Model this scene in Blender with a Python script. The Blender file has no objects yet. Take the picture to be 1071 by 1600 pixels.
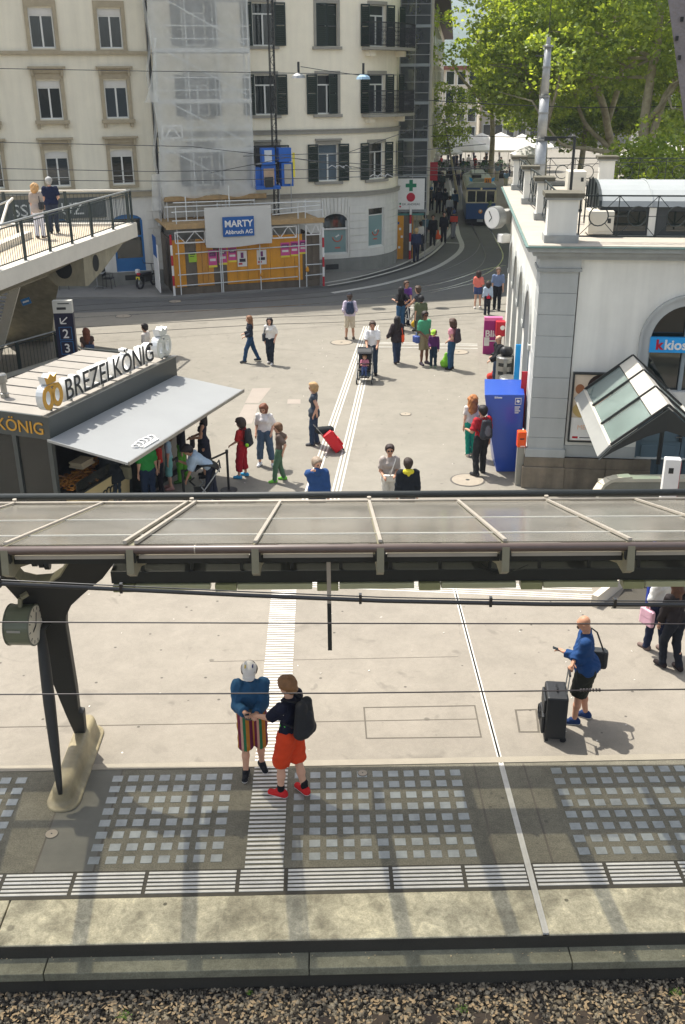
import bpy,math,random
import numpy as np
from mathutils import Vector,Matrix
PI=math.pi
R=math.radians
S=bpy.context.scene
COL=S.collection
# ---- camera, world, sun, exposure
CAM_H,PITCH,ROLL,FPX,PW,PH=8.7,R(23.45),R(0.4),1540.0,1071.0,1600.0
cam_data=bpy.data.cameras.new('camera')
cam=bpy.data.objects.new('camera',cam_data)
COL.objects.link(cam)
FWD=Vector((0,math.cos(PITCH),-math.sin(PITCH)))
DWN0=Vector((0,-math.sin(PITCH),-math.cos(PITCH)))
EX=Vector((1,0,0))*math.cos(ROLL)+DWN0*math.sin(ROLL)
EY=Vector((1,0,0))*-math.sin(ROLL)+DWN0*math.cos(ROLL)
cam.matrix_world=Matrix(((EX.x,-EY.x,-FWD.x,0),(EX.y,-EY.y,-FWD.y,0),(EX.z,-EY.z,-FWD.z,CAM_H),(0,0,0,1)))
cam_data.sensor_fit='VERTICAL'
cam_data.sensor_height=36.0
cam_data.lens=36.0*FPX/PH
cam_data.clip_start=0.1
cam_data.clip_end=6000
S.camera=cam
SUN_AZ=Vector((-0.69,0.72,0)).normalized()
SUN_EL=R(62)
W=bpy.data.worlds.new('World')
S.world=W
W.use_nodes=True
wn=W.node_tree.nodes
wl=W.node_tree.links
bg=wn['Background']
sky=wn.new('ShaderNodeTexSky')
sky.sky_type='NISHITA'
sky.sun_disc=False
sky.sun_elevation=SUN_EL
sky.sun_rotation=math.atan2(SUN_AZ.x,SUN_AZ.y)
sky.air_density=1.0
sky.dust_density=2.6
sky.ozone_density=0.8
hs=wn.new('ShaderNodeHueSaturation')
hs.inputs['Saturation'].default_value=0.5
wl.new(sky.outputs[0],hs.inputs['Color'])
wl.new(hs.outputs[0],bg.inputs[0])
bg.inputs[1].default_value=0.14
sd=bpy.data.lights.new('sun','SUN')
sd.energy=3.8
sd.angle=R(0.53)
sd.color=(1.0,0.955,0.88)
sun=bpy.data.objects.new('sun',sd)
COL.objects.link(sun)
sv=Vector((SUN_AZ.x*math.cos(SUN_EL),SUN_AZ.y*math.cos(SUN_EL),math.sin(SUN_EL)))
sun.rotation_euler=sv.to_track_quat('Z','Y').to_euler()
sun.location=(-20,30,60)
S.view_settings.view_transform='Standard'
S.view_settings.look='None'
S.view_settings.gamma=1
S.view_settings.use_curve_mapping=False
S.view_settings.exposure=0.96
# ---- measuring the photograph
def ray(px,py):
 return FWD+EX*((px-PW/2)/FPX)+EY*((py-PH/2)/FPX)
def G(px,py,z=0.0):
 """point at height z seen at the pixel"""
 d=ray(px,py)
 t=(z-CAM_H)/d.z
 return Vector((d.x*t,d.y*t,z))
def AY(px,py,Y):
 """point at distance Y seen at the pixel"""
 d=ray(px,py)
 t=Y/d.y
 return Vector((d.x*t,Y,CAM_H+d.z*t))
def G2(px,py,z=0.0):
 p=G(px,py,z)
 return(p.x,p.y)
MATS={}
def new_mat(name):
 m=bpy.data.materials.new(name)
 m.use_nodes=True
 n=m.node_tree.nodes
 n.clear()
 out=n.new('ShaderNodeOutputMaterial')
 return m,n,m.node_tree.links,out
def srgb(c):
 def f(v):
  v/=255.0
  return v/12.92 if v<=0.04045 else((v+0.055)/1.055)**2.4
 return(f(c[0]),f(c[1]),f(c[2]),1)
def mat(name,col,rough=0.7,metal=0.0,var=0.12,scale=3.0,bump=0.0,bscale=30.0,spec=0.4,var2=0.0,scale2=0.4,alpha=None,trans=0.0,coat=0.0,obj=True,streak=0.0,lin=False):
 """plain principled material with noise variation; col in sRGB 0-255 (the thing's own colour)"""
 if name in MATS:
  return MATS[name]
 m,n,l,out=new_mat(name)
 b=n.new('ShaderNodeBsdfPrincipled')
 b.inputs['Roughness'].default_value=rough
 b.inputs['Metallic'].default_value=metal
 b.inputs['Specular IOR Level'].default_value=spec
 if coat:
  b.inputs['Coat Weight'].default_value=coat
  b.inputs['Coat Roughness'].default_value=0.1
 c=col if lin else srgb(col)
 tc=n.new('ShaderNodeTexCoord')
 geo=n.new('ShaderNodeNewGeometry')
 src=tc.outputs['Object']if obj else geo.outputs['Position']
 cur=None
 def scaled(val,fac_out,amt):
  mr=n.new('ShaderNodeMapRange')
  mr.inputs['From Min'].default_value=0.25
  mr.inputs['From Max'].default_value=0.75
  mr.inputs['To Min'].default_value=1-amt
  mr.inputs['To Max'].default_value=1+amt
  l.new(fac_out,mr.inputs['Value'])
  mx=n.new('ShaderNodeVectorMath')
  mx.operation='SCALE'
  if val is None:
   mx.inputs[0].default_value=c[:3]
  else:
   l.new(val,mx.inputs[0])
  l.new(mr.outputs[0],mx.inputs['Scale'])
  return mx.outputs[0]
 if var:
  t=n.new('ShaderNodeTexNoise')
  t.inputs['Scale'].default_value=scale
  t.inputs['Detail'].default_value=6
  t.inputs['Roughness'].default_value=0.65
  l.new(src,t.inputs['Vector'])
  cur=scaled(cur,t.outputs['Fac'],var)
 if var2:
  t=n.new('ShaderNodeTexNoise')
  t.inputs['Scale'].default_value=scale2
  t.inputs['Detail'].default_value=3
  l.new(src,t.inputs['Vector'])
  cur=scaled(cur,t.outputs['Fac'],var2)
 if streak:
  mp=n.new('ShaderNodeMapping')
  mp.inputs['Scale'].default_value=(1,1,0.08)
  l.new(src,mp.inputs['Vector'])
  t=n.new('ShaderNodeTexNoise')
  t.inputs['Scale'].default_value=4.0
  t.inputs['Detail'].default_value=5
  l.new(mp.outputs[0],t.inputs['Vector'])
  cur=scaled(cur,t.outputs['Fac'],streak)
 if cur is None:
  b.inputs['Base Color'].default_value=c
 else:
  l.new(cur,b.inputs['Base Color'])
 if bump:
  t=n.new('ShaderNodeTexNoise')
  t.inputs['Scale'].default_value=bscale
  t.inputs['Detail'].default_value=4
  l.new(src,t.inputs['Vector'])
  bp=n.new('ShaderNodeBump')
  bp.inputs['Strength'].default_value=bump
  bp.inputs['Distance'].default_value=0.02
  l.new(t.outputs['Fac'],bp.inputs['Height'])
  l.new(bp.outputs[0],b.inputs['Normal'])
 sh=b.outputs[0]
 if trans:
  tr=n.new('ShaderNodeBsdfTranslucent')
  if cur is None:
   tr.inputs['Color'].default_value=c
  else:
   l.new(cur,tr.inputs['Color'])
  ms=n.new('ShaderNodeMixShader')
  ms.inputs[0].default_value=trans
  l.new(sh,ms.inputs[1])
  l.new(tr.outputs[0],ms.inputs[2])
  sh=ms.outputs[0]
 if alpha is not None:
  tr=n.new('ShaderNodeBsdfTransparent')
  ms=n.new('ShaderNodeMixShader')
  ms.inputs[0].default_value=alpha
  l.new(tr.outputs[0],ms.inputs[1])
  l.new(sh,ms.inputs[2])
  sh=ms.outputs[0]
 l.new(sh,out.inputs['Surface'])
 MATS[name]=m
 return m
def glass_mat(name,tint,solid=0.3,rough=0.08,dirt=(150,150,140)):
 """pane: part see-through and tinted, part dirty surface, with a reflection"""
 if name in MATS:
  return MATS[name]
 m,n,l,out=new_mat(name)
 tr=n.new('ShaderNodeBsdfTransparent')
 tr.inputs[0].default_value=srgb(tint)
 gl=n.new('ShaderNodeBsdfGlossy')
 gl.inputs['Roughness'].default_value=rough
 fr=n.new('ShaderNodeFresnel')
 fr.inputs[0].default_value=1.5
 m1=n.new('ShaderNodeMixShader')
 l.new(fr.outputs[0],m1.inputs[0])
 l.new(tr.outputs[0],m1.inputs[1])
 l.new(gl.outputs[0],m1.inputs[2])
 df=n.new('ShaderNodeBsdfDiffuse')
 df.inputs[0].default_value=srgb(dirt)
 tc=n.new('ShaderNodeTexCoord')
 t=n.new('ShaderNodeTexNoise')
 t.inputs['Scale'].default_value=1.3
 t.inputs['Detail'].default_value=3
 l.new(tc.outputs['Object'],t.inputs['Vector'])
 mr=n.new('ShaderNodeMapRange')
 mr.inputs['From Min'].default_value=0.3
 mr.inputs['From Max'].default_value=0.7
 mr.inputs['To Min'].default_value=solid*0.75
 mr.inputs['To Max'].default_value=min(1,solid*1.3)
 l.new(t.outputs['Fac'],mr.inputs['Value'])
 m2=n.new('ShaderNodeMixShader')
 l.new(mr.outputs[0],m2.inputs[0])
 l.new(m1.outputs[0],m2.inputs[1])
 l.new(df.outputs[0],m2.inputs[2])
 l.new(m2.outputs[0],out.inputs['Surface'])
 MATS[name]=m
 return m
class MB:
 def __init__(s):
  s.v,s.f,s.mi=[],[],[]
 def add(s,vs,fs,mi=0):
  o=len(s.v)
  s.v+=[tuple(v)for v in vs]
  s.f+=[tuple(i+o for i in f)for f in fs]
  s.mi+=[mi]*len(fs)
  return s
 def box(s,x0,x1,y0,y1,z0,z1,mi=0):
  vs=[(x,y,z)for z in(z0,z1)for y in(y0,y1)for x in(x0,x1)]
  return s.add(vs,[(0,2,3,1),(4,5,7,6),(0,1,5,4),(2,6,7,3),(0,4,6,2),(1,3,7,5)],mi)
 def cbox(s,c,d,rz=0,mi=0,rx=0,ry=0):
  M=Matrix.Translation(Vector(c))@Matrix.Rotation(rz,4,'Z')@Matrix.Rotation(ry,4,'Y')@Matrix.Rotation(rx,4,'X')
  vs=[M@Vector((x*d[0]/2,y*d[1]/2,z*d[2]/2))for z in(-1,1)for y in(-1,1)for x in(-1,1)]
  return s.add(vs,[(0,2,3,1),(4,5,7,6),(0,1,5,4),(2,6,7,3),(0,4,6,2),(1,3,7,5)],mi)
 def bar(s,p,q,w,h,up=(0,0,1),mi=0):
  """rectangular bar from p to q, w across, h along up"""
  p,q=Vector(p),Vector(q)
  d=(q-p).normalized()
  u=Vector(up)
  a=d.cross(u)
  if a.length<1e-4:
   a=d.cross(Vector((0,1,0)))
  a.normalize()
  u=a.cross(d).normalized()
  vs=[]
  for c in(p,q):
   for i,j in((-1,-1),(1,-1),(1,1),(-1,1)):
    vs.append(c+a*(i*w/2)+u*(j*h/2))
  return s.add(vs,[(3,2,1,0),(4,5,6,7),(0,1,5,4),(1,2,6,5),(2,3,7,6),(3,0,4,7)],mi)
 def tube(s,pts,r,n=8,mi=0,cap=True):
  pts=[Vector(p)for p in pts]
  rs=r if isinstance(r,(list,tuple))else[r]*len(pts)
  o=len(s.v)
  a=None
  for i,p in enumerate(pts):
   d=(pts[min(i+1,len(pts)-1)]-pts[max(i-1,0)]).normalized()
   if a is None:
    a=d.orthogonal().normalized()
   else:
    a=(a-d*a.dot(d))
    a=a.normalized()if a.length>1e-6 else d.orthogonal().normalized()
   b=d.cross(a)
   for k in range(n):
    t=2*PI*k/n
    s.v.append(tuple(p+(a*math.cos(t)+b*math.sin(t))*rs[i]))
  for i in range(len(pts)-1):
   for k in range(n):
    k2=(k+1)%n
    s.f.append((o+i*n+k,o+i*n+k2,o+(i+1)*n+k2,o+(i+1)*n+k))
    s.mi.append(mi)
  if cap:
   s.f.append(tuple(o+k for k in reversed(range(n))))
   s.f.append(tuple(o+(len(pts)-1)*n+k for k in range(n)))
   s.mi+=[mi,mi]
  return s
 def prism(s,poly,z0,z1,mi=0,M=None):
  """extrude a polygon (x, y) from z0 to z1; M places it"""
  n=len(poly)
  vs=[Vector((p[0],p[1],z0))for p in poly]+[Vector((p[0],p[1],z1))for p in poly]
  if M is not None:
   vs=[M@v for v in vs]
  fs=[tuple(reversed(range(n))),tuple(range(n,2*n))]
  fs+=[(i,(i+1)%n,n+(i+1)%n,n+i)for i in range(n)]
  return s.add(vs,fs,mi)
 def xz(s,poly,y0,y1,mi=0):
  """extrude a polygon given in x, z from y0 to y1"""
  n=len(poly)
  vs=[(p[0],y0,p[1])for p in poly]+[(p[0],y1,p[1])for p in poly]
  fs=[tuple(range(n)),tuple(reversed(range(n,2*n)))]
  fs+=[((i+1)%n,i,n+i,n+(i+1)%n)for i in range(n)]
  return s.add(vs,fs,mi)
 def slab(s,pts,t,mi=0):
  """planar polygon in space given thickness t against its normal"""
  P=[Vector(p)for p in pts]
  nrm=(P[1]-P[0]).cross(P[2]-P[0]).normalized()
  n=len(P)
  vs=P+[p-nrm*t for p in P]
  fs=[tuple(range(n)),tuple(reversed(range(n,2*n)))]
  fs+=[((i+1)%n,i,n+i,n+(i+1)%n)for i in range(n)]
  return s.add(vs,fs,mi)
 def lathe(s,prof,c=(0,0,0),n=16,mi=0):
  o=len(s.v)
  for(r,z)in prof:
   for k in range(n):
    t=2*PI*k/n
    s.v.append((c[0]+r*math.cos(t),c[1]+r*math.sin(t),c[2]+z))
  for i in range(len(prof)-1):
   for k in range(n):
    k2=(k+1)%n
    s.f.append((o+i*n+k,o+i*n+k2,o+(i+1)*n+k2,o+(i+1)*n+k))
    s.mi.append(mi)
  s.f.append(tuple(o+k for k in reversed(range(n))))
  s.f.append(tuple(o+(len(prof)-1)*n+k for k in range(n)))
  s.mi+=[mi,mi]
  return s
 def build(s,name,mats,parent=None,smooth=False,loc=None,bevel=0,rz=None):
  me=bpy.data.meshes.new(name)
  me.from_pydata(s.v,[],s.f)
  for m in(mats if isinstance(mats,(list,tuple))else[mats]):
   me.materials.append(m)
  if any(s.mi):
   me.polygons.foreach_set('material_index',s.mi)
  if smooth:
   me.polygons.foreach_set('use_smooth',[True]*len(me.polygons))
  me.update()
  o=bpy.data.objects.new(name,me)
  COL.objects.link(o)
  if parent is not None:
   o.parent=parent
  if loc is not None:
   o.location=loc
  if rz is not None:
   o.rotation_euler=(0,0,rz)
  if bevel:
   bm=o.modifiers.new('bevel','BEVEL')
   bm.width=bevel
   bm.segments=2
   bm.limit_method='ANGLE'
   bm.angle_limit=R(40)
  return o
def tag(o,label=None,cat=None,group=None,kind=None):
 if label:o['label']=label
 if cat:o['category']=cat
 if group:o['group']=group
 if kind:o['kind']=kind
 return o
def thing(name,label,cat,loc=(0,0,0),rz=0,group=None):
 o=bpy.data.objects.new(name,None)
 COL.objects.link(o)
 o.empty_display_size=0.2
 o.location=loc
 o.rotation_euler=(0,0,rz)
 return tag(o,label,cat,group)
def struct(name,mb,m,parent=None,**k):
 o=mb.build(name,m,parent,**k)
 if parent is None:
  o['kind']='structure'
 return o
def share(o,name,parent,loc,rot=None):
 """another object of the same mesh"""
 c=bpy.data.objects.new(name,o.data)
 COL.objects.link(c)
 c.parent=parent
 c.location=loc
 if rot is not None:
  c.rotation_euler=rot
 return c
def copy_thing(root,loc,rz,label=None,scale=None):
 def cp(o,par):
  c=o.copy()
  COL.objects.link(c)
  c.parent=par
  for ch in list(o.children):
   cp(ch,c)
  return c
 c=cp(root,None)
 c.location=loc
 c.rotation_euler=(0,0,rz)
 if scale:c.scale=(scale,)*3
 if label:c['label']=label
 return c
def text_obj(name,body,size,m,parent,loc,rot,extrude=0.004,align='LEFT',bold=0.0,sx=1.0,parent_label=None):
 cu=bpy.data.curves.new(name,'FONT')
 cu.body=body
 cu.size=size
 cu.extrude=extrude
 cu.offset=bold
 cu.align_x=align
 cu.resolution_u=3
 tmp=bpy.data.objects.new(name+'_tmp',cu)
 COL.objects.link(tmp)
 dg=bpy.context.evaluated_depsgraph_get()
 me=bpy.data.meshes.new_from_object(tmp.evaluated_get(dg))
 bpy.data.objects.remove(tmp)
 bpy.data.curves.remove(cu)
 me.materials.clear()
 me.materials.append(m)
 o=bpy.data.objects.new(name,me)
 COL.objects.link(o)
 o.parent=parent
 o.location=loc
 o.rotation_euler=rot
 o.scale=(sx,1,1)
 return o
def strip_mb(pts,w,z,mb=None,th=0.0):
 """flat ribbon of width w along (x, y) points at height z (with thickness th it is a bar)"""
 mb=mb or MB()
 P=[Vector((p[0],p[1]))for p in pts]
 L,Rr=[],[]
 for i,p in enumerate(P):
  d=(P[min(i+1,len(P)-1)]-P[max(i-1,0)]).normalized()
  nn=Vector((-d.y,d.x))*(w/2)
  L.append(p+nn)
  Rr.append(p-nn)
 n=len(P)
 vs=[(a.x,a.y,z)for a in L]+[(a.x,a.y,z)for a in Rr]
 fs=[(i,n+i,n+i+1,i+1)for i in range(n-1)]
 if th:
  vs+=[(a.x,a.y,z-th)for a in L]+[(a.x,a.y,z-th)for a in Rr]
  fs+=[(i+1,2*n+i+1,2*n+i,i)for i in range(n-1)]
  fs+=[(n+i,3*n+i,3*n+i+1,n+i+1)for i in range(n-1)]
  fs+=[(0,2*n,3*n,n),(n-1,2*n-1,4*n-1,3*n-1)]
 mb.add(vs,fs)
 return mb
def smooth_pts(pts,k=8):
 """Catmull-Rom through points"""
 P=[Vector((p[0],p[1]))for p in pts]
 out=[]
 for i in range(len(P)-1):
  a,b,c,d=P[max(i-1,0)],P[i],P[i+1],P[min(i+2,len(P)-1)]
  for j in range(k):
   t=j/k
   out.append(0.5*((2*b)+(c-a)*t+(2*a-5*b+4*c-d)*t*t+(3*b-a-3*c+d)*t**3))
 out.append(P[-1])
 return out
def arch_poly(x0,x1,z0,zs,n=10,rise=None):
 """outline of an opening with a (segmental or round) arched head: spring line zs"""
 r=(x1-x0)/2
 rise=r if rise is None else rise
 c=(x0+x1)/2
 return[(x0,z0),(x1,z0)]+[(c+r*math.cos(PI*k/n),zs+rise*math.sin(PI*k/n))for k in range(n+1)]
def ground_mat(name,col,var=0.10,spots=0.0,speck=0.10,rough=0.85,patch=0.06,bump=0.25,gum=0.0,mott=0.0):
 m,n,l,out=new_mat(name)
 b=n.new('ShaderNodeBsdfPrincipled')
 b.inputs['Roughness'].default_value=rough
 b.inputs['Specular IOR Level'].default_value=0.25
 geo=n.new('ShaderNodeNewGeometry')
 cur=[None]
 def noise(sc,det=5,dist=0.0):
  t=n.new('ShaderNodeTexNoise')
  t.inputs['Scale'].default_value=sc
  t.inputs['Detail'].default_value=det
  t.inputs['Roughness'].default_value=0.6
  t.inputs['Distortion'].default_value=dist
  l.new(geo.outputs['Position'],t.inputs['Vector'])
  return t
 def mul(fac,a,bb,lo=0.3,hi=0.7):
  mr=n.new('ShaderNodeMapRange')
  mr.inputs['From Min'].default_value=lo
  mr.inputs['From Max'].default_value=hi
  mr.inputs['To Min'].default_value=a
  mr.inputs['To Max'].default_value=bb
  l.new(fac,mr.inputs['Value'])
  v=n.new('ShaderNodeVectorMath')
  v.operation='SCALE'
  if cur[0]is None:
   v.inputs[0].default_value=srgb(col)[:3]
  else:
   l.new(cur[0],v.inputs[0])
  l.new(mr.outputs[0],v.inputs['Scale'])
  cur[0]=v.outputs[0]
 mul(noise(0.35,6,0.6).outputs['Fac'],1-var,1+var)
 mul(noise(2.2,6).outputs['Fac'],1-patch,1+patch)
 if mott:
  mul(noise(6.5,5,1.2).outputs['Fac'],1-mott,1+mott,0.36,0.64)
  mul(noise(0.9,3,2.0).outputs['Fac'],1-mott*0.8,1+mott*0.4,0.4,0.6)
 fine=noise(55,3)
 mul(fine.outputs['Fac'],1-speck,1+speck)
 if spots:
  mul(noise(1.3,2,1.5).outputs['Fac'],1-spots,1,0.27,0.36)
 if gum:
  vo=n.new('ShaderNodeTexVoronoi')
  vo.inputs['Scale'].default_value=2.6
  l.new(geo.outputs['Position'],vo.inputs['Vector'])
  mul(vo.outputs['Distance'],1-gum,1,0.05,0.075)
  vo=n.new('ShaderNodeTexVoronoi')
  vo.inputs['Scale'].default_value=0.9
  l.new(geo.outputs['Position'],vo.inputs['Vector'])
  mul(vo.outputs['Distance'],1-gum*0.7,1,0.03,0.05)
 l.new(cur[0],b.inputs['Base Color'])
 bp=n.new('ShaderNodeBump')
 bp.inputs['Strength'].default_value=bump
 bp.inputs['Distance'].default_value=0.01
 l.new(fine.outputs['Fac'],bp.inputs['Height'])
 l.new(bp.outputs[0],b.inputs['Normal'])
 l.new(b.outputs[0],out.inputs['Surface'])
 MATS[name]=m
 return m
M_PLAZA=ground_mat('plaza_asphalt',(133,128,117),var=0.08,spots=0.14,gum=0.4,mott=0.03,speck=0.08)
M_PLAT=ground_mat('platform_concrete',(139,132,120),var=0.08,spots=0.2,gum=0.6,mott=0.04,speck=0.07)
M_ROAD=ground_mat('road_asphalt',(98,98,95),var=0.09,spots=0.1,speck=0.12)
M_DARKZONE=ground_mat('glass_block_mortar',(112,108,94),var=0.10,spots=0.15,speck=0.3,gum=0.3,mott=0.10)
M_EDGE=ground_mat('edge_concrete',(182,174,148),var=0.22,spots=0.35,patch=0.3,speck=0.2,gum=0.7,mott=0.2)
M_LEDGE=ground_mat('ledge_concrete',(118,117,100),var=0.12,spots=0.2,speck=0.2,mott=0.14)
M_WALLDK=ground_mat('dark_concrete',(58,56,50),var=0.15,spots=0.3)  # dark grey concrete; on the platform edge its tone carries the risers' shade
M_WHITE=mat('line_paint',(206,203,194),rough=0.6,var=0.16,scale=5,var2=0.08,obj=False)
M_PAINT2=mat('worn_line_paint',(192,189,180),rough=0.7,var=0.16,scale=6,obj=False)
M_GBLOCK=mat('glass_block',(140,144,140),rough=0.3,var=0.3,scale=5,spec=0.5,var2=0.12,scale2=1.1,obj=False)
M_IRON=mat('cast_iron',(92,88,82),rough=0.6,metal=0.3,var=0.2,scale=12)
M_JOINT=mat('joint_filler',(96,90,80),rough=0.9,var=0.15)
M_RAIL=mat('rail_steel',(70,68,66),rough=0.35,metal=0.6,var=0.2,obj=False)
M_RAILW=mat('polished_rail_steel',(190,188,182),rough=0.25,metal=0.9,var=0.1,obj=False)
M_STEEL=mat('brushed_steel',(150,150,146),rough=0.35,metal=0.85,var=0.08,scale=6)
M_DKSTEEL=mat('dark_painted_steel',(44,46,44),rough=0.5,var=0.12,scale=5)
M_GALV=mat('galvanised_steel',(158,160,158),rough=0.45,metal=0.5,var=0.15,scale=10)
PHI=R(1.0)
PC,PS=math.cos(PHI),math.sin(PHI)
EDGE_Y=G(535,1465).y
def pl(x,y,z=0.0):
 """platform frame (x along the edge, y away from the track) to world"""
 return Vector((x*PC-y*PS,EDGE_Y+x*PS+y*PC,z))
def to_pl(p):
 dx,dy=p.x,p.y-EDGE_Y
 return(dx*PC+dy*PS,-dx*PS+dy*PC)
def PLX(px,py,z=0.0):
 return to_pl(G(px,py,z))
yb={k:PLX(535,v)[1]for k,v in dict(lip=1396,stripn=1392,stripf=1357,zonen=1354,zonef=1197,kerbf=1188).items()}
# the far ground: one sheet to the horizon, starting behind the platform edge
mb=MB()
far=3000
a,b_=pl(-60,yb['kerbf']),pl(80,yb['kerbf'])
mb.add([a,b_,(far,b_.y,0),(far,far,0),(-far,far,0),(-far,a.y,0)],[(0,1,2,3,4,5)])
struct('ground',mb,M_PLAZA)
# platform surface near the track (one raised part of the same level, its own concrete)
def pl_box(name,x0,x1,y0,y1,z0,z1,m,parent=None,bevel=0):
 mb=MB().box(x0,x1,y0,y1,z0,z1)
 o=mb.build(name,m,parent,bevel=bevel)
 if parent is None:
  o.location=(0,EDGE_Y,0)
  o.rotation_euler=(0,0,PHI)
  o['kind']='structure'
 return o
platform=bpy.data.objects.new('platform',None)
COL.objects.link(platform)
platform.location=(0,EDGE_Y,0)
platform.rotation_euler=(0,0,PHI)
platform['kind']='structure'
pw=PLX(535,1300)[1]
# surface between kerb strip and plaza: paler concrete slab field
y_slab=PLX(535,1128)[1]
MB().box(-12,14,yb['kerbf']+0.004,9.5,-0.3,0.004).build('concrete_surface',M_PLAT,platform)
for yy in(y_slab,):
 MB().box(-12,2.05,yy,yy+0.018,0.004,0.0065).build('joint',M_JOINT,platform)
MB().box(-12,14,yb['zonef']+0.004,yb['kerbf'],-0.3,0.012).build('kerb_strip',mat('kerb_stone',(146,138,122),var=0.12,scale=3,bump=0.2),platform)
MB().box(-12,14,yb['zonen'],yb['zonef'],-0.3,0.0).build('mortar_field',M_DARKZONE,platform)
MB().box(-12,14,yb['lip'],yb['zonen']-0.003,-0.3,-0.002).build('strip_bed',mat('strip_bed_mortar',(72,68,58),var=0.2,scale=6,obj=False),platform)
# edge slabs, with joints between
xs=[-12,-6.6,-3.9,2.2-0.01,8.2,14]
x_dr=PLX(846,1430)[0]
edges=[-12,-8.0,x_dr-6.02,x_dr-0.03]
for x0,x1 in((-12,-3.9),(-3.885,x_dr-0.035),(x_dr+0.035,14)):
 MB().box(x0,x1,-0.02,yb['lip']-0.004,-0.16,0.006).build('edge_slab',M_EDGE,platform,bevel=0.012)
MB().box(-12,14,-0.03,-0.022,-0.2,-0.012).build('edge_shade_face',M_WALLDK,platform)  # thin dark facing: the shade on the slab front is put into its colour
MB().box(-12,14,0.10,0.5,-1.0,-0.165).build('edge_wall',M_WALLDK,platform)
x=-12.0
zl=-0.18
ly1,ly0=0.12,PLX(535,1512,zl)[1]
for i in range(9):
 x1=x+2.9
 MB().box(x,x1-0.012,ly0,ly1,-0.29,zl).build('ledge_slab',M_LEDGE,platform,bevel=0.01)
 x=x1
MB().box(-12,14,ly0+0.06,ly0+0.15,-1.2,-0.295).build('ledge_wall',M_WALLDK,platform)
# the long steel channel across the platform
MB().box(x_dr-0.035,x_dr-0.012,0.0,8.6,-0.02,0.010).build('drain_rail',M_PAINT2,platform)
MB().box(x_dr-0.012,x_dr+0.012,0.0,8.6,-0.02,0.004).build('drain_slot',M_PAINT2,platform)
MB().box(x_dr+0.012,x_dr+0.035,0.0,8.6,-0.02,0.010).build('drain_rail',M_PAINT2,platform)
# plain slabs with lines either side of the channel and under the column
for xx in(PLX(742,1200)[0],PLX(820,1200)[0],PLX(88,1300)[0]-0.1,PLX(88,1300)[0]+0.62):
 MB().box(xx-0.011,xx+0.011,yb['zonen'],yb['zonef'],0.0,0.003).build('joint',M_JOINT,platform)
xc0=PLX(88,1300)[0]
MB().box(xc0-0.09,xc0+0.61,yb['zonen'],yb['zonef'],0.0,0.002).build('column_slab',mat('slab_grey',(104,102,92),var=0.12,scale=4),platform)
# glass blocks in the mortar: every square its own piece
blk=None
rows=np.linspace(PLX(600,1209.4)[1],PLX(600,1336)[1],8)
pit=(PLX(712,1209.4)[0]-PLX(493,1209.4)[0])/9
def block_panel(x_first,ncol,flagged=()):
 global blk
 for j,yy in enumerate(rows):
  for i in range(ncol):
   xx=x_first+i*pit
   if(i,j)in flagged:continue
   if blk is None:
    blk=MB().box(-0.068,0.068,-0.062,0.062,-0.02,0.005).build('glass_block',M_GBLOCK,platform,bevel=0.006)
    blk.location=(xx,yy,0)
   else:
    share(blk,'glass_block',platform,(xx,yy,random.uniform(-0.0015,0.0015)))
random.seed(3)
xr=PLX(493,1209.4)[0]
block_panel(xr-pit,11)
xl=PLX(189,1209.4)[0]
block_panel(xl-0.1*pit,8)
block_panel(PLX(38,1210)[0]-4*pit,5)
block_panel(PLX(868,1200)[0],9)
# tactile guide strip towards the track, ribs raised
gx0,gx1=PLX(375,1395)[0]+0.03,PLX(441,1395)[0]
def rib_mesh(w,d):
 return MB().box(-w/2,w/2,-d/2,d/2,0.0,0.006)
rb=None
gy1=PLX(440,905)[1]
n_r=int((gy1-yb['stripf'])/0.079)
guide=[None]
for i in range(n_r):
 yy=yb['stripf']+0.05+i*0.079
 if rb is None:
  rb=rib_mesh(gx1-gx0,0.037).build('guide_rib',M_WHITE,platform)
  rb.location=((gx0+gx1)/2,yy,0.004)
 else:
  share(rb,'guide_rib',platform,((gx0+gx1)/2-0.002*math.sin(i),yy,0.004))
x_cuts=[PLX(p,1375)[0]for p in(5,115,228,372,447,612,727,834)]
xq=PLX(727,1375)[0]-PLX(612,1375)[0]
x_cuts=[x_cuts[0]-2*xq,x_cuts[0]-xq]+x_cuts+[x_dr+0.05+xq*k for k in range(1,5)]
rib_of={}
for i in range(len(x_cuts)-1):
 x0,x1=x_cuts[i]+0.025,x_cuts[i+1]-0.025
 if x0<x_dr<x1+0.2 and x1<x_dr+0.2:
  x1=x_dr-0.05
 if abs(x_cuts[i]-PLX(834,1375)[0])<0.01:
  x0=x_dr+0.06
 for j in range(6):
  yy=yb['stripn']+0.035+j*(yb['stripf']-yb['stripn']-0.05)/5.0
  MB().box(x0,x1,yy-0.016,yy+0.016,-0.002,0.005).build('warning_rib',M_WHITE,platform)
rng=np.random.default_rng(5)
def litter(n,x0,x1,y0,y1,z,name,m,s=0.02):
 mb=MB()
 for i in range(n):
  c=Vector((rng.uniform(x0,x1),rng.uniform(y0,y1),z+rng.uniform(0.0,0.01)))
  a=rng.uniform(0,2*PI);t=rng.uniform(-0.5,0.5)
  u=Vector((math.cos(a),math.sin(a),t*0.4))*s*rng.uniform(0.5,1.4)
  v=Vector((-math.sin(a),math.cos(a),0.3))*s*rng.uniform(0.3,0.8)
  mb.add([c-u,c-v*0.8,c+u,c+v],[(0,1,2,3)])
 o=mb.build(name,m)
 o['kind']='stuff'
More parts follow.
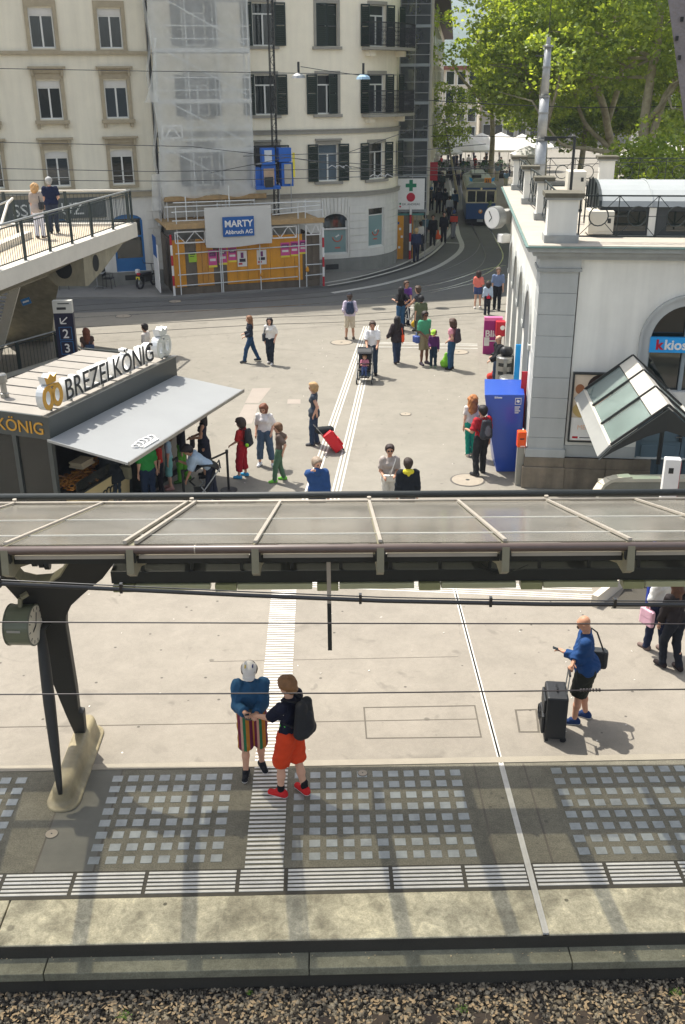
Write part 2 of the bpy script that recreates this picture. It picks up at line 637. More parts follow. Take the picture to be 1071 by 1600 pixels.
def outline(name,pts,w,parent=None,m=None,z=0.0075):
 mb=MB()
 for i in range(len(pts)):
  p,q=Vector(pts[i]),Vector(pts[(i+1)%len(pts)])
  d=(q-p).normalized()
  strip_mb([p-d*w/2,q+d*w/2],w,z+0.0006*(i%2),mb)
 return mb.build(name,m or M_JOINT,parent)
o=outline('patch_joint',[G2(569,1106),G2(742,1103),G2(752,1152),G2(573,1154)],0.022)
o['kind']='structure'
o=outline('cover_joint',[G2(806,1110),G2(838,1109),G2(842,1144),G2(812,1144)],0.03)
o['kind']='structure'
def manhole(px,py,r,label,z=0.004,m=None):
 t=thing('manhole_cover',label,'manhole cover',G(px,py,z),0,'covers let into the ground')
 MB().lathe([(r,0),(r,0.004)],n=28).build('cover_rim',m or M_IRON,t)
 MB().lathe([(r*0.9,0.004),(r*0.9,0.007)],n=28).build('lid',mat('lid_fill',(150,140,124),var=0.15,scale=6),t)
 MB().lathe([(r*0.12,0.007),(r*0.1,0.011)],n=12).build('lift_hole',M_DKSTEEL,t)
manhole(731,750,0.42,'large round manhole cover beside the couple and the blue kiosk box')
manhole(634,647,0.17,'small dark round cover in the open plaza',m=M_DKSTEEL)
manhole(81,1303,0.085,'tiny round cap in the slab behind the canopy column')
manhole(567,1208,0.07,'oval cap among the glass blocks right of the guide strip',z=0.005)
manhole(534,535,0.42,'round manhole outline by the man with the navy backpack')
manhole(717,550,0.36,'round manhole outline beyond the woman with the green bag')
manhole(274,471,0.30,'dark round cover in the road beside the hoarding corner',m=M_DKSTEEL)
manhole(193,494,0.34,'dark round cover in the road at the edge of the shade',m=M_DKSTEEL)
# plaza guide lines (three thin ribs each)
def line_group(name,pts,offs,w,z,label=None):
 t=bpy.data.objects.new(name,None)
 COL.objects.link(t)
 t['kind']='structure'
 P=smooth_pts(pts,6)if len(pts)>2 else[Vector(p)for p in pts]
 for o_ in offs:
  Q=[]
  for i,p in enumerate(P):
   d=(P[min(i+1,len(P)-1)]-P[max(i-1,0)]).normalized()
   Q.append(p+Vector((-d.y,d.x))*o_)
  strip_mb(Q,w,z,th=0.004).build('line',M_PAINT2,t)
 return t
line_group('guide_lines',[G2(478,785),G2(573,510)],(-0.09,0,0.09),0.045,0.006)
line_group('guide_lines',[G2(522,785),G2(553,640),G2(588,508)][::2],(-0.09,0,0.09),0.045,0.006)
line_group('guide_lines',[G2(588,536),G2(748,539)],(-0.10,0.10),0.06,0.006)
line_group('guide_lines',[G2(588,541.5),G2(748,544)],(-0.06,),0.06,0.006)
line_group('guide_lines',[G2(440,905),G2(925,920)],(-0.08,0,0.08),0.035,0.0075)
line_group('guide_lines',[G2(440,912),G2(928,933)],(-0.08,0,0.08),0.035,0.0075)
line_group('guide_lines',[G2(655,904),G2(690,904)],(-0.14,-0.07,0,0.07,0.14),0.035,0.009)
# paler repairs in the plaza
for k,q in enumerate(([G2(395,607),G2(424,606),G2(405,630),G2(383,630)],[G2(383,632),G2(405,632),G2(394,662),G2(366,664)],[G2(450,624),G2(470,624),G2(470,631),G2(449,631)])):
 mb=MB().add([(p[0],p[1],0.004)for p in q],[(3,2,1,0)])
 o=mb.build('paving_patch',mat('patch_concrete',(148,138,127),var=0.08,obj=False),None)
 o['kind']='structure'
for q in((G2(90,540),G2(540,508),G2(745,500)),(G2(540,512),G2(742,506))):
 strip_mb(q,0.03,0.003).build('plaza_joint',M_JOINT)['kind']='structure'
for q in([(-4.4,36.0),(-1.0,34.4),(3.0,35.2)],[(-2.2,13.9),(1.9,14.0)]):
 strip_mb(smooth_pts(q,7),0.012,0.0062).build('asphalt_seam',M_JOINT)['kind']='structure'
litter(120,-5,5.5,11.5,42,0.008,'paper_scraps',mat('scrap_white',(214,208,196),var=0.1,obj=False),0.022)
# pale kerb band along the station building
pa,pb=G(751,520),G(770,772)
d=(pb-pa).normalized()
q0=pa-d*1.0
pv=strip_mb([(q0.x,q0.y),(pb.x+d.x*3,pb.y+d.y*3)],0.28,0.008,th=0.012)
struct('kerb_band',pv,mat('granite_band',(128,122,111),var=0.15,scale=4,obj=False))
# ---- road, tram tracks, pavements
def poly_sheet(name,pts,z,m):
 mb=MB().add([(p[0],p[1],z)for p in pts],[tuple(range(len(pts)))])
 o=mb.build(name,m)
 o['kind']='structure'
 return o
near_edge=smooth_pts([G2(-260,520),G2(60,492),G2(300,484),G2(560,476),G2(760,465),G2(900,455)],6)
far_edge=smooth_pts([G2(-260,478),G2(100,468),G2(270,466),G2(505,448),G2(580,428),G2(640,410),G2(680,388),G2(704,362),G2(711,338),G2(708,310),G2(703,285),G2(700,262)],6)
right_edge=[G2(735,262),G2(752,285),G2(775,320),G2(800,370),G2(860,420)]
poly=[tuple(p)for p in near_edge]+[tuple(p)for p in reversed(right_edge)]+[tuple(p)for p in reversed(far_edge)]
mbr=MB().add([(p[0],p[1],0.004)for p in poly],[tuple(range(len(poly)))])
import bmesh
def tri_sheet(name,pts,z,m):
 bm=bmesh.new()
 vs=[bm.verts.new((p[0],p[1],z))for p in pts]
 es=[bm.edges.new((vs[i],vs[(i+1)%len(vs)]))for i in range(len(vs))]
 bmesh.ops.triangle_fill(bm,edges=es,use_beauty=True)
 for f in bm.faces:
  if f.normal.z<0:f.normal_flip()
 me=bpy.data.meshes.new(name)
 bm.to_mesh(me);bm.free()
 me.materials.append(m)
 o=bpy.data.objects.new(name,me)
 COL.objects.link(o)
 o['kind']='structure'
 return o
tri_sheet('road',poly,0.004,M_ROAD)
# the raised pavement along the buildings (kerb step) on the left side of the street
pave=[tuple(p)for p in far_edge]+[G2(676,250),G2(640,330),G2(600,400),G2(300,430),G2(-260,440)]
def pave_block(name,pts,h,m):
 bm=bmesh.new()
 vs=[bm.verts.new((p[0],p[1],h))for p in pts]
 es=[bm.edges.new((vs[i],vs[(i+1)%len(vs)]))for i in range(len(vs))]
 r=bmesh.ops.triangle_fill(bm,edges=es,use_beauty=True)
 for f in bm.faces:
  if f.normal.z<0:f.normal_flip()
 lo=[bm.verts.new((p[0],p[1],0))for p in pts]
 for i in range(len(vs)):
  j=(i+1)%len(vs)
  bm.faces.new((vs[i],lo[i],lo[j],vs[j]))
 me=bpy.data.meshes.new(name)
 bm.to_mesh(me);bm.free()
 me.materials.append(m)
 o=bpy.data.objects.new(name,me)
 COL.objects.link(o)
 o['kind']='structure'
pave_block('pavement',pave,0.10,ground_mat('pavement_asphalt',(128,126,120),var=0.08,spots=0.1))
kb=[Vector(p)for p in far_edge]
strip_mb([tuple(p)for p in far_edge[30:]],0.22,0.104,th=0.1).build('kerb',mat('kerb_granite',(168,164,156),var=0.12,scale=2,obj=False))['kind']='structure'
# curved pale lines beside the street
for q,w in(([G2(505,446),G2(560,436),G2(620,419),G2(655,402),G2(680,384),G2(686,375),G2(689,362)],0.14),([G2(512,450),G2(570,439),G2(640,419),G2(672,402),G2(692,384),G2(696,372),G2(697,362)],0.14)):
 strip_mb(smooth_pts(q,6),w,0.112,th=0.008).build('pavement_line',M_PAINT2)['kind']='structure'
for q in([G2(704,300),G2(706,330),G2(703,345)],[G2(708,296),G2(711,325),G2(708,345)]):
 strip_mb(smooth_pts(q,5),0.12,0.112,th=0.008).build('pavement_line',M_WHITE)['kind']='structure'
strip_mb([G2(660,381),G2(718,383)],0.12,0.118,th=0.008).build('pavement_line',M_PAINT2)['kind']='structure'
def rail(name,pts,w,m,z=0.010):
 o=strip_mb(smooth_pts(pts,8),w,z,th=0.006).build(name,m)
 o['kind']='structure'
rail('tram_rail',[G2(-60,498),G2(200,481),G2(420,470),G2(560,458),G2(660,444),G2(735,425),G2(758,404),G2(752,380),G2(738,352),G2(727,320),G2(719,285),G2(715,262)],0.07,M_RAIL)
rail('tram_rail',[G2(-60,508),G2(200,492),G2(450,478),G2(600,464),G2(700,449),G2(765,425),G2(786,402),G2(776,376),G2(762,352),G2(745,320),G2(728,285),G2(722,262)],0.07,M_RAILW)
rail('tram_rail',[G2(-60,489),G2(200,473),G2(420,463),G2(560,450),G2(640,437),G2(700,420),G2(740,398),G2(752,378)],0.05,M_RAIL)
rail('tram_rail',[G2(640,452),G2(700,440),G2(756,422),G2(790,415)],0.09,M_RAILW,0.012)
rail('tram_rail',[G2(672,458),G2(740,443),G2(800,432)],0.07,M_RAILW,0.012)
rail('tram_rail',[G2(-60,530),G2(150,522),G2(400,508),G2(560,502),G2(760,488),G2(900,480)],0.05,M_RAIL,0.008)
rail('tram_rail',[G2(-60,518),G2(150,510),G2(400,497),G2(560,491),G2(760,477),G2(900,469)],0.05,M_RAIL,0.008)
# pale kerb line of the tram stop curve
strip_mb(smooth_pts([G2(520,458),G2(600,444),G2(668,424),G2(706,404),G2(722,386),G2(716,366),G2(712,345),G2(707,320)],6),0.28,0.02,th=0.016).build('kerb_line',mat('kerb_line_stone',(176,174,168),var=0.1,obj=False))['kind']='structure'
# ---- track bed
bed_z=-0.56
mb=MB().add([(-80,-40,bed_z-0.02),(80,-40,bed_z-0.02),(80,EDGE_Y+0.6,bed_z-0.02),(-80,EDGE_Y+0.6,bed_z-0.02)],[(0,1,2,3)])
struct('track_bed',mb,ground_mat('ballast_fines',(92,82,68),var=0.2,speck=0.5))
rng=np.random.default_rng(5)
def stones(n,x0,x1,y0,y1,z,s0,s1,name,mats):
 """loose stones: squashed tetra-cubes joined in one mesh"""
 base=np.array([[-1,-1,-1],[1,-1,-1],[1,1,-1],[-1,1,-1],[-.7,-.7,.9],[.7,-.8,.8],[.8,.6,.9],[-.6,.8,.7]])*0.5
 fc=np.array([[0,3,2,1],[4,5,6,7],[0,1,5,4],[1,2,6,5],[2,3,7,6],[3,0,4,7]])
 V=np.zeros((n,8,3));
 ang=rng.uniform(0,2*PI,(n,3))
 sc=rng.uniform(s0,s1,(n,1))*rng.uniform(0.6,1.25,(n,3))
 b=base[None]*sc[:,None,:]*rng.uniform(0.75,1.2,(n,8,1))
 for ax in range(3):
  c,s_=np.cos(ang[:,ax]),np.sin(ang[:,ax])
  i,j=[(0,1),(1,2),(0,2)][ax]
  bi,bj=b[:,:,i].copy(),b[:,:,j].copy()
  b[:,:,i]=bi*c[:,None]-bj*s_[:,None]
  b[:,:,j]=bi*s_[:,None]+bj*c[:,None]
 pos=np.stack([rng.uniform(x0,x1,n),rng.uniform(y0,y1,n),z+rng.uniform(-0.01,0.035,n)],1)
 V=(b+pos[:,None,:]).reshape(-1,3)
 F_=(fc[None]+(np.arange(n)*8)[:,None,None]).reshape(-1,4)
 me=bpy.data.meshes.new(name)
 me.vertices.add(len(V));me.vertices.foreach_set('co',V.ravel())
 me.loops.add(F_.size);me.loops.foreach_set('vertex_index',F_.ravel().astype(np.int32))
 me.polygons.add(len(F_));me.polygons.foreach_set('loop_start',np.arange(0,F_.size,4,dtype=np.int32))
 for m in mats:me.materials.append(m)
 me.polygons.foreach_set('material_index',np.repeat(rng.integers(0,len(mats),n),6).astype(np.int32))
 me.update(calc_edges=True)
 o=bpy.data.objects.new(name,me)
 COL.objects.link(o)
 o['kind']='stuff'
 return o
stones(34000,-5.3,5.3,EDGE_Y-1.3,EDGE_Y+0.02,bed_z,0.022,0.052,'ballast',[mat('ballast_stone_a',(128,118,100),rough=0.9,var=0.3,scale=12,obj=False),mat('ballast_stone_b',(72,66,56),rough=0.9,var=0.3,scale=12,obj=False),mat('ballast_stone_c',(160,148,126),rough=0.9,var=0.2,scale=12,obj=False),mat('ballast_stone_d',(46,42,36),rough=0.9,var=0.3,scale=12,obj=False)])
slp=bpy.data.objects.new('railway_track',None)
COL.objects.link(slp);slp.location=(0,EDGE_Y,0);slp.rotation_euler=(0,0,PHI);slp['kind']='structure'
M_SLEEP=mat('sleeper_wood',(74,64,54),rough=0.9,var=0.35,scale=9,bump=0.4)
s0_=None
for k,px in enumerate((-40,55,108,180,260,345,425,510,595,677,755,835,915,1000,1080)):
 xx=PLX(px,1598,bed_z+0.05)[0]
 yy1=PLX(535,1588,bed_z+0.05)[1]
 if s0_ is None:
  s0_=MB().box(-0.09,0.09,-2.4,0,-0.12,0.0).build('sleeper',M_SLEEP,slp,bevel=0.008)
  s0_.location=(xx,yy1,bed_z+0.055)
 else:
  share(s0_,'sleeper',slp,(xx,yy1+random.uniform(-.02,.02),bed_z+0.055))
for yy in(-1.25-0.30,-2.7-0.3):
 MB().box(-12,14,yy-0.035,yy+0.035,bed_z+0.06,bed_z+0.20).build('running_rail',M_RAIL,slp)
litter(2600,-5.4,5.4,EDGE_Y-1.3,EDGE_Y-0.25,bed_z+0.05,'leaf_litter',mat('dead_leaf',(176,152,118),rough=0.9,var=0.3,scale=20,obj=False),0.03)
litter(90,-4.4,4.6,EDGE_Y-0.14,EDGE_Y+0.06,zl+0.006,'ledge_litter',mat('pale_litter',(196,176,140),rough=0.9,var=0.2,obj=False),0.013)
litter(160,-1.4,-0.3,EDGE_Y+0.0,EDGE_Y+0.1,zl+0.006,'ledge_twigs',mat('twig_litter',(84,74,44),rough=0.9,var=0.3,obj=False),0.02)
for(px,py,sz)in((195,1590,0.10),(722,1578,0.07),(1055,1552,0.08),(390,1553,0.04)):
 c=G(px,py,bed_z+0.05)
 mb=MB()
 for k in range(70):
  a=rng.uniform(0,2*PI);r=rng.uniform(0,sz)
  p=c+Vector((math.cos(a)*r,math.sin(a)*r*0.7,rng.uniform(0,sz*0.6)))
  u=Vector(rng.normal(0,1,3)).normalized()*0.012;v=Vector(rng.normal(0,1,3)).normalized()*0.007
  mb.add([p-u,p-v,p+u,p+v],[(0,1,2,3)])
 o=mb.build('weed',mat('weed_green',(96,128,44),rough=0.7,var=0.3,obj=False))
 tag(o,{195:'yellowish moss tuft on the ballast by the bottom left sleeper',722:'green weed growing in the ballast under the platform channel',1055:'green weed in the ballast at the right edge',390:'tiny weed in the shaded ballast below the ledge'}[px],'weed')
FPH=R(17.5)
O2=Vector((G(552,426).x,G(552,426).y,0))
E1=Vector((math.cos(FPH),math.sin(FPH),0))
EIN=Vector((-math.sin(FPH),math.cos(FPH),0))
FN=Vector((math.sin(FPH),-math.cos(FPH),0))
def fac(px,py,off=0.0):
 """pixel to (x along facade, z) on the facade plane shifted 'off' towards the viewer"""
 P=O2+FN*off
 d=ray(px,py)
 o=Vector((0,0,CAM_H))
 t=(P-o).dot(FN)/d.dot(FN)
 w=o+d*t-O2
 return(w.dot(E1),w.z)
def facw(x,y,z):
 return O2+E1*x+EIN*y+Vector((0,0,z))
M_CREAM=mat('cream_plaster',(240,231,207),rough=0.9,var=0.05,scale=1.5,var2=0.05,streak=0.04,bump=0.15,bscale=40)
M_GREYST=mat('grey_stone',(214,211,200),rough=0.85,var=0.08,scale=2,streak=0.08,bump=0.15)
M_BASEST=mat('base_stone',(128,128,120),rough=0.85,var=0.12,scale=3,streak=0.1)
M_TRIM=mat('trim_stone',(150,146,134),rough=0.8,var=0.1,scale=4)
M_PLASTER1=mat('beige_plaster',(221,214,192),rough=0.9,var=0.05,scale=1.2,var2=0.06,streak=0.07,bump=0.15,bscale=40)
M_SAND=mat('sandstone_surround',(162,150,124),rough=0.85,var=0.14,scale=4,bump=0.2)
M_SHUT=mat('shutter_green',(28,44,36),rough=0.5,var=0.1,scale=4)
M_WHITEFR=mat('white_window_frame',(214,214,206),rough=0.4,var=0.03)
M_BLUEDOOR=mat('blue_door_paint',(34,104,160),rough=0.45,var=0.06)
M_NIGHT=mat('dark_interior',(22,26,26),rough=0.8,var=0.3,scale=1.2)
M_CURTAIN=mat('curtain_cloth',(196,196,186),rough=0.9,var=0.1,scale=5)
def win_glass(name,base,rough=0.05):
 m,n,l,out=new_mat(name)
 b=n.new('ShaderNodeBsdfPrincipled')
 b.inputs['Base Color'].default_value=srgb(base)
 b.inputs['Roughness'].default_value=rough
 b.inputs['Specular IOR Level'].default_value=0.8
 tc=n.new('ShaderNodeTexCoord')
 t=n.new('ShaderNodeTexNoise');t.inputs['Scale'].default_value=1.4
 l.new(tc.outputs['Object'],t.inputs['Vector'])
 bp=n.new('ShaderNodeBump');bp.inputs['Strength'].default_value=0.05
 l.new(t.outputs['Fac'],bp.inputs['Height']);l.new(bp.outputs[0],b.inputs['Normal'])
 l.new(b.outputs[0],out.inputs['Surface'])
 MATS[name]=m
 return m
M_WGLASS=win_glass('window_glass',(26,36,34))
M_WGLASS2=win_glass('window_glass_pale',(90,104,112))
M_WG3=win_glass('window_glass_green',(14,24,20))
M_WG4=win_glass('window_glass_slate',(44,54,58))
M_SHOPGL=win_glass('shop_window_film',(116,146,144),0.2)
M_BLACKIR=mat('black_ironwork',(26,28,30),rough=0.5,var=0.1)
def holed_wall(name,x0,x1,z0,z1,holes,th,m,parent,y=0.0):
 """wall in the x-z plane with polygonal holes, th thick (backwards)"""
 bm=bmesh.new()
 loops=[[(x0,z0),(x1,z0),(x1,z1),(x0,z1)]]+holes
 es=[]
 for lp in loops:
  v=[bm.verts.new((p[0],y,p[1]))for p in lp]
  es+=[bm.edges.new((v[i],v[(i+1)%len(v)]))for i in range(len(v))]
 r=bmesh.ops.triangle_fill(bm,edges=es,use_beauty=True)
 fs=[g for g in r['geom']if isinstance(g,bmesh.types.BMFace)]if 'geom' in r else list(bm.faces)
 for f in list(bm.faces):
  if f.normal.y>0:f.normal_flip()
 ext=bmesh.ops.extrude_face_region(bm,geom=list(bm.faces))
 nv=[g for g in ext['geom']if isinstance(g,bmesh.types.BMVert)]
 for v in nv:v.co.y+=th
 bmesh.ops.recalc_face_normals(bm,faces=bm.faces)
 me=bpy.data.meshes.new(name)
 bm.to_mesh(me);bm.free()
 me.materials.append(m)
 o=bpy.data.objects.new(name,me)
 COL.objects.link(o);o.parent=parent
 return o
XL=fac(240,200)[0]
b2=thing('cream_corner_building','cream plastered corner building with dark green shutters, partly behind scaffolding','building',O2,FPH)
ZB,ZS,ZTOP=0.10,fac(530,305)[1],15.6
rows2=[(fac(510,283)[1],fac(510,225)[1]),(fac(510,178)[1],fac(510,116)[1]),(fac(510,72)[1],fac(510,5)[1])]
rows2.append((rows2[2][0]+(rows2[2][0]-rows2[1][0]),min(ZTOP-0.7,rows2[2][1]+(rows2[2][0]-rows2[1][0]))))
cols2=[fac(310,150)[0],fac(415,148)[0],fac(512,148)[0]]
wins=[]
hw=0.50
for r_i,(za,zb)in enumerate(rows2):
 for c_i,cx in enumerate(cols2):
  wins.append((r_i,c_i,cx,za,zb))
holes=[[(cx-hw,za),(cx+hw,za),(cx+hw,zb),(cx-hw,zb)]for(_,_,cx,za,zb)in wins]
holed_wall('upper_wall',XL,0.0,ZS+0.12,ZTOP,holes,0.3,M_CREAM,b2)
# ground storey with the arched shop window
sw=(fac(505,380)[0],fac(543,380)[0],fac(530,397)[1],fac(530,345)[1])
shop=arch_poly(sw[0],sw[1],sw[2],sw[3],8,0.35)
holed_wall('ground_floor_wall',XL,0.0,0.75,ZS-0.05,[shop],0.35,M_GREYST,b2,y=-0.06)
MB().box(XL,0.0,-0.12,0.3,0.0,0.75).build('base_course',M_BASEST,b2)
MB().box(XL,0.0,-0.16,0.1,ZS-0.05,ZS+0.12).build('string_course',M_TRIM,b2)
MB().box(XL,0.0,-0.20,0.1,ZS+0.121,ZS+0.15).build('string_course',M_TRIM,b2)
z203=fac(480,206)[1]
MB().box(XL,0.05,-0.11,0.1,z203-0.10,z203+0.06).build('string_course',M_TRIM,b2)
MB().box(XL,0.05,-0.16,0.1,z203+0.061,z203+0.11).build('string_course',M_TRIM,b2)
MB().box(XL,0.3,-0.45,0.3,ZTOP,ZTOP+0.5).build('eaves_cornice',M_TRIM,b2)
# the rounded corner and the street side
ARC_R,ARC_A=3.3,R(66)
def arc_pt(t,dr=0.0):
 """point on the corner, t from 0 to 1; local coordinates of the building"""
 a=ARC_A*t
 r=ARC_R+dr
 return(r*math.sin(a),ARC_R-r*math.cos(a))
def corner_band(name,z0,z1,out,m,t0=0.0,t1=1.0,n=14,th=0.3,parent=None):
 o_,i_=[],[]
 for k in range(n+1):
  t=t0+(t1-t0)*k/n
  o_.append(arc_pt(t,out));i_.append(arc_pt(t,-th))
 vs=[(p[0],p[1],z0)for p in o_]+[(p[0],p[1],z0)for p in i_]+[(p[0],p[1],z1)for p in o_]+[(p[0],p[1],z1)for p in i_]
 m_=n+1
 fs=[]
 for k in range(n):
  fs.append((k,k+1,2*m_+k+1,2*m_+k))
  fs.append((m_+k+1,m_+k,3*m_+k,3*m_+k+1))
  fs.append((2*m_+k,2*m_+k+1,3*m_+k+1,3*m_+k))
  fs.append((k+1,k,m_+k,m_+k+1))
 fs.append((0,2*m_,3*m_,m_));fs.append((n,m_+n,3*m_+n,2*m_+n))
 return MB().add(vs,fs).build(name,m,parent or b2)
tw=0.36
dt=0.14
corner_band('corner_base',0.0,0.75,0.06,M_BASEST)
# corner ground storey: piers left and right of the window and wall above
zc0,zc1=fac(585,385)[1]-0.15,fac(585,330)[1]+0.1
corner_band('corner_wall',0.75,ZS-0.05,0.03,M_GREYST,0.0,tw-dt)
corner_band('corner_wall',0.75,ZS-0.05,0.03,M_GREYST,tw+dt,1.0)
corner_band('corner_wall',0.75,1.15,0.03,M_GREYST,tw-dt,tw+dt)
corner_band('corner_wall',3.05,ZS-0.05,0.03,M_GREYST,tw-dt,tw+dt)
# rustication joints of the ground storey as proud blocks
blk_h=(ZS-0.5-0.8)/7.0
for k in range(7):
 z0=0.78+k*blk_h
 MB().box(sw[1]+0.10,-0.02,-0.095,-0.061,z0,z0+blk_h-0.035).build('stone_block',M_GREYST,b2)
 corner_band('stone_block',z0,z0+blk_h-0.035,0.06,M_GREYST,0.0,tw-dt-0.015,6)
 corner_band('stone_block',z0,z0+blk_h-0.035,0.06,M_GREYST,tw+dt+0.015,0.97,6)
for k in range(9):
 a0=PI*(0.12+0.76*k/9);a1=PI*(0.12+0.76*(k+1)/9)-0.05
 cxm,rx,rz=(sw[0]+sw[1])/2,(sw[1]-sw[0])/2,0.35
 q=[]
 for a,s_ in((a0,1.12),(a1,1.12)):
  q.append((cxm+rx*math.cos(a)*s_,sw[3]+rz*math.sin(a)*s_+0.03))
 q2=[(cxm+(p[0]-cxm)*1.12,ZS-0.09)for p in q]
 MB().xz([q[0],q2[0],q2[1],q[1]],-0.10,-0.062).build('voussoir',M_GREYST,b2)
corner_band('corner_upper_wall',ZS+0.12,rows2[0][0],0.0,M_CREAM)
for i,(za,zb)in enumerate(rows2):
 znext=rows2[i+1][0]if i+1<len(rows2)else ZTOP
 corner_band('corner_upper_wall',za,zb,0.0,M_CREAM,0.0,tw-dt,5)
 corner_band('corner_upper_wall',za,zb,0.0,M_CREAM,tw+dt,1.0,8)
 corner_band('corner_upper_wall',zb,znext,0.0,M_CREAM)
for z0,z1,ou,m in((ZS-0.05,ZS+0.12,0.16,M_TRIM),(ZS+0.121,ZS+0.15,0.20,M_TRIM),(z203-0.1,z203+0.06,0.11,M_TRIM),(z203+0.061,z203+0.11,0.16,M_TRIM),(ZTOP,ZTOP+0.5,0.45,M_TRIM)):
 corner_band('string_course',z0,z1,ou,m)
ex,ey=arc_pt(1.0)
sd_dir=Vector((math.cos(ARC_A),math.sin(ARC_A)))
se=(ex+sd_dir.x*22,ey+sd_dir.y*22)
def side_slab(name,z0,z1,ou,m):
 nr=Vector((sd_dir.y,-sd_dir.x))
 a0=Vector((ex,ey))+nr*ou;a1=Vector(se)+nr*ou
 c0=Vector((ex,ey))-nr*0.3;c1=Vector(se)-nr*0.3
 MB().prism([a0,a1,c1,c0],z0,z1).build(name,m,b2)
side_slab('street_side_wall',0,ZS,0.03,M_GREYST)
side_slab('street_side_wall',ZS,ZTOP,0.0,M_CREAM)
side_slab('eaves_cornice',ZTOP,ZTOP+0.5,0.45,M_TRIM)
MB().prism([(XL,0.3),(0,0.3),(ex,ey+0.4),(se[0]-0.3,se[1]),(se[0]-16,se[1]+4),(XL,14)],ZTOP+0.5,ZTOP+0.7).build('flat_roof',mat('roof_grey',(110,106,100)),b2)
MB().prism([(XL,0.32),(0,0.32),(ex-0.32,ey+0.4),(se[0]-0.62,se[1]),(se[0]-16,se[1]+4),(XL,14)],0.3,ZTOP-0.01).build('rooms',M_NIGHT,b2)
def casement(parent,cx,za,zb,w,y,style='double',transom=0.28,glass=None,parts='frame',rot=0.0):
 """white framed window set in an opening; returns the frame"""
 g=glass or random.choice([M_WGLASS,M_WGLASS,M_WG3,M_WG4])
 mb=MB()
 fw_=0.05
 h=zb-za
 zt=zb-h*transom
 for x0,x1,z0,z1 in((-w,-w+fw_,0,h),(w-fw_,w,0,h),(-w+fw_,w-fw_,0,fw_),(-w+fw_,w-fw_,h-fw_,h)):
  mb.box(x0,x1,0,0.07,z0,z1)
 if style=='double':
  mb.box(-0.035,0.035,-0.006,0.064,fw_,(zt-za)if transom else h-fw_)
 if transom:
  mb.box(-w+fw_,w-fw_,-0.004,0.066,zt-za,zt-za+0.06)
 fr=mb.build('window',M_WHITEFR,parent)
 fr.location=(cx,y,za)
 fr.rotation_euler=(0,0,rot)
 halves=[(-w+fw_,-0.035),(0.035,w-fw_)]if style=='double' else[(-w+fw_,w-fw_)]
 top=(zt-za)if transom else h-fw_
 for a,b in halves:
  MB().box(a,b,0.03,0.045,fw_,top).build('pane',g,fr)
 if transom:
  MB().box(-w+fw_,w-fw_,0.03,0.045,zt-za+0.06,h-fw_).build('pane',g,fr)
 return fr
def shutter(parent,x0,x1,z0,z1,y,rot=0.0,hinge=None,n=None,openness=0.0):
 """louvred shutter leaf"""
 w=x1-x0
 h=z1-z0
 mb=MB()
 fr=0.06
 mb.box(0,fr,-0.045,0,0,h).box(w-fr,w,-0.045,0,0,h).box(fr,w-fr,-0.044,-0.001,0,fr).box(fr,w-fr,-0.044,-0.001,h-fr,h).box(fr,w-fr,-0.044,-0.001,h/2-0.03,h/2+0.03)
 s_=mb.build('shutter',M_SHUT,parent)
 s_.location=(x0,y,z0)
 s_.rotation_euler=(0,0,rot)
 ms=MB()
 ns=int((h-2*fr)/0.085)
 for k in range(ns):
  z=fr+0.03+k*(h-2*fr-0.03)/ns
  if abs(z-h/2)<0.05:continue
  ms.cbox((w/2,-0.022,z),(w-2*fr,0.016,0.082),rx=R(14))
 c=ms.build('slats',M_SHUT,s_)
 c['kind']='stuff'
 return s_
random.seed(21)
shut_px={1:0.62,2:0.42}
for(r_i,c_i,cx,za,zb)in wins:
 if r_i==3:continue
 gl=M_WGLASS2 if(r_i==0 and c_i==2)else M_WGLASS
 casement(b2,cx,za,zb,hw-0.01,0.12,glass=gl)
 MB().box(cx-hw-0.12,cx-hw,-0.045,-0.001,za,zb).build('jamb',M_TRIM,b2)
 MB().box(cx+hw,cx+hw+0.12,-0.045,-0.001,za,zb).build('jamb',M_TRIM,b2)
 MB().box(cx-hw-0.12,cx+hw+0.12,-0.045,-0.001,zb,zb+0.14).build('lintel',M_TRIM,b2)
 MB().box(cx-hw-0.2,cx+hw+0.2,-0.14,-0.001,za-0.14,za-0.02).build('sill',M_TRIM,b2)
 if r_i==0:
  MB().box(cx-hw-0.15,cx+hw+0.15,-0.16,-0.001,zb+0.16,zb+0.24).build('hood',M_TRIM,b2)
 if c_i==2 and r_i==2:
  shutter(b2,cx-hw,cx-0.02,za,zb,0.0,R(-12))
  s_=shutter(b2,cx+0.02,cx+hw,za,zb,0.06,R(12))
 else:
  lw=0.52
  shutter(b2,cx-hw-lw,cx-hw-0.01,za,zb,-0.06,R(2))
  if c_i==2 and r_i==1:
   shutter(b2,cx+0.05,cx+hw,za,zb,-0.03,R(10))
  else:
   shutter(b2,cx+hw+0.01,cx+hw+lw,za,zb,-0.06,R(-2))
MB().box(cols2[2]-0.35,cols2[2]-0.05,0.21,0.22,rows2[0][0]+0.1,rows2[0][0]+1.1).build('curtain',M_CURTAIN,b2)
MB().box(cols2[2]+0.05,cols2[2]+0.35,0.21,0.22,rows2[0][0]+0.1,rows2[0][0]+1.1).build('curtain',M_CURTAIN,b2)
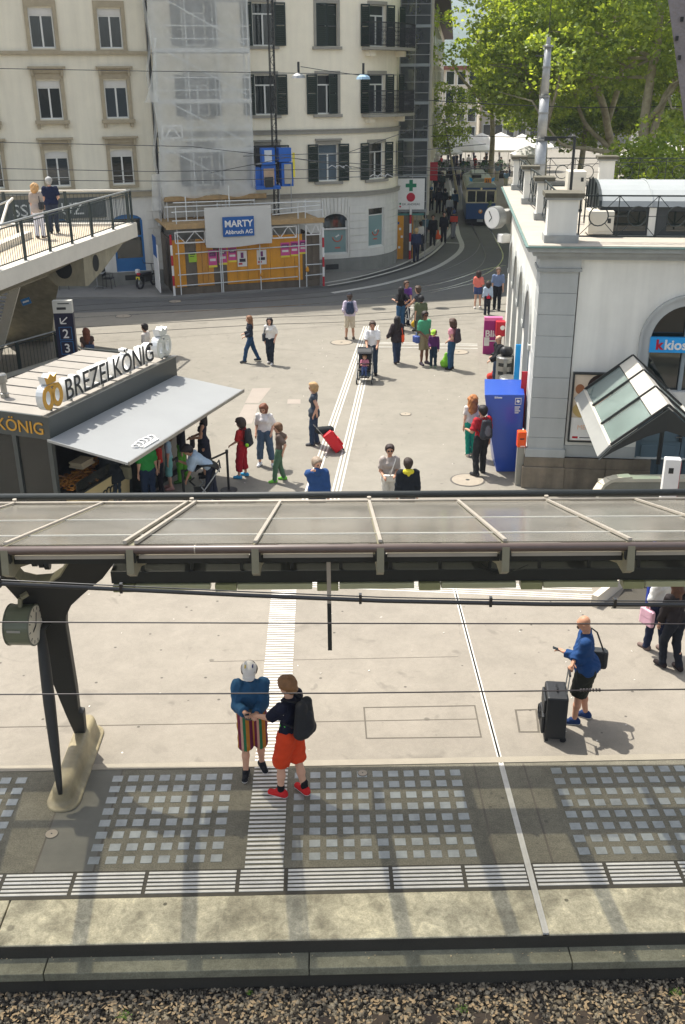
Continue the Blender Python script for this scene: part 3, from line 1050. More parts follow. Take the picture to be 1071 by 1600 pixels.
# shop window
def sub_frame(mb,x0,x1,z0,z1,w=0.05,y0=0.0,y1=0.06):
 return mb.box(x0,x0+w,y0,y1,z0,z1).box(x1-w,x1,y0,y1,z0,z1).box(x0+w,x1-w,y0,y1,z0,z0+w).box(x0+w,x1-w,y0,y1,z1-w,z1)
sh=MB().box(sw[0],sw[1],-0.02,0.02,sw[2]-0.02,sw[2]+0.10).box(sw[0],sw[1],-0.04,0.04,fac(530,357)[1]-0.04,fac(530,357)[1]+0.04).box(sw[1]-0.07,sw[1],0.05,0.12,sw[2]+0.1,sw[3]).build('shop_window',M_WHITEFR,b2)
MB().box(sw[0],sw[1]-0.07,0.03,0.05,sw[2]+0.1,fac(530,357)[1]-0.04).build('film_pane',M_SHOPGL,sh)
MB().xz([(sw[0],fac(530,357)[1]+0.04),(sw[1],fac(530,357)[1]+0.04)]+arch_poly(sw[0],sw[1],0,sw[3],8,0.35)[2:],0.06,0.08).build('pane',M_WGLASS,sh)
M_RED=mat('orange_red_print',(206,88,62),rough=0.5,var=0.05)
def smile(parent,cx,cz,r,y,rot=0.0):
 mb=MB()
 pts=[(cx+r*math.cos(a),y,cz+r*math.sin(a))for a in np.linspace(-PI*0.98,PI*0.08,14)]
 mb.tube(pts,0.022,6)
 return mb.build('smile_mark',M_RED,parent)
smile(sh,(sw[0]+sw[1])/2+0.12,sw[2]+0.85,0.24,0.02)
MB().box((sw[0]+sw[1])/2-0.3,(sw[0]+sw[1])/2+0.42,0.018,0.026,sw[2]+1.18,sw[2]+1.26).build('red_lettering',M_RED,sh)
MB().box((sw[0]+sw[1])/2,(sw[0]+sw[1])/2+0.26,0.018,0.026,sw[2]+0.28,sw[2]+0.34).build('red_lettering',M_RED,sh)
MB().cbox(((sw[0]+sw[1])/2+0.12,0.02,sw[2]+0.88),(0.2,0.01,0.07),ry=-0.5).build('white_mark',M_WHITEFR,sh)
# corner windows with balcony doors
def arc_frame(t):
 a=ARC_A*t
 return a
M_balc=M_BLACKIR
for i,(za,zb)in enumerate(rows2[:3]):
 a=arc_frame(tw)
 cx,cy=arc_pt(tw,-0.16)
 low=za if i==0 else za-0.85
 half=ARC_R*math.sin(ARC_A*dt)-0.03
 casement(b2,cx,za if i==0 else za,zb,half,cy,rot=a)
 for s_ in(-1,1):
  px_,py_=arc_pt(tw+s_*(dt+0.005),0.05)
  w_=0.46
  if s_<0:
   p2=arc_pt(tw-dt-0.12,0.05)
   ang_=math.atan2(py_-p2[1],px_-p2[0])
   shutter(b2,p2[0],p2[0]+w_,za,zb,p2[1],ang_)
  else:
   p2=arc_pt(tw+dt+0.12,0.06)
   ang_=math.atan2(p2[1]-py_,p2[0]-px_)
   shutter(b2,px_,px_+w_,za,zb,py_,ang_-0.35)
 p3=arc_pt(0.86,0.10)
 shutter(b2,p3[0],p3[0]+0.5,za,zb,p3[1],ARC_A*0.6)
 corner_band('surround',zb,zb+0.14,0.05,M_TRIM,tw-dt-0.02,tw+dt+0.02,5)
 if i==0:
  corner_band('sill',za-0.14,za-0.02,0.14,M_TRIM,tw-dt-0.05,tw+dt+0.05,5)
 if i>0:
  zf=za+0.0
  slab_t0,slab_t1=tw-dt-0.10,0.98
  corner_band('balcony_slab',zf-0.16,zf-0.04,0.85,M_TRIM,slab_t0,slab_t1,12,th=0.0)
  corner_band('balcony_corbel',zf-0.42,zf-0.17,0.45,M_CREAM,slab_t0+0.05,slab_t0+0.12,3,th=0.0)
  corner_band('balcony_corbel',zf-0.42,zf-0.17,0.45,M_CREAM,slab_t1-0.2,slab_t1-0.13,3,th=0.0)
  br=bpy.data.objects.new('balcony_railing',None);COL.objects.link(br);br.parent=b2
  for zz,ou in((zf+0.98,0.025),(zf+0.78,0.012),(zf+0.04,0.02),(zf+0.45,0.010)):
   MB().tube([(*arc_pt(slab_t0,0.80),zf-0.0+(zz-zf))]and[(*arc_pt(slab_t0+(slab_t1-slab_t0)*k/14,0.80),zz)for k in range(15)],ou,6).build('rail',M_balc,br)
   MB().tube([(*arc_pt(slab_t0,0.80),zz),(*arc_pt(slab_t0,0.05),zz)],ou,6).build('rail',M_balc,br)
  bars=MB()
  for k in range(58):
   t=slab_t0+(slab_t1-slab_t0)*k/57
   x_,y_=arc_pt(t,0.80)
   bars.tube([(x_,y_,zf),(x_,y_,zf+0.98)],0.011,4)
   if k%2==0:
    bars.tube([(x_+0.05*math.cos(ARC_A*t+q),y_+0.05*math.sin(ARC_A*t)*math.cos(q),zf+0.25+0.09*math.sin(q))for q in np.linspace(0,2*PI,7)],0.008,3,cap=False)
    bars.tube([(x_+0.045*math.cos(ARC_A*t+q),y_+0.045*math.sin(ARC_A*t)*math.cos(q),zf+0.62+0.07*math.sin(q))for q in np.linspace(0,2*PI,7)],0.008,3,cap=False)
  o=bars.build('scrollwork',M_balc,br);o['kind']='stuff'
a=ARC_A*tw
cx,cy=arc_pt(tw,-0.10)
half=ARC_R*math.sin(ARC_A*dt)-0.02
csw=MB().box(-half,half,-0.03,0.05,0,0.10).box(-half,-half+0.05,-0.02,0.06,0.1,1.9).box(half-0.05,half,-0.02,0.06,0.1,1.9).box(-half,half,-0.02,0.06,1.55,1.6).build('shop_window',M_WHITEFR,b2)
csw.location=(cx,cy,1.15);csw.rotation_euler=(0,0,a)
MB().box(-half+0.05,half-0.05,0.0,0.02,0.1,1.55).build('film_pane',M_SHOPGL,csw)
MB().box(-half+0.05,half-0.05,0.0,0.02,1.6,1.9).build('pane',M_WGLASS,csw)
smile(csw,0.0,0.78,0.2,-0.02)
MB().box(-0.12,0.12,-0.025,-0.015,0.38,0.43).build('red_lettering',M_RED,csw)
MB().cbox((0.03,-0.02,0.82),(0.16,0.01,0.06),ry=-0.6).build('white_mark',M_WHITEFR,csw)
g=MB().box(fac(508,421)[0],fac(528,418)[0],-0.15,-0.10,0.25,0.5).build('vent_grille',M_DKSTEEL,b2)
# down pipe at the party line
tag(MB().tube([facw(XL+0.05,-0.12,0.1),facw(XL+0.05,-0.12,15.4)],0.06,8).build('down_pipe',M_DKSTEEL,smooth=True),'dark rain pipe between the beige building and the netted scaffold','pipe')
# fire hydrant at the corner
t=thing('hydrant','small grey and red hydrant post at the foot of the rounded corner','hydrant',G(614,411,0.1))
MB().lathe([(0.13,0),(0.13,0.5),(0.10,0.55)],n=12).build('post',M_GALV,t)
MB().lathe([(0.12,0.55),(0.12,0.68),(0.06,0.76)],n=12).build('cap',mat('hydrant_red',(170,40,34)),t)
# ---- the beige building on the left
b1=thing('beige_building','beige stone fronted building with sandstone window surrounds and a blue shopfront','building',O2,FPH)
XL1=XL-17.5
cA,cB=fac(88,240)[0],fac(190,240)[0]
cs=cB-cA
cols1=[cA-3*cs,cA-2*cs,cA-cs,cA,cB]
r1=[(fac(95,291)[1],fac(95,236)[1]),(fac(85,186)[1],fac(83,126)[1]),(fac(75,75)[1],fac(68,12)[1])]
holes=[]
for i,(za,zb)in enumerate(r1):
 for cx in cols1:
  w_=0.50
  holes.append([(cx-w_,za),(cx+w_,za),(cx+w_,zb),(cx-w_,zb)]if i else arch_poly(cx-w_,cx+w_,za,zb-0.12,6,0.12))
z300=fac(200,303)[1]
holed_wall('upper_wall',XL1,XL-0.02,z300+0.1,15.4,holes,0.3,M_PLASTER1,b1)
bd=(fac(181,400)[0],fac(227,400)[0],fac(200,424)[1],fac(205,345)[1])
door_arch=arch_poly(bd[0],bd[1],bd[2],bd[3],8,0.30)
arches=[door_arch]
span=bd[1]-bd[0]
for k in(1,2,3):
 arches.append(arch_poly(bd[0]-k*3.3,bd[1]-k*3.3,bd[2],bd[3],8,0.30))
holed_wall('ground_floor_wall',XL1,XL-0.02,0.7,z300-0.12,arches,0.35,M_GREYST,b1,y=-0.05)
MB().box(XL1,XL-0.02,-0.10,0.3,0.0,0.7).build('base_course',M_BASEST,b1)
MB().box(XL1,XL-0.02,-0.2,0.1,z300-0.12,z300+0.1).build('string_course',M_SAND,b1)
MB().box(XL1,XL-0.02,-0.24,0.1,z300+0.101,z300+0.14).build('string_course',M_TRIM,b1)
z83=fac(150,83)[1]
MB().box(XL1,XL-0.02,-0.16,0.1,z83-0.06,z83+0.08).build('string_course',M_SAND,b1)
MB().box(XL1,XL-0.02,-0.5,0.3,15.4,16.0).build('eaves_cornice',M_TRIM,b1)
MB().box(XL1,XL-0.04,0.32,13,0.2,15.39).build('rooms',M_NIGHT,b1)
MB().box(XL1,XL-0.04,-0.45,13,16.0,16.2).build('flat_roof',MATS['roof_grey'],b1)
M_BLIND=mat('blind_box',(206,204,196),rough=0.6,var=0.04)
for i,(za,zb)in enumerate(r1):
 for cx in cols1:
  fr=casement(b1,cx,za,zb-0.26,0.49,0.10,transom=0)
  MB().box(-0.49,0.49,-0.03,0.05,zb-0.26-za,zb-za+(0.0 if i else 0.10)).build('blind_box',M_BLIND,fr)
  mb=MB()
  wd=0.16
  MB().box(cx-0.5-wd,cx-0.5,-0.07,-0.001,za-0.05,zb+0.05).build('jamb',M_SAND,b1)
  MB().box(cx+0.5,cx+0.5+wd,-0.07,-0.001,za-0.05,zb+0.05).build('jamb',M_SAND,b1)
  MB().box(cx-0.5-wd,cx+0.5+wd,-0.07,-0.001,zb+(0.051),zb+0.30).build('lintel',M_SAND,b1)
  if i<2:
   MB().box(cx-0.5-wd-0.12,cx+0.5+wd+0.12,-0.28,-0.001,zb+0.47,zb+0.56).build('hood',M_SAND,b1)
   MB().box(cx-0.5-wd,cx+0.5+wd,-0.14,-0.001,zb+0.301,zb+0.47).build('frieze',M_SAND,b1)
   for s_ in(-1,1):
    MB().box(cx+s_*0.62-0.06,cx+s_*0.62+0.06,-0.2,-0.071,zb+0.18,zb+0.465).build('bracket',M_SAND,b1)
  if i==1:
   MB().box(cx-0.72,cx+0.72,-0.25,-0.001,za-0.20,za-0.05).build('sill',M_SAND,b1)
   for s_ in(-1,1):
    MB().box(cx+s_*0.58-0.07,cx+s_*0.58+0.07,-0.2,-0.001,za-0.38,za-0.201).build('bracket',M_SAND,b1)
  else:
   MB().box(cx-0.66,cx+0.66,-0.12,-0.001,za-0.14,za-0.05).build('sill',M_SAND,b1)
  if i==0:
   MB().box(cx-0.5,cx+0.5,0.05,0.055,za+0.35,za+0.37).build('rail',M_WHITEFR,b1)
for k in range(8):
 z0=0.74+k*0.38
 for x0,x1 in((bd[1]+0.22,XL-0.05),):
  MB().box(x0,x0+(x1-x0)*(0.55 if k%2 else 0.42),-0.085,-0.051,z0,z0+0.345).build('stone_block',M_GREYST,b1)
  MB().box(x0+(x1-x0)*(0.55 if k%2 else 0.42)+0.03,x1,-0.085,-0.051,z0,z0+0.345).build('stone_block',M_GREYST,b1)
 for kk in range(3):
  xa=bd[1]-(kk+1)*3.3+0.22;xb=bd[0]-kk*3.3-0.22
  MB().box(xa,(xa+xb)/2-0.015,-0.085,-0.051,z0,z0+0.345).build('stone_block',M_GREYST,b1)
  MB().box((xa+xb)/2+0.015,xb,-0.085,-0.051,z0,z0+0.345).build('stone_block',M_GREYST,b1)
def shopfront(x0,x1,za,zs):
 mb=MB()
 mb.box(x0,x1,0.02,0.08,za,za+0.6)
 mb.box(x0,x0+0.09,0.0,0.08,za+0.6,zs+0.1).box(x1-0.09,x1,0.0,0.08,za+0.6,zs+0.1)
 zm=za+1.55
 mb.box(x0+0.09,x1-0.09,0.0,0.08,zm,zm+0.07)
 mb.xz([(x0,zs+0.1),(x1,zs+0.1)]+arch_poly(x0,x1,0,zs,8,0.3)[3:-1],0.0,0.08)
 f=mb.build('shopfront',M_BLUEDOOR,b1)
 MB().box(x0+0.09,x1-0.09,0.04,0.06,za+0.6,zm).build('pane',M_WGLASS,f)
 MB().box(x0+0.09,x1-0.09,0.04,0.06,zm+0.07,zs+0.1).build('pane',M_WGLASS,f)
shopfront(bd[0],bd[1],bd[2],bd[3])
for k in(1,2,3):
 shopfront(bd[0]-k*3.3,bd[1]-k*3.3,bd[2],bd[3])
MB().box(fac(196,437)[0],fac(222,437)[0],-0.115,-0.1,0.32,0.55).build('vent_grille',M_DKSTEEL,b1)
# dark name board with raised letters
zl0,zl1=fac(60,338)[1],fac(60,314)[1]
xl0=fac(-20,326)[0]
nb=MB().box(xl0-1.5,fac(165,326)[0],-0.30,-0.22,zl0-0.12,zl1+0.1).build('name_board',mat('board_grey',(84,88,84),rough=0.6),b1)
hlet=(zl1-zl0)*1.12
text_obj('lettering','SSE',hlet,M_WHITEFR,nb,(fac(19,326)[0],-0.31,zl0+0.05),(PI/2,0,0),extrude=0.02)
text_obj('lettering','UZ',hlet,M_WHITEFR,nb,(fac(95,326)[0],-0.31,zl0+0.05),(PI/2,0,0),extrude=0.02)
#  SCAFFOLD, HOARDING, NETS
def off_of(px,py):
 g=G(px,py,0.1)
 return-(g-O2).dot(EIN)
OFFH=(off_of(278,462)+off_of(503,446))/2
def fh(px,py,extra=0.0):
 x,z=fac(px,py,OFFH+extra)
 return x,z
HY=-OFFH
M_YEL=mat('yellow_shuttering',(204,140,30),rough=0.6,var=0.12,scale=3,streak=0.15)
M_YEL2=mat('worn_yellow_shuttering',(184,128,44),rough=0.6,var=0.15,scale=3,streak=0.15)
M_GREYBD=mat('grey_board',(98,88,74),rough=0.85,var=0.15,scale=6,streak=0.2)
M_WOOD=mat('plank_wood',(166,138,96),rough=0.8,var=0.2,scale=5,streak=0.1)
M_REDP=mat('red_warning_paint',(176,30,44),rough=0.5,var=0.06)
M_WHP=mat('white_warning_paint',(222,220,214),rough=0.5,var=0.06)
def poster(parent,name,x0,x1,z0,z1,y,bg,marks):
 p=MB().box(x0,x1,y-0.012,y,z0,z1).build(name,bg,parent)
 for(a,b,c,d,m)in marks:
  MB().box(x0+(x1-x0)*a,x0+(x1-x0)*b,y-0.016,y-0.012,z0+(z1-z0)*c,z0+(z1-z0)*d).build('print',m,p)
 return p
def cr(a,b):return(230+a/3.693,290+b/3.693)
hd=thing('hoarding','yellow and grey board hoarding in front of the scaffold at street level','hoarding',O2,FPH)
hx0,hx1=fh(*cr(165,640))[0],fh(*cr(1000,560))[0]
ztop=fh(*cr(500,300))[1]
edges_px=[165,235,298,330,362,395,470,530,590,650,720,800,860,905,960,1003]
cols=['y','g','w','w','w','g','y','y','y','y','y','y','y','g','g']
for i in range(len(edges_px)-1):
 xa=fh(*cr(edges_px[i],590))[0];xb=fh(*cr(edges_px[i+1],590))[0]
 m={'y':M_YEL,'w':M_YEL2,'g':M_GREYBD}[cols[i]]
 MB().box(xa+0.006,xb-0.006,HY+0.10+0.01*(i%2),HY+0.13+0.01*(i%2),0.42,ztop).build('board',m,hd)
MB().box(hx0,hx1,HY+0.09,HY+0.15,0.1,0.41).build('skirting_board',M_GREYBD,hd)
n_side=7
for k in range(n_side):
 ya=HY+0.16+k*(-HY-0.3)/n_side
 yb3=HY+0.16+(k+1)*(-HY-0.3)/n_side
 MB().box(hx0-0.02,hx0+0.02,ya+0.01,yb3-0.01,0.1,ztop).build('board',M_GREYBD,hd)
 MB().box(hx1-0.02,hx1+0.02,ya+0.01,yb3-0.01,0.1,ztop-0.2).build('board',M_GREYBD,hd)
M_PINK=mat('pink_poster',(196,72,132),rough=0.5,var=0.15,scale=8)
M_PURP=mat('purple_print',(110,40,96),rough=0.5)
M_LEMON=mat('lemon_print',(220,204,60),rough=0.5)
M_WPOST=mat('white_poster',(214,208,200),rough=0.5,var=0.05)
M_INK=mat('dark_print',(44,38,52),rough=0.5)
M_GPOST=mat('lime_poster',(150,186,46),rough=0.5)
def pst(a,b,c,d,kind):
 x0,z1=fh(*cr(a,b),-0.1);x1,z0=fh(*cr(c,d),-0.1)
 y=HY+0.095
 if kind=='pink':
  poster(hd,'pink_poster',x0,x1,z0,z1,y,M_PINK,[(0.1,0.9,0.62,0.9,M_PURP),(0.15,0.85,0.36,0.5,M_WPOST),(0.2,0.7,0.7,0.78,M_WPOST),(0,1,0,0.12,M_LEMON)])
 elif kind=='white':
  poster(hd,'white_poster',x0,x1,z0,z1,y,M_WPOST,[(0.35,0.65,0.55,0.9,M_PURP),(0.2,0.85,0.3,0.5,M_INK),(0.1,0.5,0.12,0.24,M_REDP)])
 else:
  poster(hd,'green_poster',x0,x1,z0,z1,y,M_GPOST,[(0.15,0.85,0.68,0.76,M_INK),(0.15,0.7,0.5,0.56,M_INK),(0,1,0.88,1,M_INK)])
for a in((352,372,406,470,'pink'),(410,362,463,455,'pink'),(466,356,518,440,'pink'),(520,378,578,465,'white'),(632,372,690,453,'white'),(770,330,824,412,'pink'),(827,323,874,405,'pink'),(878,316,922,392,'pink'),(238,380,288,440,'green')):
 pst(*a)
x_,z_=fh(*cr(925,482))
MB().lathe([(0.05,0),(0.09,0.05),(0.07,0.16),(0.03,0.24)],(x_,HY-0.02,z_-0.12),10).build('warning_lamp',M_YEL,hd)
x_,z_=fh(*cr(662,510))
MB().lathe([(0.05,0),(0.08,0.05),(0.06,0.14),(0.03,0.2)],(x_,HY-0.02,z_-0.12),10).build('warning_lamp',M_YEL,hd)
sc=thing('scaffold','tubular steel scaffold with plank deck standing around the hoarding','scaffold',O2,FPH)
M_STUBE=mat('scaffold_tube',(206,208,204),rough=0.5,var=0.1)
def pole(p,q,r=0.024,m=M_STUBE,name='pole',par=None):
 return MB().tube([p,q],r,6).build(name,m,par or sc)
def fpole(a,b,c,d,y=None,r=0.024,name='rail'):
 x0,z0=fh(*cr(a,b));x1,z1=fh(*cr(c,d))
 y=HY if y is None else y
 return pole((x0,y,z0),(x1,y,z1),r,name=name)
for a in((165,395,1010,338),(180,517,870,467),(175,580,870,525),(915,457,1010,452),(915,520,1015,510),(145,205,330,198),(140,155,330,146),(100,125,1000,90),(720,140,1000,112),(722,168,1010,140),(150,100,620,84)):
 fpole(*a)
for(px,t)in((163,120),(405,100),(428,340),(650,340),(870,100),(912,80),(1012,90),(220,60),(470,0)):
 x,zt=fh(*cr(px,t))
 zb_=0.1
 if px in(220,470):zb_=fh(*cr(px,200))[1]
 pole((x,HY,zb_),(x,HY,zt),name='standard')
for k,(px,b0)in enumerate(((160,645),(1018,582))):
 x,z0=fh(*cr(px,b0))
 zz=0.1
 n_=6
 for i in range(n_):
  MB().tube([(x,HY-0.06,zz),(x,HY-0.06,zz+0.44)],0.05,8).build('striped_post',M_WHP if i%2==(0 if k==0 else 1)else M_REDP,sc)
  zz+=0.44
def lattice(a,b,c,d):
 x0,zt=fh(*cr(a,b));x1,zb_=fh(*cr(c,d))
 mb=MB().bar((x0,HY,zt),(x1,HY,zt),0.05,0.05).bar((x0,HY,zb_),(x1,HY,zb_),0.05,0.05)
 n_=max(3,int((x1-x0)/0.42))
 for i in range(n_):
  xa,xb=x0+(x1-x0)*i/n_,x0+(x1-x0)*(i+1)/n_
  mb.bar((xa,HY,zb_ if i%2 else zt),(xb,HY,zt if i%2 else zb_),0.03,0.03,(0,1,0))
 mb.bar((x0,HY,zb_),(x0,HY,zt),0.04,0.04,(0,1,0)).bar((x1,HY,zb_),(x1,HY,zt),0.04,0.04,(0,1,0))
 mb.build('lattice_girder',M_WHP,sc)
lattice(160,270,335,325);lattice(335,262,718,322);lattice(720,240,862,297);lattice(918,225,1003,280)
zd=fh(*cr(200,236))[1]
for k in range(8):
 y0=HY-0.1+k*(-HY+0.0)/8
 MB().box(fh(*cr(105,240))[0],fh(*cr(1018,190))[0],y0+0.01,y0+(-HY)/8-0.01,zd-0.05-0.004*(k%2),zd+0.0).build('deck_plank',M_WOOD,sc)
MB().box(fh(*cr(105,240))[0],fh(*cr(1018,190))[0],HY-0.15,HY-0.105,zd-0.1,zd+0.12).build('toe_board',M_WOOD,sc)
# second, narrower deck above, carrying the netted scaffold
xs0,xs1=XL+0.05,fac(384,200)[0]
z2=fac(300,312,OFFH*0.45)[1]
yN=-OFFH*0.42
MB().box(xs0,xs1+0.5,yN-0.1,-0.3,z2-0.06,z2).build('deck_plank',M_WOOD,sc)
MB().box(xs0,xs1+0.5,yN-0.16,yN-0.11,z2-0.02,z2+0.16).build('toe_board',M_WOOD,sc)
for x in np.linspace(xs0+0.1,xs1-0.05,4):
 pole((x,yN,zd),(x,yN,13.6),name='standard')
 pole((x,-0.5,zd),(x,-0.5,13.6),name='standard')
lv=2.0
zlev=[z2+2.02*k for k in range(1,6)]
for z in zlev:
 MB().box(xs0,xs1,yN+0.02,-0.45,z-0.05,z-0.01).build('deck_board',M_GALV,sc)
 for dz in(0.5,1.0):
  pole((xs0,yN,z+dz),(xs1,yN,z+dz),name='rail')
 MB().box(xs0,xs1,yN-0.04,yN-0.015,z-0.02,z+0.14).build('toe_board',mat('toe_board_pale',(190,190,184),rough=0.6),sc)
for k in range(5):
 za=z2+2.02*k
 pole((xs0+0.6,yN-0.05,za+2.0),(xs1-0.2,yN-0.05,za+0.3),name='brace')
zt_=fac(268,206,-yN)[1]
mb=MB()
for(p,q)in(((0,0),(0.85,0)),((0,0.5),(0.85,0.5)),((0,0),(0,0.5)),((0.85,0),(0.85,0.5)),((0.1,0),(0.42,0.48)),((0.42,0.48),(0.75,0))):
 x0_=fac(254,206,-yN)[0]
 mb.bar((x0_+p[0],yN-0.06,zt_-0.25+p[1]),(x0_+q[0],yN-0.06,zt_-0.25+q[1]),0.05,0.04,(0,1,0))
mb.build('lattice_girder',M_WHP,sc)
# nets: real sheets with weave holes in the material
def net_mat(name,col,dens):
 m,n,l,out=new_mat(name)
 df=n.new('ShaderNodeBsdfDiffuse');df.inputs[0].default_value=srgb(col)
 tl=n.new('ShaderNodeBsdfTranslucent');tl.inputs[0].default_value=srgb(col)
 ms=n.new('ShaderNodeMixShader');ms.inputs[0].default_value=0.45
 l.new(df.outputs[0],ms.inputs[1]);l.new(tl.outputs[0],ms.inputs[2])
 tr=n.new('ShaderNodeBsdfTransparent')
 tc=n.new('ShaderNodeTexCoord')
 t=n.new('ShaderNodeTexNoise');t.inputs['Scale'].default_value=1.2;t.inputs['Detail'].default_value=6
 l.new(tc.outputs['Object'],t.inputs['Vector'])
 mr=n.new('ShaderNodeMapRange')
 mr.inputs['From Min'].default_value=0.3;mr.inputs['From Max'].default_value=0.7
 mr.inputs['To Min'].default_value=dens*0.8;mr.inputs['To Max'].default_value=min(1,dens*1.2)
 l.new(t.outputs['Fac'],mr.inputs['Value'])
 m2=n.new('ShaderNodeMixShader')
 l.new(mr.outputs[0],m2.inputs[0]);l.new(tr.outputs[0],m2.inputs[1]);l.new(ms.outputs[0],m2.inputs[2])
 l.new(m2.outputs[0],out.inputs['Surface'])
 MATS[name]=m
 return m
M_NETW=net_mat('white_net',(244,246,242),0.47)
M_NETG=net_mat('grey_net',(112,118,116),0.68)
def cloth_grid(x0,x1,z0,z1,y,nx_,nz_,amp,seed,fn=None):
 rg=np.random.default_rng(seed)
 ph=rg.uniform(0,6,6)
 vs,fs=[],[]
 for j in range(nz_+1):
  for i in range(nx_+1):
   u,v=i/nx_,j/nz_
   x=x0+(x1-x0)*u;z=z0+(z1-z0)*v
   d=amp*(math.sin(x*3.1+ph[0]+0.8*math.sin(z*1.3+ph[1]))+0.6*math.sin(z*2.3+ph[2]+x)+0.5*math.sin(x*7+z*3+ph[3]))
   p=[x,y+d,z]
   if fn:p=fn(u,v,p)
   vs.append(tuple(p))
 for j in range(nz_):
  for i in range(nx_):
   a=j*(nx_+1)+i
   fs.append((a,a+1,a+nx_+2,a+nx_+1))
 return MB().add(vs,fs)
nt=thing('white_scaffold_net','translucent white debris net hanging over the scaffold on the cream building','net',O2,FPH)
def netfn(u,v,p):
 if v<0.06:p[1]-=0.25*(1-v/0.06)*(0.6+0.4*math.sin(u*9));p[2]+=0.08*math.sin(u*14)
 if u<0.06:p[0]+=0.06*math.sin(p[2]*2.1)
 return p
cloth_grid(xs0-0.1,xs1,z2+0.15,13.6,yN-0.12,46,110,0.02,3,netfn).build('net_sheet',M_NETW,nt,smooth=True)
side=cloth_grid(-0.0,1.0,z2-1.2,13.6,0,14,90,0.02,5)
side.v=[(xs0-0.14+0.10*math.sin(v[2]*1.9)+v[1],yN-0.15+v[0]*(-0.2-yN),v[2])for v in side.v]
side.build('net_side',M_NETW,nt,smooth=True)
# torn flap
fl=[]
xf,zf_=fac(224,160,-yN)
mb=cloth_grid(xf,xs0+0.05,zf_,fac(230,60,-yN)[1],yN-0.2,8,30,0.05,9,lambda u,v,p:[p[0]+(1-u)*(0.75*v**0.7),p[1],p[2]-0.0])
mb.build('net_flap',M_NETW,nt,smooth=True)
mb=cloth_grid(fh(*cr(38,140))[0],fh(*cr(92,140))[0],fh(*cr(60,130))[1]-0.2,fh(*cr(60,0))[1]+0.4,HY*0.75,8,20,0.05,12,lambda u,v,p:[p[0]+0.3*(1-v)*0.2+v*0.15,p[1],p[2]])
mb.build('net_flap',M_NETW,nt,smooth=True)
# banner
bx0,bz1=fh(*cr(328,128),0.24);bx1,bz0=fh(*cr(722,338),0.24)
bn=thing('company_banner','pale sheet banner with a blue sign reading MARTY Abbruch AG on the scaffold','banner',O2,FPH)
BY=HY-0.24
cloth_grid(bx0,bx1,bz0,bz1,BY,40,22,0.011,7,lambda u,v,p:[p[0],p[1],p[2]-0.05*(1-v)*math.sin(u*5)]).build('sheet',mat('banner_cloth',(196,194,186),rough=0.8,var=0.06,scale=2),bn,smooth=True)
qx0,qz1=fh(*cr(434,183),0.3);qx1,qz0=fh(*cr(620,288),0.3)
pn=MB().box(qx0,qx1,BY-0.07,BY-0.05,qz0,qz1).build('blue_panel',mat('banner_blue',(20,84,150),rough=0.6,var=0.04),bn)
tw1=text_obj('lettering','MARTY',0.62,M_WHP,pn,(qx0+0.08,BY-0.075,qz0+(qz1-qz0)*0.50),(PI/2,0,0),bold=0.016)
tw2=text_obj('lettering','Abbruch AG',0.40,M_WHP,pn,(qx0+0.10,BY-0.075,qz0+(qz1-qz0)*0.14),(PI/2,0,0),bold=0.010)
for tw_,frac in((tw1,0.90),(tw2,0.88)):
 wv=max(v.co.x for v in tw_.data.vertices)-min(v.co.x for v in tw_.data.vertices)
 k_=(qx1-qx0)*frac/wv
 tw_.scale=(k_,min(k_,(qz1-qz0)*0.40/0.45/(1 if tw_ is tw1 else 1.0))if False else k_,1)
t=thing('site_sign','tall white site board with a blue panel at the left end of the hoarding','sign',O2,FPH)
x_=fh(*cr(75,500))[0]
MB().box(x_-0.02,x_+0.02,HY+0.3,HY+1.8,0.2,fh(*cr(75,350))[1]).build('board',M_WHP,t)
MB().box(x_-0.03,x_-0.021,HY+0.45,HY+1.6,1.7,2.6).build('blue_panel',MATS['banner_blue'],t)
# builders' hoist with its mast
hz=thing('builders_hoist','blue builders hoist car on a tall lattice mast against the cream facade','hoist',O2,FPH)
def hp(px,py,off=1.0):return fac(px,py,off)
mx,_=hp(430,250)
for dx,dy in((-0.1,-0.1),(0.1,-0.1),(0.1,0.1),(-0.1,0.1)):
 MB().tube([(mx+dx,-1.0+dy,zd),(mx+dx,-1.0+dy,14.0)],0.022,5).build('mast_leg',M_DKSTEEL,hz)
mb=MB()
z=zd
k=0
while z<13.8:
 s_=1 if k%2 else-1
 mb.bar((mx-0.1*s_,-1.1,z),(mx+0.1*s_,-1.1,z+0.35),0.018,0.018,(0,1,0))
 mb.bar((mx+0.1,-1.0-0.1*s_,z),(mx+0.1,-1.0+0.1*s_,z+0.35),0.018,0.018,(1,0,0))
 mb.bar((mx-0.1,-1.1,z),(mx+0.1,-1.1,z),0.018,0.018)
 z+=0.35;k+=1
mb.build('mast_bracing',M_DKSTEEL,hz)['kind']='stuff'
M_HOIST=mat('hoist_blue',(24,92,176),rough=0.45,var=0.08)
cx0,cz1=hp(392,232);cx1,cz0=hp(460,294)
def hb_(a,b,c,d,m,name,y0=-1.7,y1=-1.35):
 x0,z1=hp(a,b,1.5);x1,z0=hp(c,d,1.5)
 return MB().box(x0,x1,y0,y1,z0,z1).build(name,m,hz)
hb_(398,262,409,292,M_HOIST,'side_panel',-1.6,-0.6)
hb_(406,231,427,256,M_HOIST,'control_box',-1.9,-1.5)
hb_(410,234,422,252,mat('hoist_grey_panel',(190,196,200)),'panel',-1.92,-1.9)
hb_(407,258,430,293,M_HOIST,'cage_frame',-1.75,-1.7)
hb_(410,263,427,291,mat('plywood_tan',(186,158,130),var=0.2),'cage_board',-1.80,-1.76)
hb_(411,276,424,291,M_DKSTEEL,'motor',-1.95,-1.81)
hb_(434,231,454,252,M_HOIST,'cage_top',-1.7,-1.2)
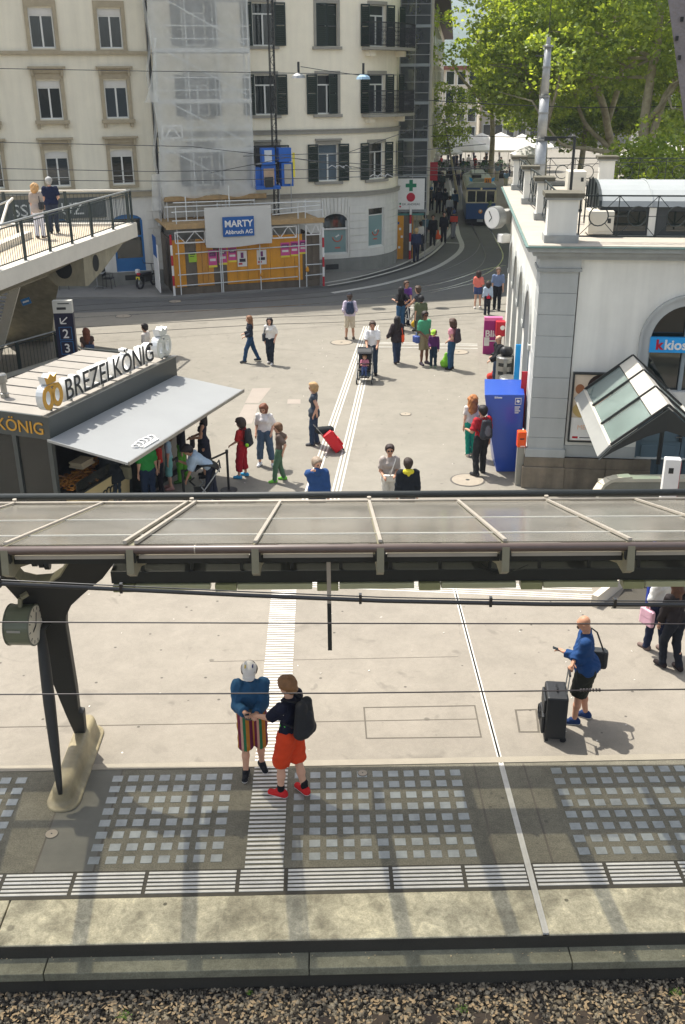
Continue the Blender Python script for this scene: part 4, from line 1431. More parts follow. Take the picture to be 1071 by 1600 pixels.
hb_(438,254,457,290,M_HOIST,'cage_frame',-1.75,-1.3)
hb_(442,256,454,286,mat('plywood_grey',(170,164,150),var=0.15),'cage_board',-1.79,-1.76)
hb_(398,290,436,294,M_HOIST,'floor_beam',-1.9,-0.8)
hb_(455,238,459,276,M_LEMON,'yellow_rail',-1.8,-1.74)
for a in((392,256,392,290),(396,258,396,292),(434,285,434,330),(452,285,453,330),(390,256,430,254)):
 x0,z0=hp(a[0],a[1],1.5);x1,z1=hp(a[2],a[3],1.5)
 MB().tube([(x0,-1.85,z0),(x1,-1.85,z1)],0.02,5).build('tube',M_GALV,hz)
MB().box(hp(400,230)[0],hp(440,230)[0],-0.9,-0.7,hp(400,262)[1],hp(400,228)[1]).build('dark_screen',M_DKSTEEL,hz)
# ---- netted scaffold tower at the street corner
YT=G(628,405,0.1).y+0.2
tx0,tx1=AY(621,300,YT).x,AY(668,300,YT).x
tt=thing('netted_scaffold_tower','tall scaffold tower wrapped in grey net at the corner of the narrow street','scaffold',(0,0,0))
zt0,zt1=AY(640,336,YT).z,15.8
MB().box(tx0+0.02,tx1-0.02,YT+0.02,YT+9.5,zt0,zt1).build('net_wrap',M_NETG,tt)
for x in(tx0+0.05,(tx0+tx1)/2,tx1-0.05):
 for y in(YT-0.02,YT+3,YT+6.2):
  MB().tube([(x,y,0.1),(x,y,zt1)],0.022,6).build('standard',M_GALV,tt)
step=AY(640,40,YT).z-AY(640,101,YT).z
z0_=AY(640,101,YT).z
k0=int((z0_-zt0)/step)+1
for k in range(-k0,5):
 z=z0_+k*step
 if z<zt0:continue
 MB().box(tx0,tx1,YT-0.03,YT+9.5,z-0.09,z+0.05).build('deck_board',mat('dull_deck_board',(140,146,146),rough=0.6,var=0.1),tt)
 for dz in(0.45,0.95):
  MB().tube([(tx0,YT-0.03,z+dz),(tx1,YT-0.03,z+dz)],0.018,6).build('rail',M_GALV,tt)
MB().box(tx1-0.01,tx1+0.12,YT+0.1,YT+9.4,zt0,zt1).build('edge_board',mat('pale_edge_board',(176,170,150),var=0.1),tt)
hb2=thing('corner_hoarding','narrow hoarding of grey boards with one yellow board under the pharmacy sign','hoarding',(0,0,0))
YH=YT-0.12
zt_h=AY(625,337,YH).z
for(a,b,m)in((612,618.5,M_GREYBD),(618.7,630.5,M_YEL),(630.7,642,M_GREYBD)):
 MB().box(AY(a,380,YH).x,AY(b,380,YH).x,YH,YH+0.05,0.1,zt_h).build('board',m,hb2)
MB().box(AY(644,380,YH).x,AY(645.5,380,YH).x,YH,YH+6,0.1,zt_h).build('board',M_YEL2,hb2)
for(dx,dz,m)in((0.12,0.35,M_WHP),(0.25,0.9,M_WHP),(0.15,1.3,M_WHP),(0.05,1.6,MATS['banner_blue'])):
 xx=AY(619,380,YH).x+dx
 MB().box(xx,xx+0.11,YH-0.006,YH-0.001,0.3+dz,0.42+dz).build('paper_scrap',m,hb2)
zz=0.1
xx=AY(641,380,YH-0.1).x
for i in range(6):
 MB().tube([(xx,YH-0.1,zz),(xx,YH-0.1,zz+0.46)],0.055,8).build('striped_post',M_WHP if i%2 else M_REDP,hb2)
 zz+=0.46
sg=thing('pharmacy_sign','white pharmacy sign with green cross and red disc on the scaffold corner','sign',(0,0,0))
YS=YT-0.10
s0,s1=AY(622,279,YS),AY(663,327,YS)
pnl=MB().box(s0.x,s1.x,YS-0.06,YS,s1.z,s0.z).build('panel',M_WHP,sg)
w=s1.x-s0.x
cxm=s0.x+w*0.49
h=s0.z-s1.z
M_GREEN=mat('sign_green',(0,116,78),rough=0.5)
M_CRIM=mat('sign_crimson',(176,10,44),rough=0.5)
czm=s1.z+h*0.78
a_,b__=w*0.2,w*0.065
MB().xz([(cxm-b__,czm-a_),(cxm+b__,czm-a_),(cxm+b__,czm-b__),(cxm+a_,czm-b__),(cxm+a_,czm+b__),(cxm+b__,czm+b__),(cxm+b__,czm+a_),(cxm-b__,czm+a_),(cxm-b__,czm+b__),(cxm-a_,czm+b__),(cxm-a_,czm-b__),(cxm-b__,czm-b__)],YS-0.075,YS-0.061).build('green_cross',M_GREEN,pnl)
MB().tube([(cxm,YS-0.061,s1.z+h*0.40),(cxm,YS-0.075,s1.z+h*0.40)],w*0.16,28).build('red_disc',M_CRIM,pnl)
for z_,m in((0.19,M_GREEN),(0.10,M_CRIM)):
 MB().tube([(s0.x+w*0.1,YS-0.061,s1.z+h*z_),(s0.x+w*0.1,YS-0.072,s1.z+h*z_)],w*0.035,12).build('dot',m,pnl)
text_obj('lettering','DR. ANDREAE',w*0.105,M_DKSTEEL,pnl,(s0.x+w*0.17,YS-0.065,s1.z+h*0.14),(PI/2,0,0))
MB().box(s0.x,s1.x,YS-0.05,YS,s1.z-0.30,s1.z-0.2).build('lower_rail',mat('sign_teal_rail',(70,120,112)),sg)
# ---- far buildings, hills
fb=thing('far_street_building','pale building with wide dark eaves further down the narrow street','building',(0,0,0))
SD=Vector((math.sin(R(6.3)),math.cos(R(6.3)),0))
SR=Vector((SD.y,-SD.x,0))
pA=AY(669,250,70.0);pA.z=0
pB=pA+SD*62
M_FAR1=mat('far_pale_plaster',(200,190,170),rough=0.9,var=0.08,streak=0.06)
MB().prism([(pA.x,pA.y),(pB.x,pB.y),(pB.x-12,pB.y+2),(pA.x-10,pA.y+2)],0,13.6).build('wall',M_FAR1,fb)
MB().prism([((pA+SR*1.1).x,(pA+SR*1.1).y-0.6),((pB+SR*1.1).x,(pB+SR*1.1).y+0.6),(pB.x-12,pB.y+2),(pA.x-10,pA.y)],13.6,13.85).build('roof',mat('far_roof',(74,62,56),var=0.2),fb)
for k in range(11):
 c=pA+SD*(3+k*5.4)
 for z in(1.2,5.0,8.4,11.0):
  p=c+SR*0.02
  f=MB().bar(p+Vector((0,0,z)),p+SD*1.1+Vector((0,0,z)),0.06,0.0001)
  fr=MB().cbox((0,0,0.9),(0.10,1.2,1.8)).build('window',M_WHITEFR,fb)
  fr.location=(p.x,p.y,z);fr.rotation_euler=(0,0,-R(6.3))
  MB().cbox((0.055,0,0.9),(0.02,1.0,1.6)).build('pane',M_WGLASS,fr)
MB().cbox((AY(672,300,66).x,66,3.6),(0.9,0.12,1.1)).build('red_shop_sign',M_REDP,fb)
def far_block(name,label,px0,px1,Y,ztop,col,nw,nf,roof=(120,74,56)):
 t=thing(name,label,'building',(0,0,0))
 x0,x1=AY(px0,200,Y).x,AY(px1,200,Y).x
 MB().box(x0,x1,Y,Y+12,0,ztop).build('wall',mat(name+str(px0)+'_plaster',col,rough=0.9,var=0.07,streak=0.06),t)
 MB().prism([(x0-0.5,-0.5),(x1+0.5,-0.5),(x1+0.5,12.5),(x0-0.5,12.5)],0,0.5,M=Matrix.Translation((0,Y,ztop))).build('roof',mat('far_tiles%d'%px0,roof,var=0.2),t)
 w=(x1-x0)/nw
 for i in range(nw):
  for j in range(nf):
   c=x0+w*(i+0.5);z=1.2+j*(ztop-0.8)/nf
   fr=MB().box(c-0.65,c+0.65,Y-0.08,Y-0.001,z,z+1.9).build('window',M_WHITEFR,t)
   MB().box(c-0.52,c+0.52,Y-0.1,Y-0.081,z+0.12,z+1.78).build('pane',M_WGLASS,fr)
 return t
far_block('square_building','cream building behind the square, seen through the leaves above the umbrellas',640,745,152,10.5,(206,196,176),6,4)
far_block('square_building','long pale building at the far side of the square behind the trees',752,990,160,15,(190,182,166),13,4)
far_block('square_building','grey white building behind the plane trees at the far right',1000,1300,150,16,(178,176,170),13,4)
# wooded hills
hv,hf=[],[]
NX,NY=60,8
rgh=np.random.default_rng(4)
for j in range(NY+1):
 for i in range(NX+1):
  x=-900+3200*i/NX
  y=900+150*j
  t=j/NY
  h=(60+95*t)*(0.75+0.25*math.sin(x*0.003+1.1)+0.12*math.sin(x*0.011))*math.sin(min(1,t*1.2)*PI/2)*(1+0.04*rgh.normal())
  hv.append((x,y,h-1 if j else-2))
for j in range(NY):
 for i in range(NX):
  a=j*(NX+1)+i
  hf.append((a,a+1,a+NX+2,a+NX+1))
struct('hills',MB().add(hv,hf),mat('wooded_hill',(62,84,62),rough=1.0,var=0.35,scale=0.02,obj=False),smooth=True)
#  STATION BUILDING ON THE RIGHT
SC=G(820,760,0)
SROT=-R(6.3)
st=thing('station_building','pale plastered station building with a railed roof terrace and arched openings','building',SC,SROT)
sx_,sy_=Vector((math.cos(SROT),math.sin(SROT),0)),Vector((-math.sin(SROT),math.cos(SROT),0))
def sfront(px,py,off=0.0):
 P=SC-sy_*off
 d=ray(px,py);o=Vector((0,0,CAM_H))
 t=(P-o).dot(sy_)/d.dot(sy_)
 w=o+d*t-SC
 return(w.dot(sx_),w.z)
def sside(px,py,off=0.0):
 P=SC-sx_*off
 d=ray(px,py);o=Vector((0,0,CAM_H))
 t=(P-o).dot(sx_)/d.dot(sx_)
 w=o+d*t-SC
 return(w.dot(sy_),w.z)
def stop(px,py,z):
 w=G(px,py,z)-SC
 return(w.dot(sx_),w.dot(sy_))
M_STW=mat('station_plaster',(217,215,205),rough=0.9,var=0.06,scale=1.2,var2=0.07,streak=0.09,bump=0.1,bscale=50)
M_STP=mat('station_pilaster_stone',(168,170,166),rough=0.85,var=0.07,scale=2,streak=0.08)
M_STB=mat('station_base_stone',(122,112,96),rough=0.9,var=0.3,scale=2.2,streak=0.25,bump=0.4)
M_STC=mat('station_cornice',(150,152,148),rough=0.8,var=0.15,scale=3,streak=0.1)
M_ROOFG=mat('terrace_sheet',(168,160,146),rough=0.7,var=0.12,scale=2,obj=True)
M_COPPER=mat('cornice_sheet',(98,122,116),rough=0.5,var=0.15,scale=4)
LX,LY=12.0,sside(785,300)[0]
LY=max(11.0,min(14.5,stop(785,296,5.5)[1]))
zc=sfront(880,386,0.35)[1]
zb1=sfront(850,714)[1]
# front wall with the arched window and the door
acx=sfront(1075,535)[0]
rin=acx-sfront(1016,535)[0]
zsp=sfront(1075,535)[1]
dx0=sfront(994,700)[0]
dzt=sfront(1000,650)[1]+0.1
arch=arch_poly(acx-rin,acx+rin,dzt+0.45,zsp,18)
door=[(dx0,0.10),(dx0+2.1,0.10),(dx0+2.1,dzt),(dx0,dzt)]
holed_wall('front_wall',0.85,LX,zb1,zc-0.30,[[(p[0],max(p[1],zb1+0.01))for p in arch],[(dx0,zb1+0.005),(dx0+2.1,zb1+0.005),(dx0+2.1,dzt),(dx0,dzt)]],0.35,M_STW,st,y=0.08)
MB().box(0.80,dx0,0.0,0.4,0.5,zb1).build('base_stone',M_STB,st)
bx=0.86
for k,w in enumerate((0.95,1.0,dx0-0.85-1.96)):
 if w<0.2:w=0.3
 MB().box(bx,min(bx+w-0.012,dx0),-0.03,0.38,0.505,zb1).build('base_stone',M_STB,st)
 MB().box(bx+0.0,min(bx+w-0.012,dx0),-0.07,0.38,0.0,0.50).build('base_stone',M_STB,st)
 bx+=w
MB().box(dx0+2.1,LX,-0.03,0.38,0.0,zb1).build('base_stone',M_STB,st)
MB().box(0.80,dx0,0.055,0.3,zb1+0.001,zb1+0.28).build('plinth_band',M_STP,st)
# corner pilaster of separate stones
pw_=0.82
zcap=sfront(860,424)[1]
njn=9
ph_=(zcap-zb1)/njn
for k in range(njn):
 MB().box(0.0,pw_,0.0,pw_,zb1+k*ph_+0.012,zb1+(k+1)*ph_).build('pilaster_stone',M_STP,st,bevel=0.006)
MB().box(0.012,pw_-0.012,0.012,pw_-0.012,zb1,zcap).build('pilaster_core',M_STC,st)
MB().box(-0.09,pw_+0.06,-0.09,pw_+0.1,0.0,0.52).build('base_stone',M_STB,st,bevel=0.01)
MB().box(-0.05,pw_+0.03,-0.05,pw_+0.1,0.525,zb1).build('base_stone',M_STB,st,bevel=0.01)
MB().box(-0.04,pw_+0.04,-0.04,pw_+0.05,zb1+0.002,zb1+0.2).build('pilaster_foot',M_STP,st,bevel=0.01)
MB().box(-0.06,pw_+0.06,-0.06,pw_,zcap,zcap+0.07).build('capital',M_STC,st)
MB().box(-0.03,pw_+0.03,-0.03,pw_,zcap+0.071,zc-0.3).build('capital',M_STP,st)
# cornice on both sides
for k,(z0,z1,o_)in enumerate(((zc-0.30,zc-0.22,0.08),(zc-0.219,zc-0.12,0.18),(zc-0.119,zc-0.03,0.30),(zc-0.029,zc,0.36))):
 m=M_COPPER if k==3 else M_STC
 MB().box(-o_,LX,-o_,LY+o_,z0,z1).build('cornice',m,st)
MB().box(-0.30,LX,-0.30,LY+0.3,zc+0.0005,zc+0.02).build('roof_terrace',M_ROOFG,st)
MB().box(0.4,LX-0.2,0.5,LY-0.4,0.15,zc-0.31).build('interior',M_NIGHT,st)
# arch trim, window, sign
def ring(name,cx,z0,r0,r1,y0,y1,m,parent,zbot=None,n=20):
 mb=MB()
 pts0=[(cx+r0*math.cos(PI*k/n),z0+r0*math.sin(PI*k/n))for k in range(n+1)]
 pts1=[(cx+r1*math.cos(PI*k/n),z0+r1*math.sin(PI*k/n))for k in range(n+1)]
 if zbot is not None:
  pts0=[(cx+r0,zbot)]+pts0+[(cx-r0,zbot)]
  pts1=[(cx+r1,zbot)]+pts1+[(cx-r1,zbot)]
 for i in range(len(pts0)-1):
  mb.xz([pts0[i],pts0[i+1],pts1[i+1],pts1[i]],y0,y1)
 return mb.build(name,m,parent)
ring('arch_trim',acx,zsp,rin,rin+0.17,0.02,0.079,M_STP,st,dzt+0.1)
ring('arch_trim',acx,zsp,rin+0.171,rin+0.23,-0.02,0.079,M_STP,st,dzt+0.1)
aw=MB().box(acx-0.04,acx+0.04,0.18,0.26,dzt+0.45,zsp+rin).box(acx-rin,acx+rin,0.18,0.26,zsp-0.06,zsp+0.0).build('arched_window',mat('window_grey_paint',(140,150,152),rough=0.5),st)
ring('window_rim',acx,zsp,rin-0.05,rin,0.18,0.25,MATS['window_grey_paint'],aw,dzt+0.45)
MB().xz(arch_poly(acx-rin,acx+rin,dzt+0.45,zsp,16),0.27,0.28).build('pane',M_WGLASS,aw)
MB().box(acx+0.1,acx+0.5,0.262,0.269,zsp+0.4,zsp+0.62).build('yellow_poster',M_YEL,aw)
s_x0,s_z1=sfront(1015,527,0.0);_,s_z0=sfront(1015,550.5,0.0)
ks=MB().box(acx-rin-0.0,acx+rin,0.0,0.10,s_z0,s_z1).build('kiosk_sign',mat('kiosk_blue',(30,150,214),rough=0.4),st)
hk=s_z1-s_z0
text_obj('lettering','k',hk*0.9,M_CRIM,ks,(acx-rin+0.13,-0.004,s_z0+hk*0.22),(PI/2,0,0),bold=0.012)
text_obj('lettering','kiosk',hk*0.9,M_WHP,ks,(acx-rin+0.31,-0.004,s_z0+hk*0.22),(PI/2,0,0),bold=0.008)
# door
M_DOOR=mat('door_bluegrey',(92,110,118),rough=0.5,var=0.06)
for k in range(2):
 x0=dx0+0.05+k*1.0
 dr=MB().box(x0,x0+0.98,0.22,0.28,0.1,dzt).build('door',M_DOOR,st)
 for(a,b,c,d)in((0.1,0.45,0.2,0.95),(0.53,0.88,0.2,0.95),(0.1,0.88,1.05,1.3),(0.1,0.88,1.42,dzt-0.25)):
  MB().box(x0+a,x0+b,0.195,0.219,0.1+c,0.1+d).build('panel',M_DOOR,dr,bevel=0.01)
 if k==0:
  MB().box(x0+0.93,x0+0.98,0.16,0.22,1.15,1.4).build('handle',M_DKSTEEL,dr)
  MB().box(x0+0.84,x0+0.97,0.13,0.155,1.26,1.285).build('lever',M_STEEL,dr)
MB().box(dx0,dx0+0.05,0.14,0.3,0.1,dzt).build('door_jamb',M_DOOR,st)
MB().box(dx0-0.2,dx0+2.3,-0.3,0.3,0.0,0.1).build('door_step',M_STB,st)
# poster case
p0x,p1z=sfront(897,583,0.05);p1x,_=sfront(962,583,0.05);_,p0z=sfront(889,691,0.05)
pc_=thing('advert_case','framed advertisement poster showing a dark haired person, on the station wall','poster',SC,SROT)
sub_frame(MB(),p0x,p1x,p0z,p1z,0.035,-0.04,0.075).build('frame',M_DKSTEEL,pc_)
MB().box(p0x+0.03,p1x-0.03,-0.01,0.02,p0z+0.03,p1z-0.03).build('poster_sheet',mat('poster_warm',(206,190,168),rough=0.4,var=0.15,scale=2),pc_)
pwid,phei=p1x-p0x,p1z-p0z
def pp_(a,b,c,d,col,nm,y=-0.014,ell=False):
 x0,x1=p0x+pwid*a,p0x+pwid*b
 z0,z1=p0z+phei*c,p0z+phei*d
 poly=[(x0,z0),(x1,z0),(x1,z1),(x0,z1)]if not ell else[((x0+x1)/2+(x1-x0)/2*math.cos(t),(z0+z1)/2+(z1-z0)/2*math.sin(t))for t in np.linspace(0,2*PI,20,endpoint=False)]
 MB().xz(poly,y,y+0.003).build(nm,mat('print_%d_%d_%d'%col,col,rough=0.4,var=0.08),pc_)
pp_(0.36,0.97,0.62,0.98,(46,32,28),'printed_hair',ell=True)
pp_(0.46,0.9,0.55,0.9,(196,140,112),'printed_face',-0.018,ell=True)
pp_(0.08,0.3,0.70,0.84,(150,96,60),'printed_blur',ell=True)
pp_(0.05,0.97,0.33,0.62,(186,160,100),'printed_shirt',-0.016,ell=True)
pp_(0.03,0.97,0.03,0.36,(224,222,216),'printed_ground',-0.020)
text_obj('lettering','MEIN PRO',0.15,mat('peach_print',(226,188,160)),pc_,(p0x+0.18,-0.024,p0z+phei*0.19),(PI/2,0,0))
pp_(0.10,0.24,0.055,0.085,(176,20,40),'printed_logo',-0.024)
pp_(0.28,0.7,0.062,0.075,(90,90,90),'printed_line',-0.024)
# side wall facing the plaza: piers, arches
M_SIDE=M_STW
ny=4
ay0=pw_+0.45
aw_=(LY-ay0-0.5)/ny
holes=[]
for k in range(ny):
 y0=ay0+k*aw_+0.32;y1=ay0+(k+1)*aw_-0.32
 holes.append(arch_poly(y0,y1,0.25,3.05,12))
o=holed_wall('side_wall',pw_+0.0,LY,0.12,zc-0.30,holes,0.35,M_SIDE,st)
me=o.data
for v in me.vertices:
 x,y,z=v.co
 v.co=(y+0.02,x,z)
me.flip_normals()
MB().box(-0.03,0.3,pw_+0.1,LY,0.0,0.119).build('side_step',M_STB,st)
for k in range(ny):
 y0=ay0+k*aw_+0.32;y1=ay0+(k+1)*aw_-0.32
 r_=(y1-y0)/2;c_=(y0+y1)/2
 mb=MB()
 n=16
 for ro,ri,xo in((r_+0.16,r_,-0.03),):
  P1=[(c_+ro*math.cos(PI*q/n),3.05+ro*math.sin(PI*q/n))for q in range(n+1)]
  P0_=[(c_+ri*math.cos(PI*q/n),3.05+ri*math.sin(PI*q/n))for q in range(n+1)]
  for i in range(n):
   q=[P0_[i],P0_[i+1],P1[i+1],P1[i]]
   vs=[(xo,a,b)for a,b in q]+[(0.019,a,b)for a,b in q]
   mb.add(vs,[(3,2,1,0),(4,5,6,7),(0,1,5,4),(1,2,6,5),(2,3,7,6),(3,0,4,7)])
 mb.build('arch_trim',M_STP,st)
 MB().box(-0.04,0.019,y0-0.30,y0-0.02,2.92,3.05).box(-0.04,0.019,y1+0.02,y1+0.30,2.92,3.05).build('impost',M_STP,st)
 d_=MB().box(0.20,0.26,y0,y1,0.2,3.0+r_).build('side_window',M_WGLASS,st)
 MB().box(0.16,0.20,y0,y0+0.08,0.2,3.0).box(0.16,0.2,y1-0.08,y1,0.2,3.0).box(0.16,0.2,c_-0.04,c_+0.04,0.2,3.05+r_).box(0.16,0.2,y0+0.08,y1-0.08,2.95,3.05).build('window_frame',MATS['window_grey_paint'],d_)
 if k<2:
  MB().box(-0.14,0.0,y0-0.26,y0-0.22,1.0+k*0.3,2.4).build('hanging_banner',M_REDP if k==0 else MATS['kiosk_blue'],st)
def pier(x,y,w,d,h,name='terrace_pier'):
 p=MB().box(x-w/2,x+w/2,y-d/2,y+d/2,0.16,h-0.12).build(name,M_STW,st)
 p.location=(0,0,zc+0.02)
 MB().box(x-w/2-0.05,x+w/2+0.05,y-d/2-0.05,y+d/2+0.05,0,0.16).build('pier_foot',M_STC,p)
 MB().box(x-w/2-0.06,x+w/2+0.06,y-d/2-0.06,y+d/2+0.06,h-0.12,h-0.07).build('pier_cap',M_STC,p)
 MB().box(x-w/2-0.1,x+w/2+0.1,y-d/2-0.1,y+d/2+0.1,h-0.07,h+0.02).build('pier_cap',mat('mossy_cap',(92,88,74),rough=0.9,var=0.3),p)
n0=stop(877,380,zc+0.02)
fy=n0[1]+0.2
fx=n0[0]
hp_=1.0
pier(fx,fy+0.1,0.62,0.5,hp_)
side_px=[(847,344),(826,319),(809,297)]
spts=[stop(a,b,zc+0.02)for a,b in side_px]
sxm=fx-0.12
for(a,b)in spts:
 pier(a,b+0.15,0.30,0.32,hp_)
allp=[(sxm,fy+0.3)]+[(a,b+0.15)for a,b in spts]
M_RAILG=mat('green_black_ironwork',(38,46,44),rough=0.5,var=0.1)
def rail_panel(p,q,h0=0.12,h1=0.95,nrep=None,post=True):
 """wrought iron railing with circles and crossed bars, from p to q (local, terrace)"""
 p,q=Vector((*p,zc+0.02)),Vector((*q,zc+0.02))
 L=(q-p).length
 u=(q-p).normalized()
 up=Vector((0,0,1))
 e=bpy.data.objects.new('terrace_railing',None);COL.objects.link(e);e.parent=st
 for hz_ in(h0,h1):
  MB().bar(p+up*hz_,q+up*hz_,0.03,0.03).build('rail',M_RAILG,e)
 nrep=nrep or max(1,round(L/0.78))
 s=L/nrep
 hc=(h0+h1)/2
 rr_=0.2
 mb=MB()
 for k in range(nrep):
  c=p+u*(s*(k+0.5))+up*hc
  mb.tube([c+u*(rr_*math.cos(t))+up*(rr_*math.sin(t))for t in np.linspace(0,2*PI,17)],0.014,5,cap=False)
  a=p+u*(s*k);b=p+u*(s*(k+1))
  for(x_,z_)in((a,h0),(a,h1),(b,h0),(b,h1)):
   e_=x_+up*z_
   d=(c-e_).normalized()
   mb.tube([e_,c-d*rr_],0.010,4)
  mb.bar(a+up*h0,a+up*h1,0.02,0.02,u)
  for t in(-1,1):
   mb.tube([c+u*t*rr_,c+u*t*s/2],0.010,4)
 mb.build('ironwork',M_RAILG,e)['kind']='stuff'
 if post:
  k=0.0
  while k<L:
   MB().bar(p+u*(0.01+k),p+u*(0.01+k)+up*(h1),0.03,0.03,u).build('post',M_RAILG,e)
   k+=2.4
 return e
rail_panel((fx+0.36,fy+0.02),(LX,fy+0.02))
for i in range(len(allp)-1):
 a,b=allp[i],allp[i+1]
 rail_panel((a[0]+0.05,a[1]+0.2),(b[0]+0.0,b[1]-0.18),post=False)
yb_t=spts[-1][1]+0.2
bx_=stop(977,290,zc+0.5)[0]
rail_panel((spts[-1][0]+0.2,yb_t),(bx_-0.2,yb_t));rail_panel((bx_+0.2,yb_t),(LX,yb_t))
pier(bx_,yb_t,0.45,0.4,hp_)
# barrel vaulted skylight
vx0,vy0=stop(948,372,zc+0.02)
vr_w=1.15
vy_c=vy0+1.6
vx0=stop(935,345,zc+0.3)[0]
vl=LX
M_ZINC=mat('zinc_roof',(150,154,152),rough=0.6,metal=0.0,var=0.06,scale=3)
sk=bpy.data.objects.new('barrel_skylight',None);COL.objects.link(sk);sk.parent=st
zk=zc+0.02
MB().box(vx0,vl,vy_c-vr_w,vy_c+vr_w,zk,zk+0.62).build('side_wall',mat('skylight_wall',(60,64,64),rough=0.6,var=0.2),sk)
for k in range(5):
 MB().box(vx0+0.3+k*1.15,vx0+1.0+k*1.15,vy_c-vr_w-0.02,vy_c-vr_w-0.001,zk+0.1,zk+0.52).build('side_pane',M_WGLASS,sk)
 MB().box(vx0+1.05+k*1.15,vx0+1.2+k*1.15,vy_c-vr_w-0.04,vy_c-vr_w-0.001,zk+0.0,zk+0.6).build('mullion',M_STW,sk)
n=12
seg=1.1
xk=vx0
def vault(x0,x1,r_add=0.0,z0=0.62,name='vault_sheet',m=M_ZINC):
 vs=[]
 for x in(x0,x1):
  for k in range(n+1):
   a=PI*k/n
   vs.append((x,vy_c-(vr_w+0.08+r_add)*math.cos(a),zk+z0+(0.46+r_add)*math.sin(a)))
 fs=[(k,k+1,n+1+k+1,n+1+k)for k in range(n)]
 fs+=[tuple(reversed(range(n+1))),tuple(range(n+1,2*n+2))]
 return MB().add(vs,fs).build(name,m,sk)
while xk<vl:
 vault(xk,min(xk+seg-0.03,vl))
 vault(xk+seg-0.03,xk+seg,0.025,name='seam')
 xk+=seg
vault(vx0-0.06,vx0-0.001,0.03,name='end_arch',m=M_RAILG)
for k in range(5):
 a=PI*(k+1)/6
 MB().bar((vx0-0.08,vy_c-vr_w*math.cos(a)*0.95,zk),(vx0-0.08,vy_c-vr_w*math.cos(a)*0.95,zk+0.6+0.55*math.sin(a)),0.03,0.03,(1,0,0)).build('glazing_bar',M_RAILG,sk)
M_CAB=mat('cabinet_cream',(208,202,186),rough=0.5,var=0.05)
def cab(px0,py_top,px1,py_bot,depth,label,ybase):
 x0,y0=stop(px0,py_bot,zk);x1,_=stop(px1,py_bot,zk)
 o_=Vector((0,0,CAM_H));d=ray(px0,py_top);wy=(SC+sy_*y0)
 t_=(wy-o_).dot(sy_)/d.dot(sy_);zt2=(o_+d*t_).z
 c=thing('air_cabinet',label,'air conditioner',SC,SROT,'cabinets on the roof terrace')
 MB().box(x0,x1,y0,y0+depth,zk+0.05,zt2).build('housing',M_CAB,c,bevel=0.015)
 MB().box(x0+0.03,x1-0.03,y0-0.012,y0-0.001,zk+0.12,zk+0.12+(zt2-zk)*0.7).build('front_panel',M_CAB,c,bevel=0.008)
 MB().box(x1-0.14,x1-0.07,y0-0.016,y0-0.012,zt2-0.25,zt2-0.15).build('plate',M_DKSTEEL,c)
 MB().box(x0+0.04,x0+0.12,y0+0.02,y0+depth-0.02,zk,zk+0.05).build('foot',M_DKSTEEL,c)
 MB().box(x1-0.12,x1-0.04,y0+0.02,y0+depth-0.02,zk,zk+0.05).build('foot',M_DKSTEEL,c)
cab(884,268,912,330,0.7,'tall cream cabinet standing on the terrace behind the corner pier',0)
cab(913,310,928,345,0.6,'small cream cabinet in the middle of the terrace group',0)
cab(918,330,957,370,0.7,'wide cream cabinet directly behind the terrace railing',0)
# lamp pole on the terrace and ventilation pipe
x,y=stop(888,345,zk)
lp=thing('terrace_lamp_pole','thin dark pole with a short arm to the left on the roof terrace','lamp',SC+sx_*x+sy_*y+Vector((0,0,zk)),SROT)
YY=lp.location.y
ztp=AY(893,213,YY).z-zk
MB().tube([(0,0,0),(0,0,ztp)],0.035,8).build('pole',M_DKSTEEL,lp)
MB().box(-0.42,0.0,-0.02,0.02,ztp-0.03,ztp+0.0).build('arm',M_DKSTEEL,lp)
MB().box(-0.72,-0.42,-0.06,0.06,ztp-0.10,ztp-0.0).build('lamp_head',M_DKSTEEL,lp)
x,y=stop(1057,288,zk)
vp=thing('vent_pipe','grey ventilation pipe with a conical hat behind the barrel skylight','pipe',SC+sx_*x+sy_*(vy_c+1.4)+Vector((0,0,zk)),SROT)
MB().tube([(0,0,0),(0,0,1.75)],0.11,12).build('pipe',mat('pipe_bluegrey',(128,138,142),rough=0.5),vp)
MB().lathe([(0.15,1.72),(0.15,1.80),(0.12,1.86),(0.02,2.0)],n=12).build('hat',M_GALV,vp)
# mast
YM=spts[-1][1]
mw=SC+sx_*(stop(842,290,zk)[0])+sy_*(YM-0.9)
ms=thing('telescopic_mast','tall grey telescopic antenna mast rising from the roof terrace','mast',(AY(842,285,mw.y).x,mw.y,zc))
ztm=AY(852,70,mw.y).z-zc
txm=AY(852,70,mw.y).x-ms.location.x
secs=[(0,.17),(.36,.17),(.36,.145),(.66,.145),(.66,.12),(.9,.11),(1.0,.10)]
def mp(t):return(txm*t*0+(txm*t)*0.0,0,ztm*t)
MB().tube([mp(0),mp(.37)],.17,14).build('lower_section',M_GALV,ms,smooth=True)
MB().tube([mp(.37),mp(.66)],.145,14).build('middle_section',M_GALV,ms,smooth=True)
MB().tube([mp(.66),mp(1.0)],[.12,.10],14).build('upper_section',M_GALV,ms,smooth=True)
for t,r_ in((.37,.19),(.2,.185),(.55,.165),(.66,.16),(.85,.135),(.985,.16)):
 MB().tube([mp(t),mp(t+0.012)],r_,14).build('collar',M_STEEL,ms)
MB().tube([mp(1.0),mp(1.05)],.06,8).build('head',M_GALV,ms)
MB().tube([mp(1.05),mp(1.28)],.012,5).build('whip',M_DKSTEEL,ms)
MB().tube([(-0.35,0,ztm*.93),(0.0,0,ztm*.93)],.02,5).build('side_arm',M_DKSTEEL,ms)
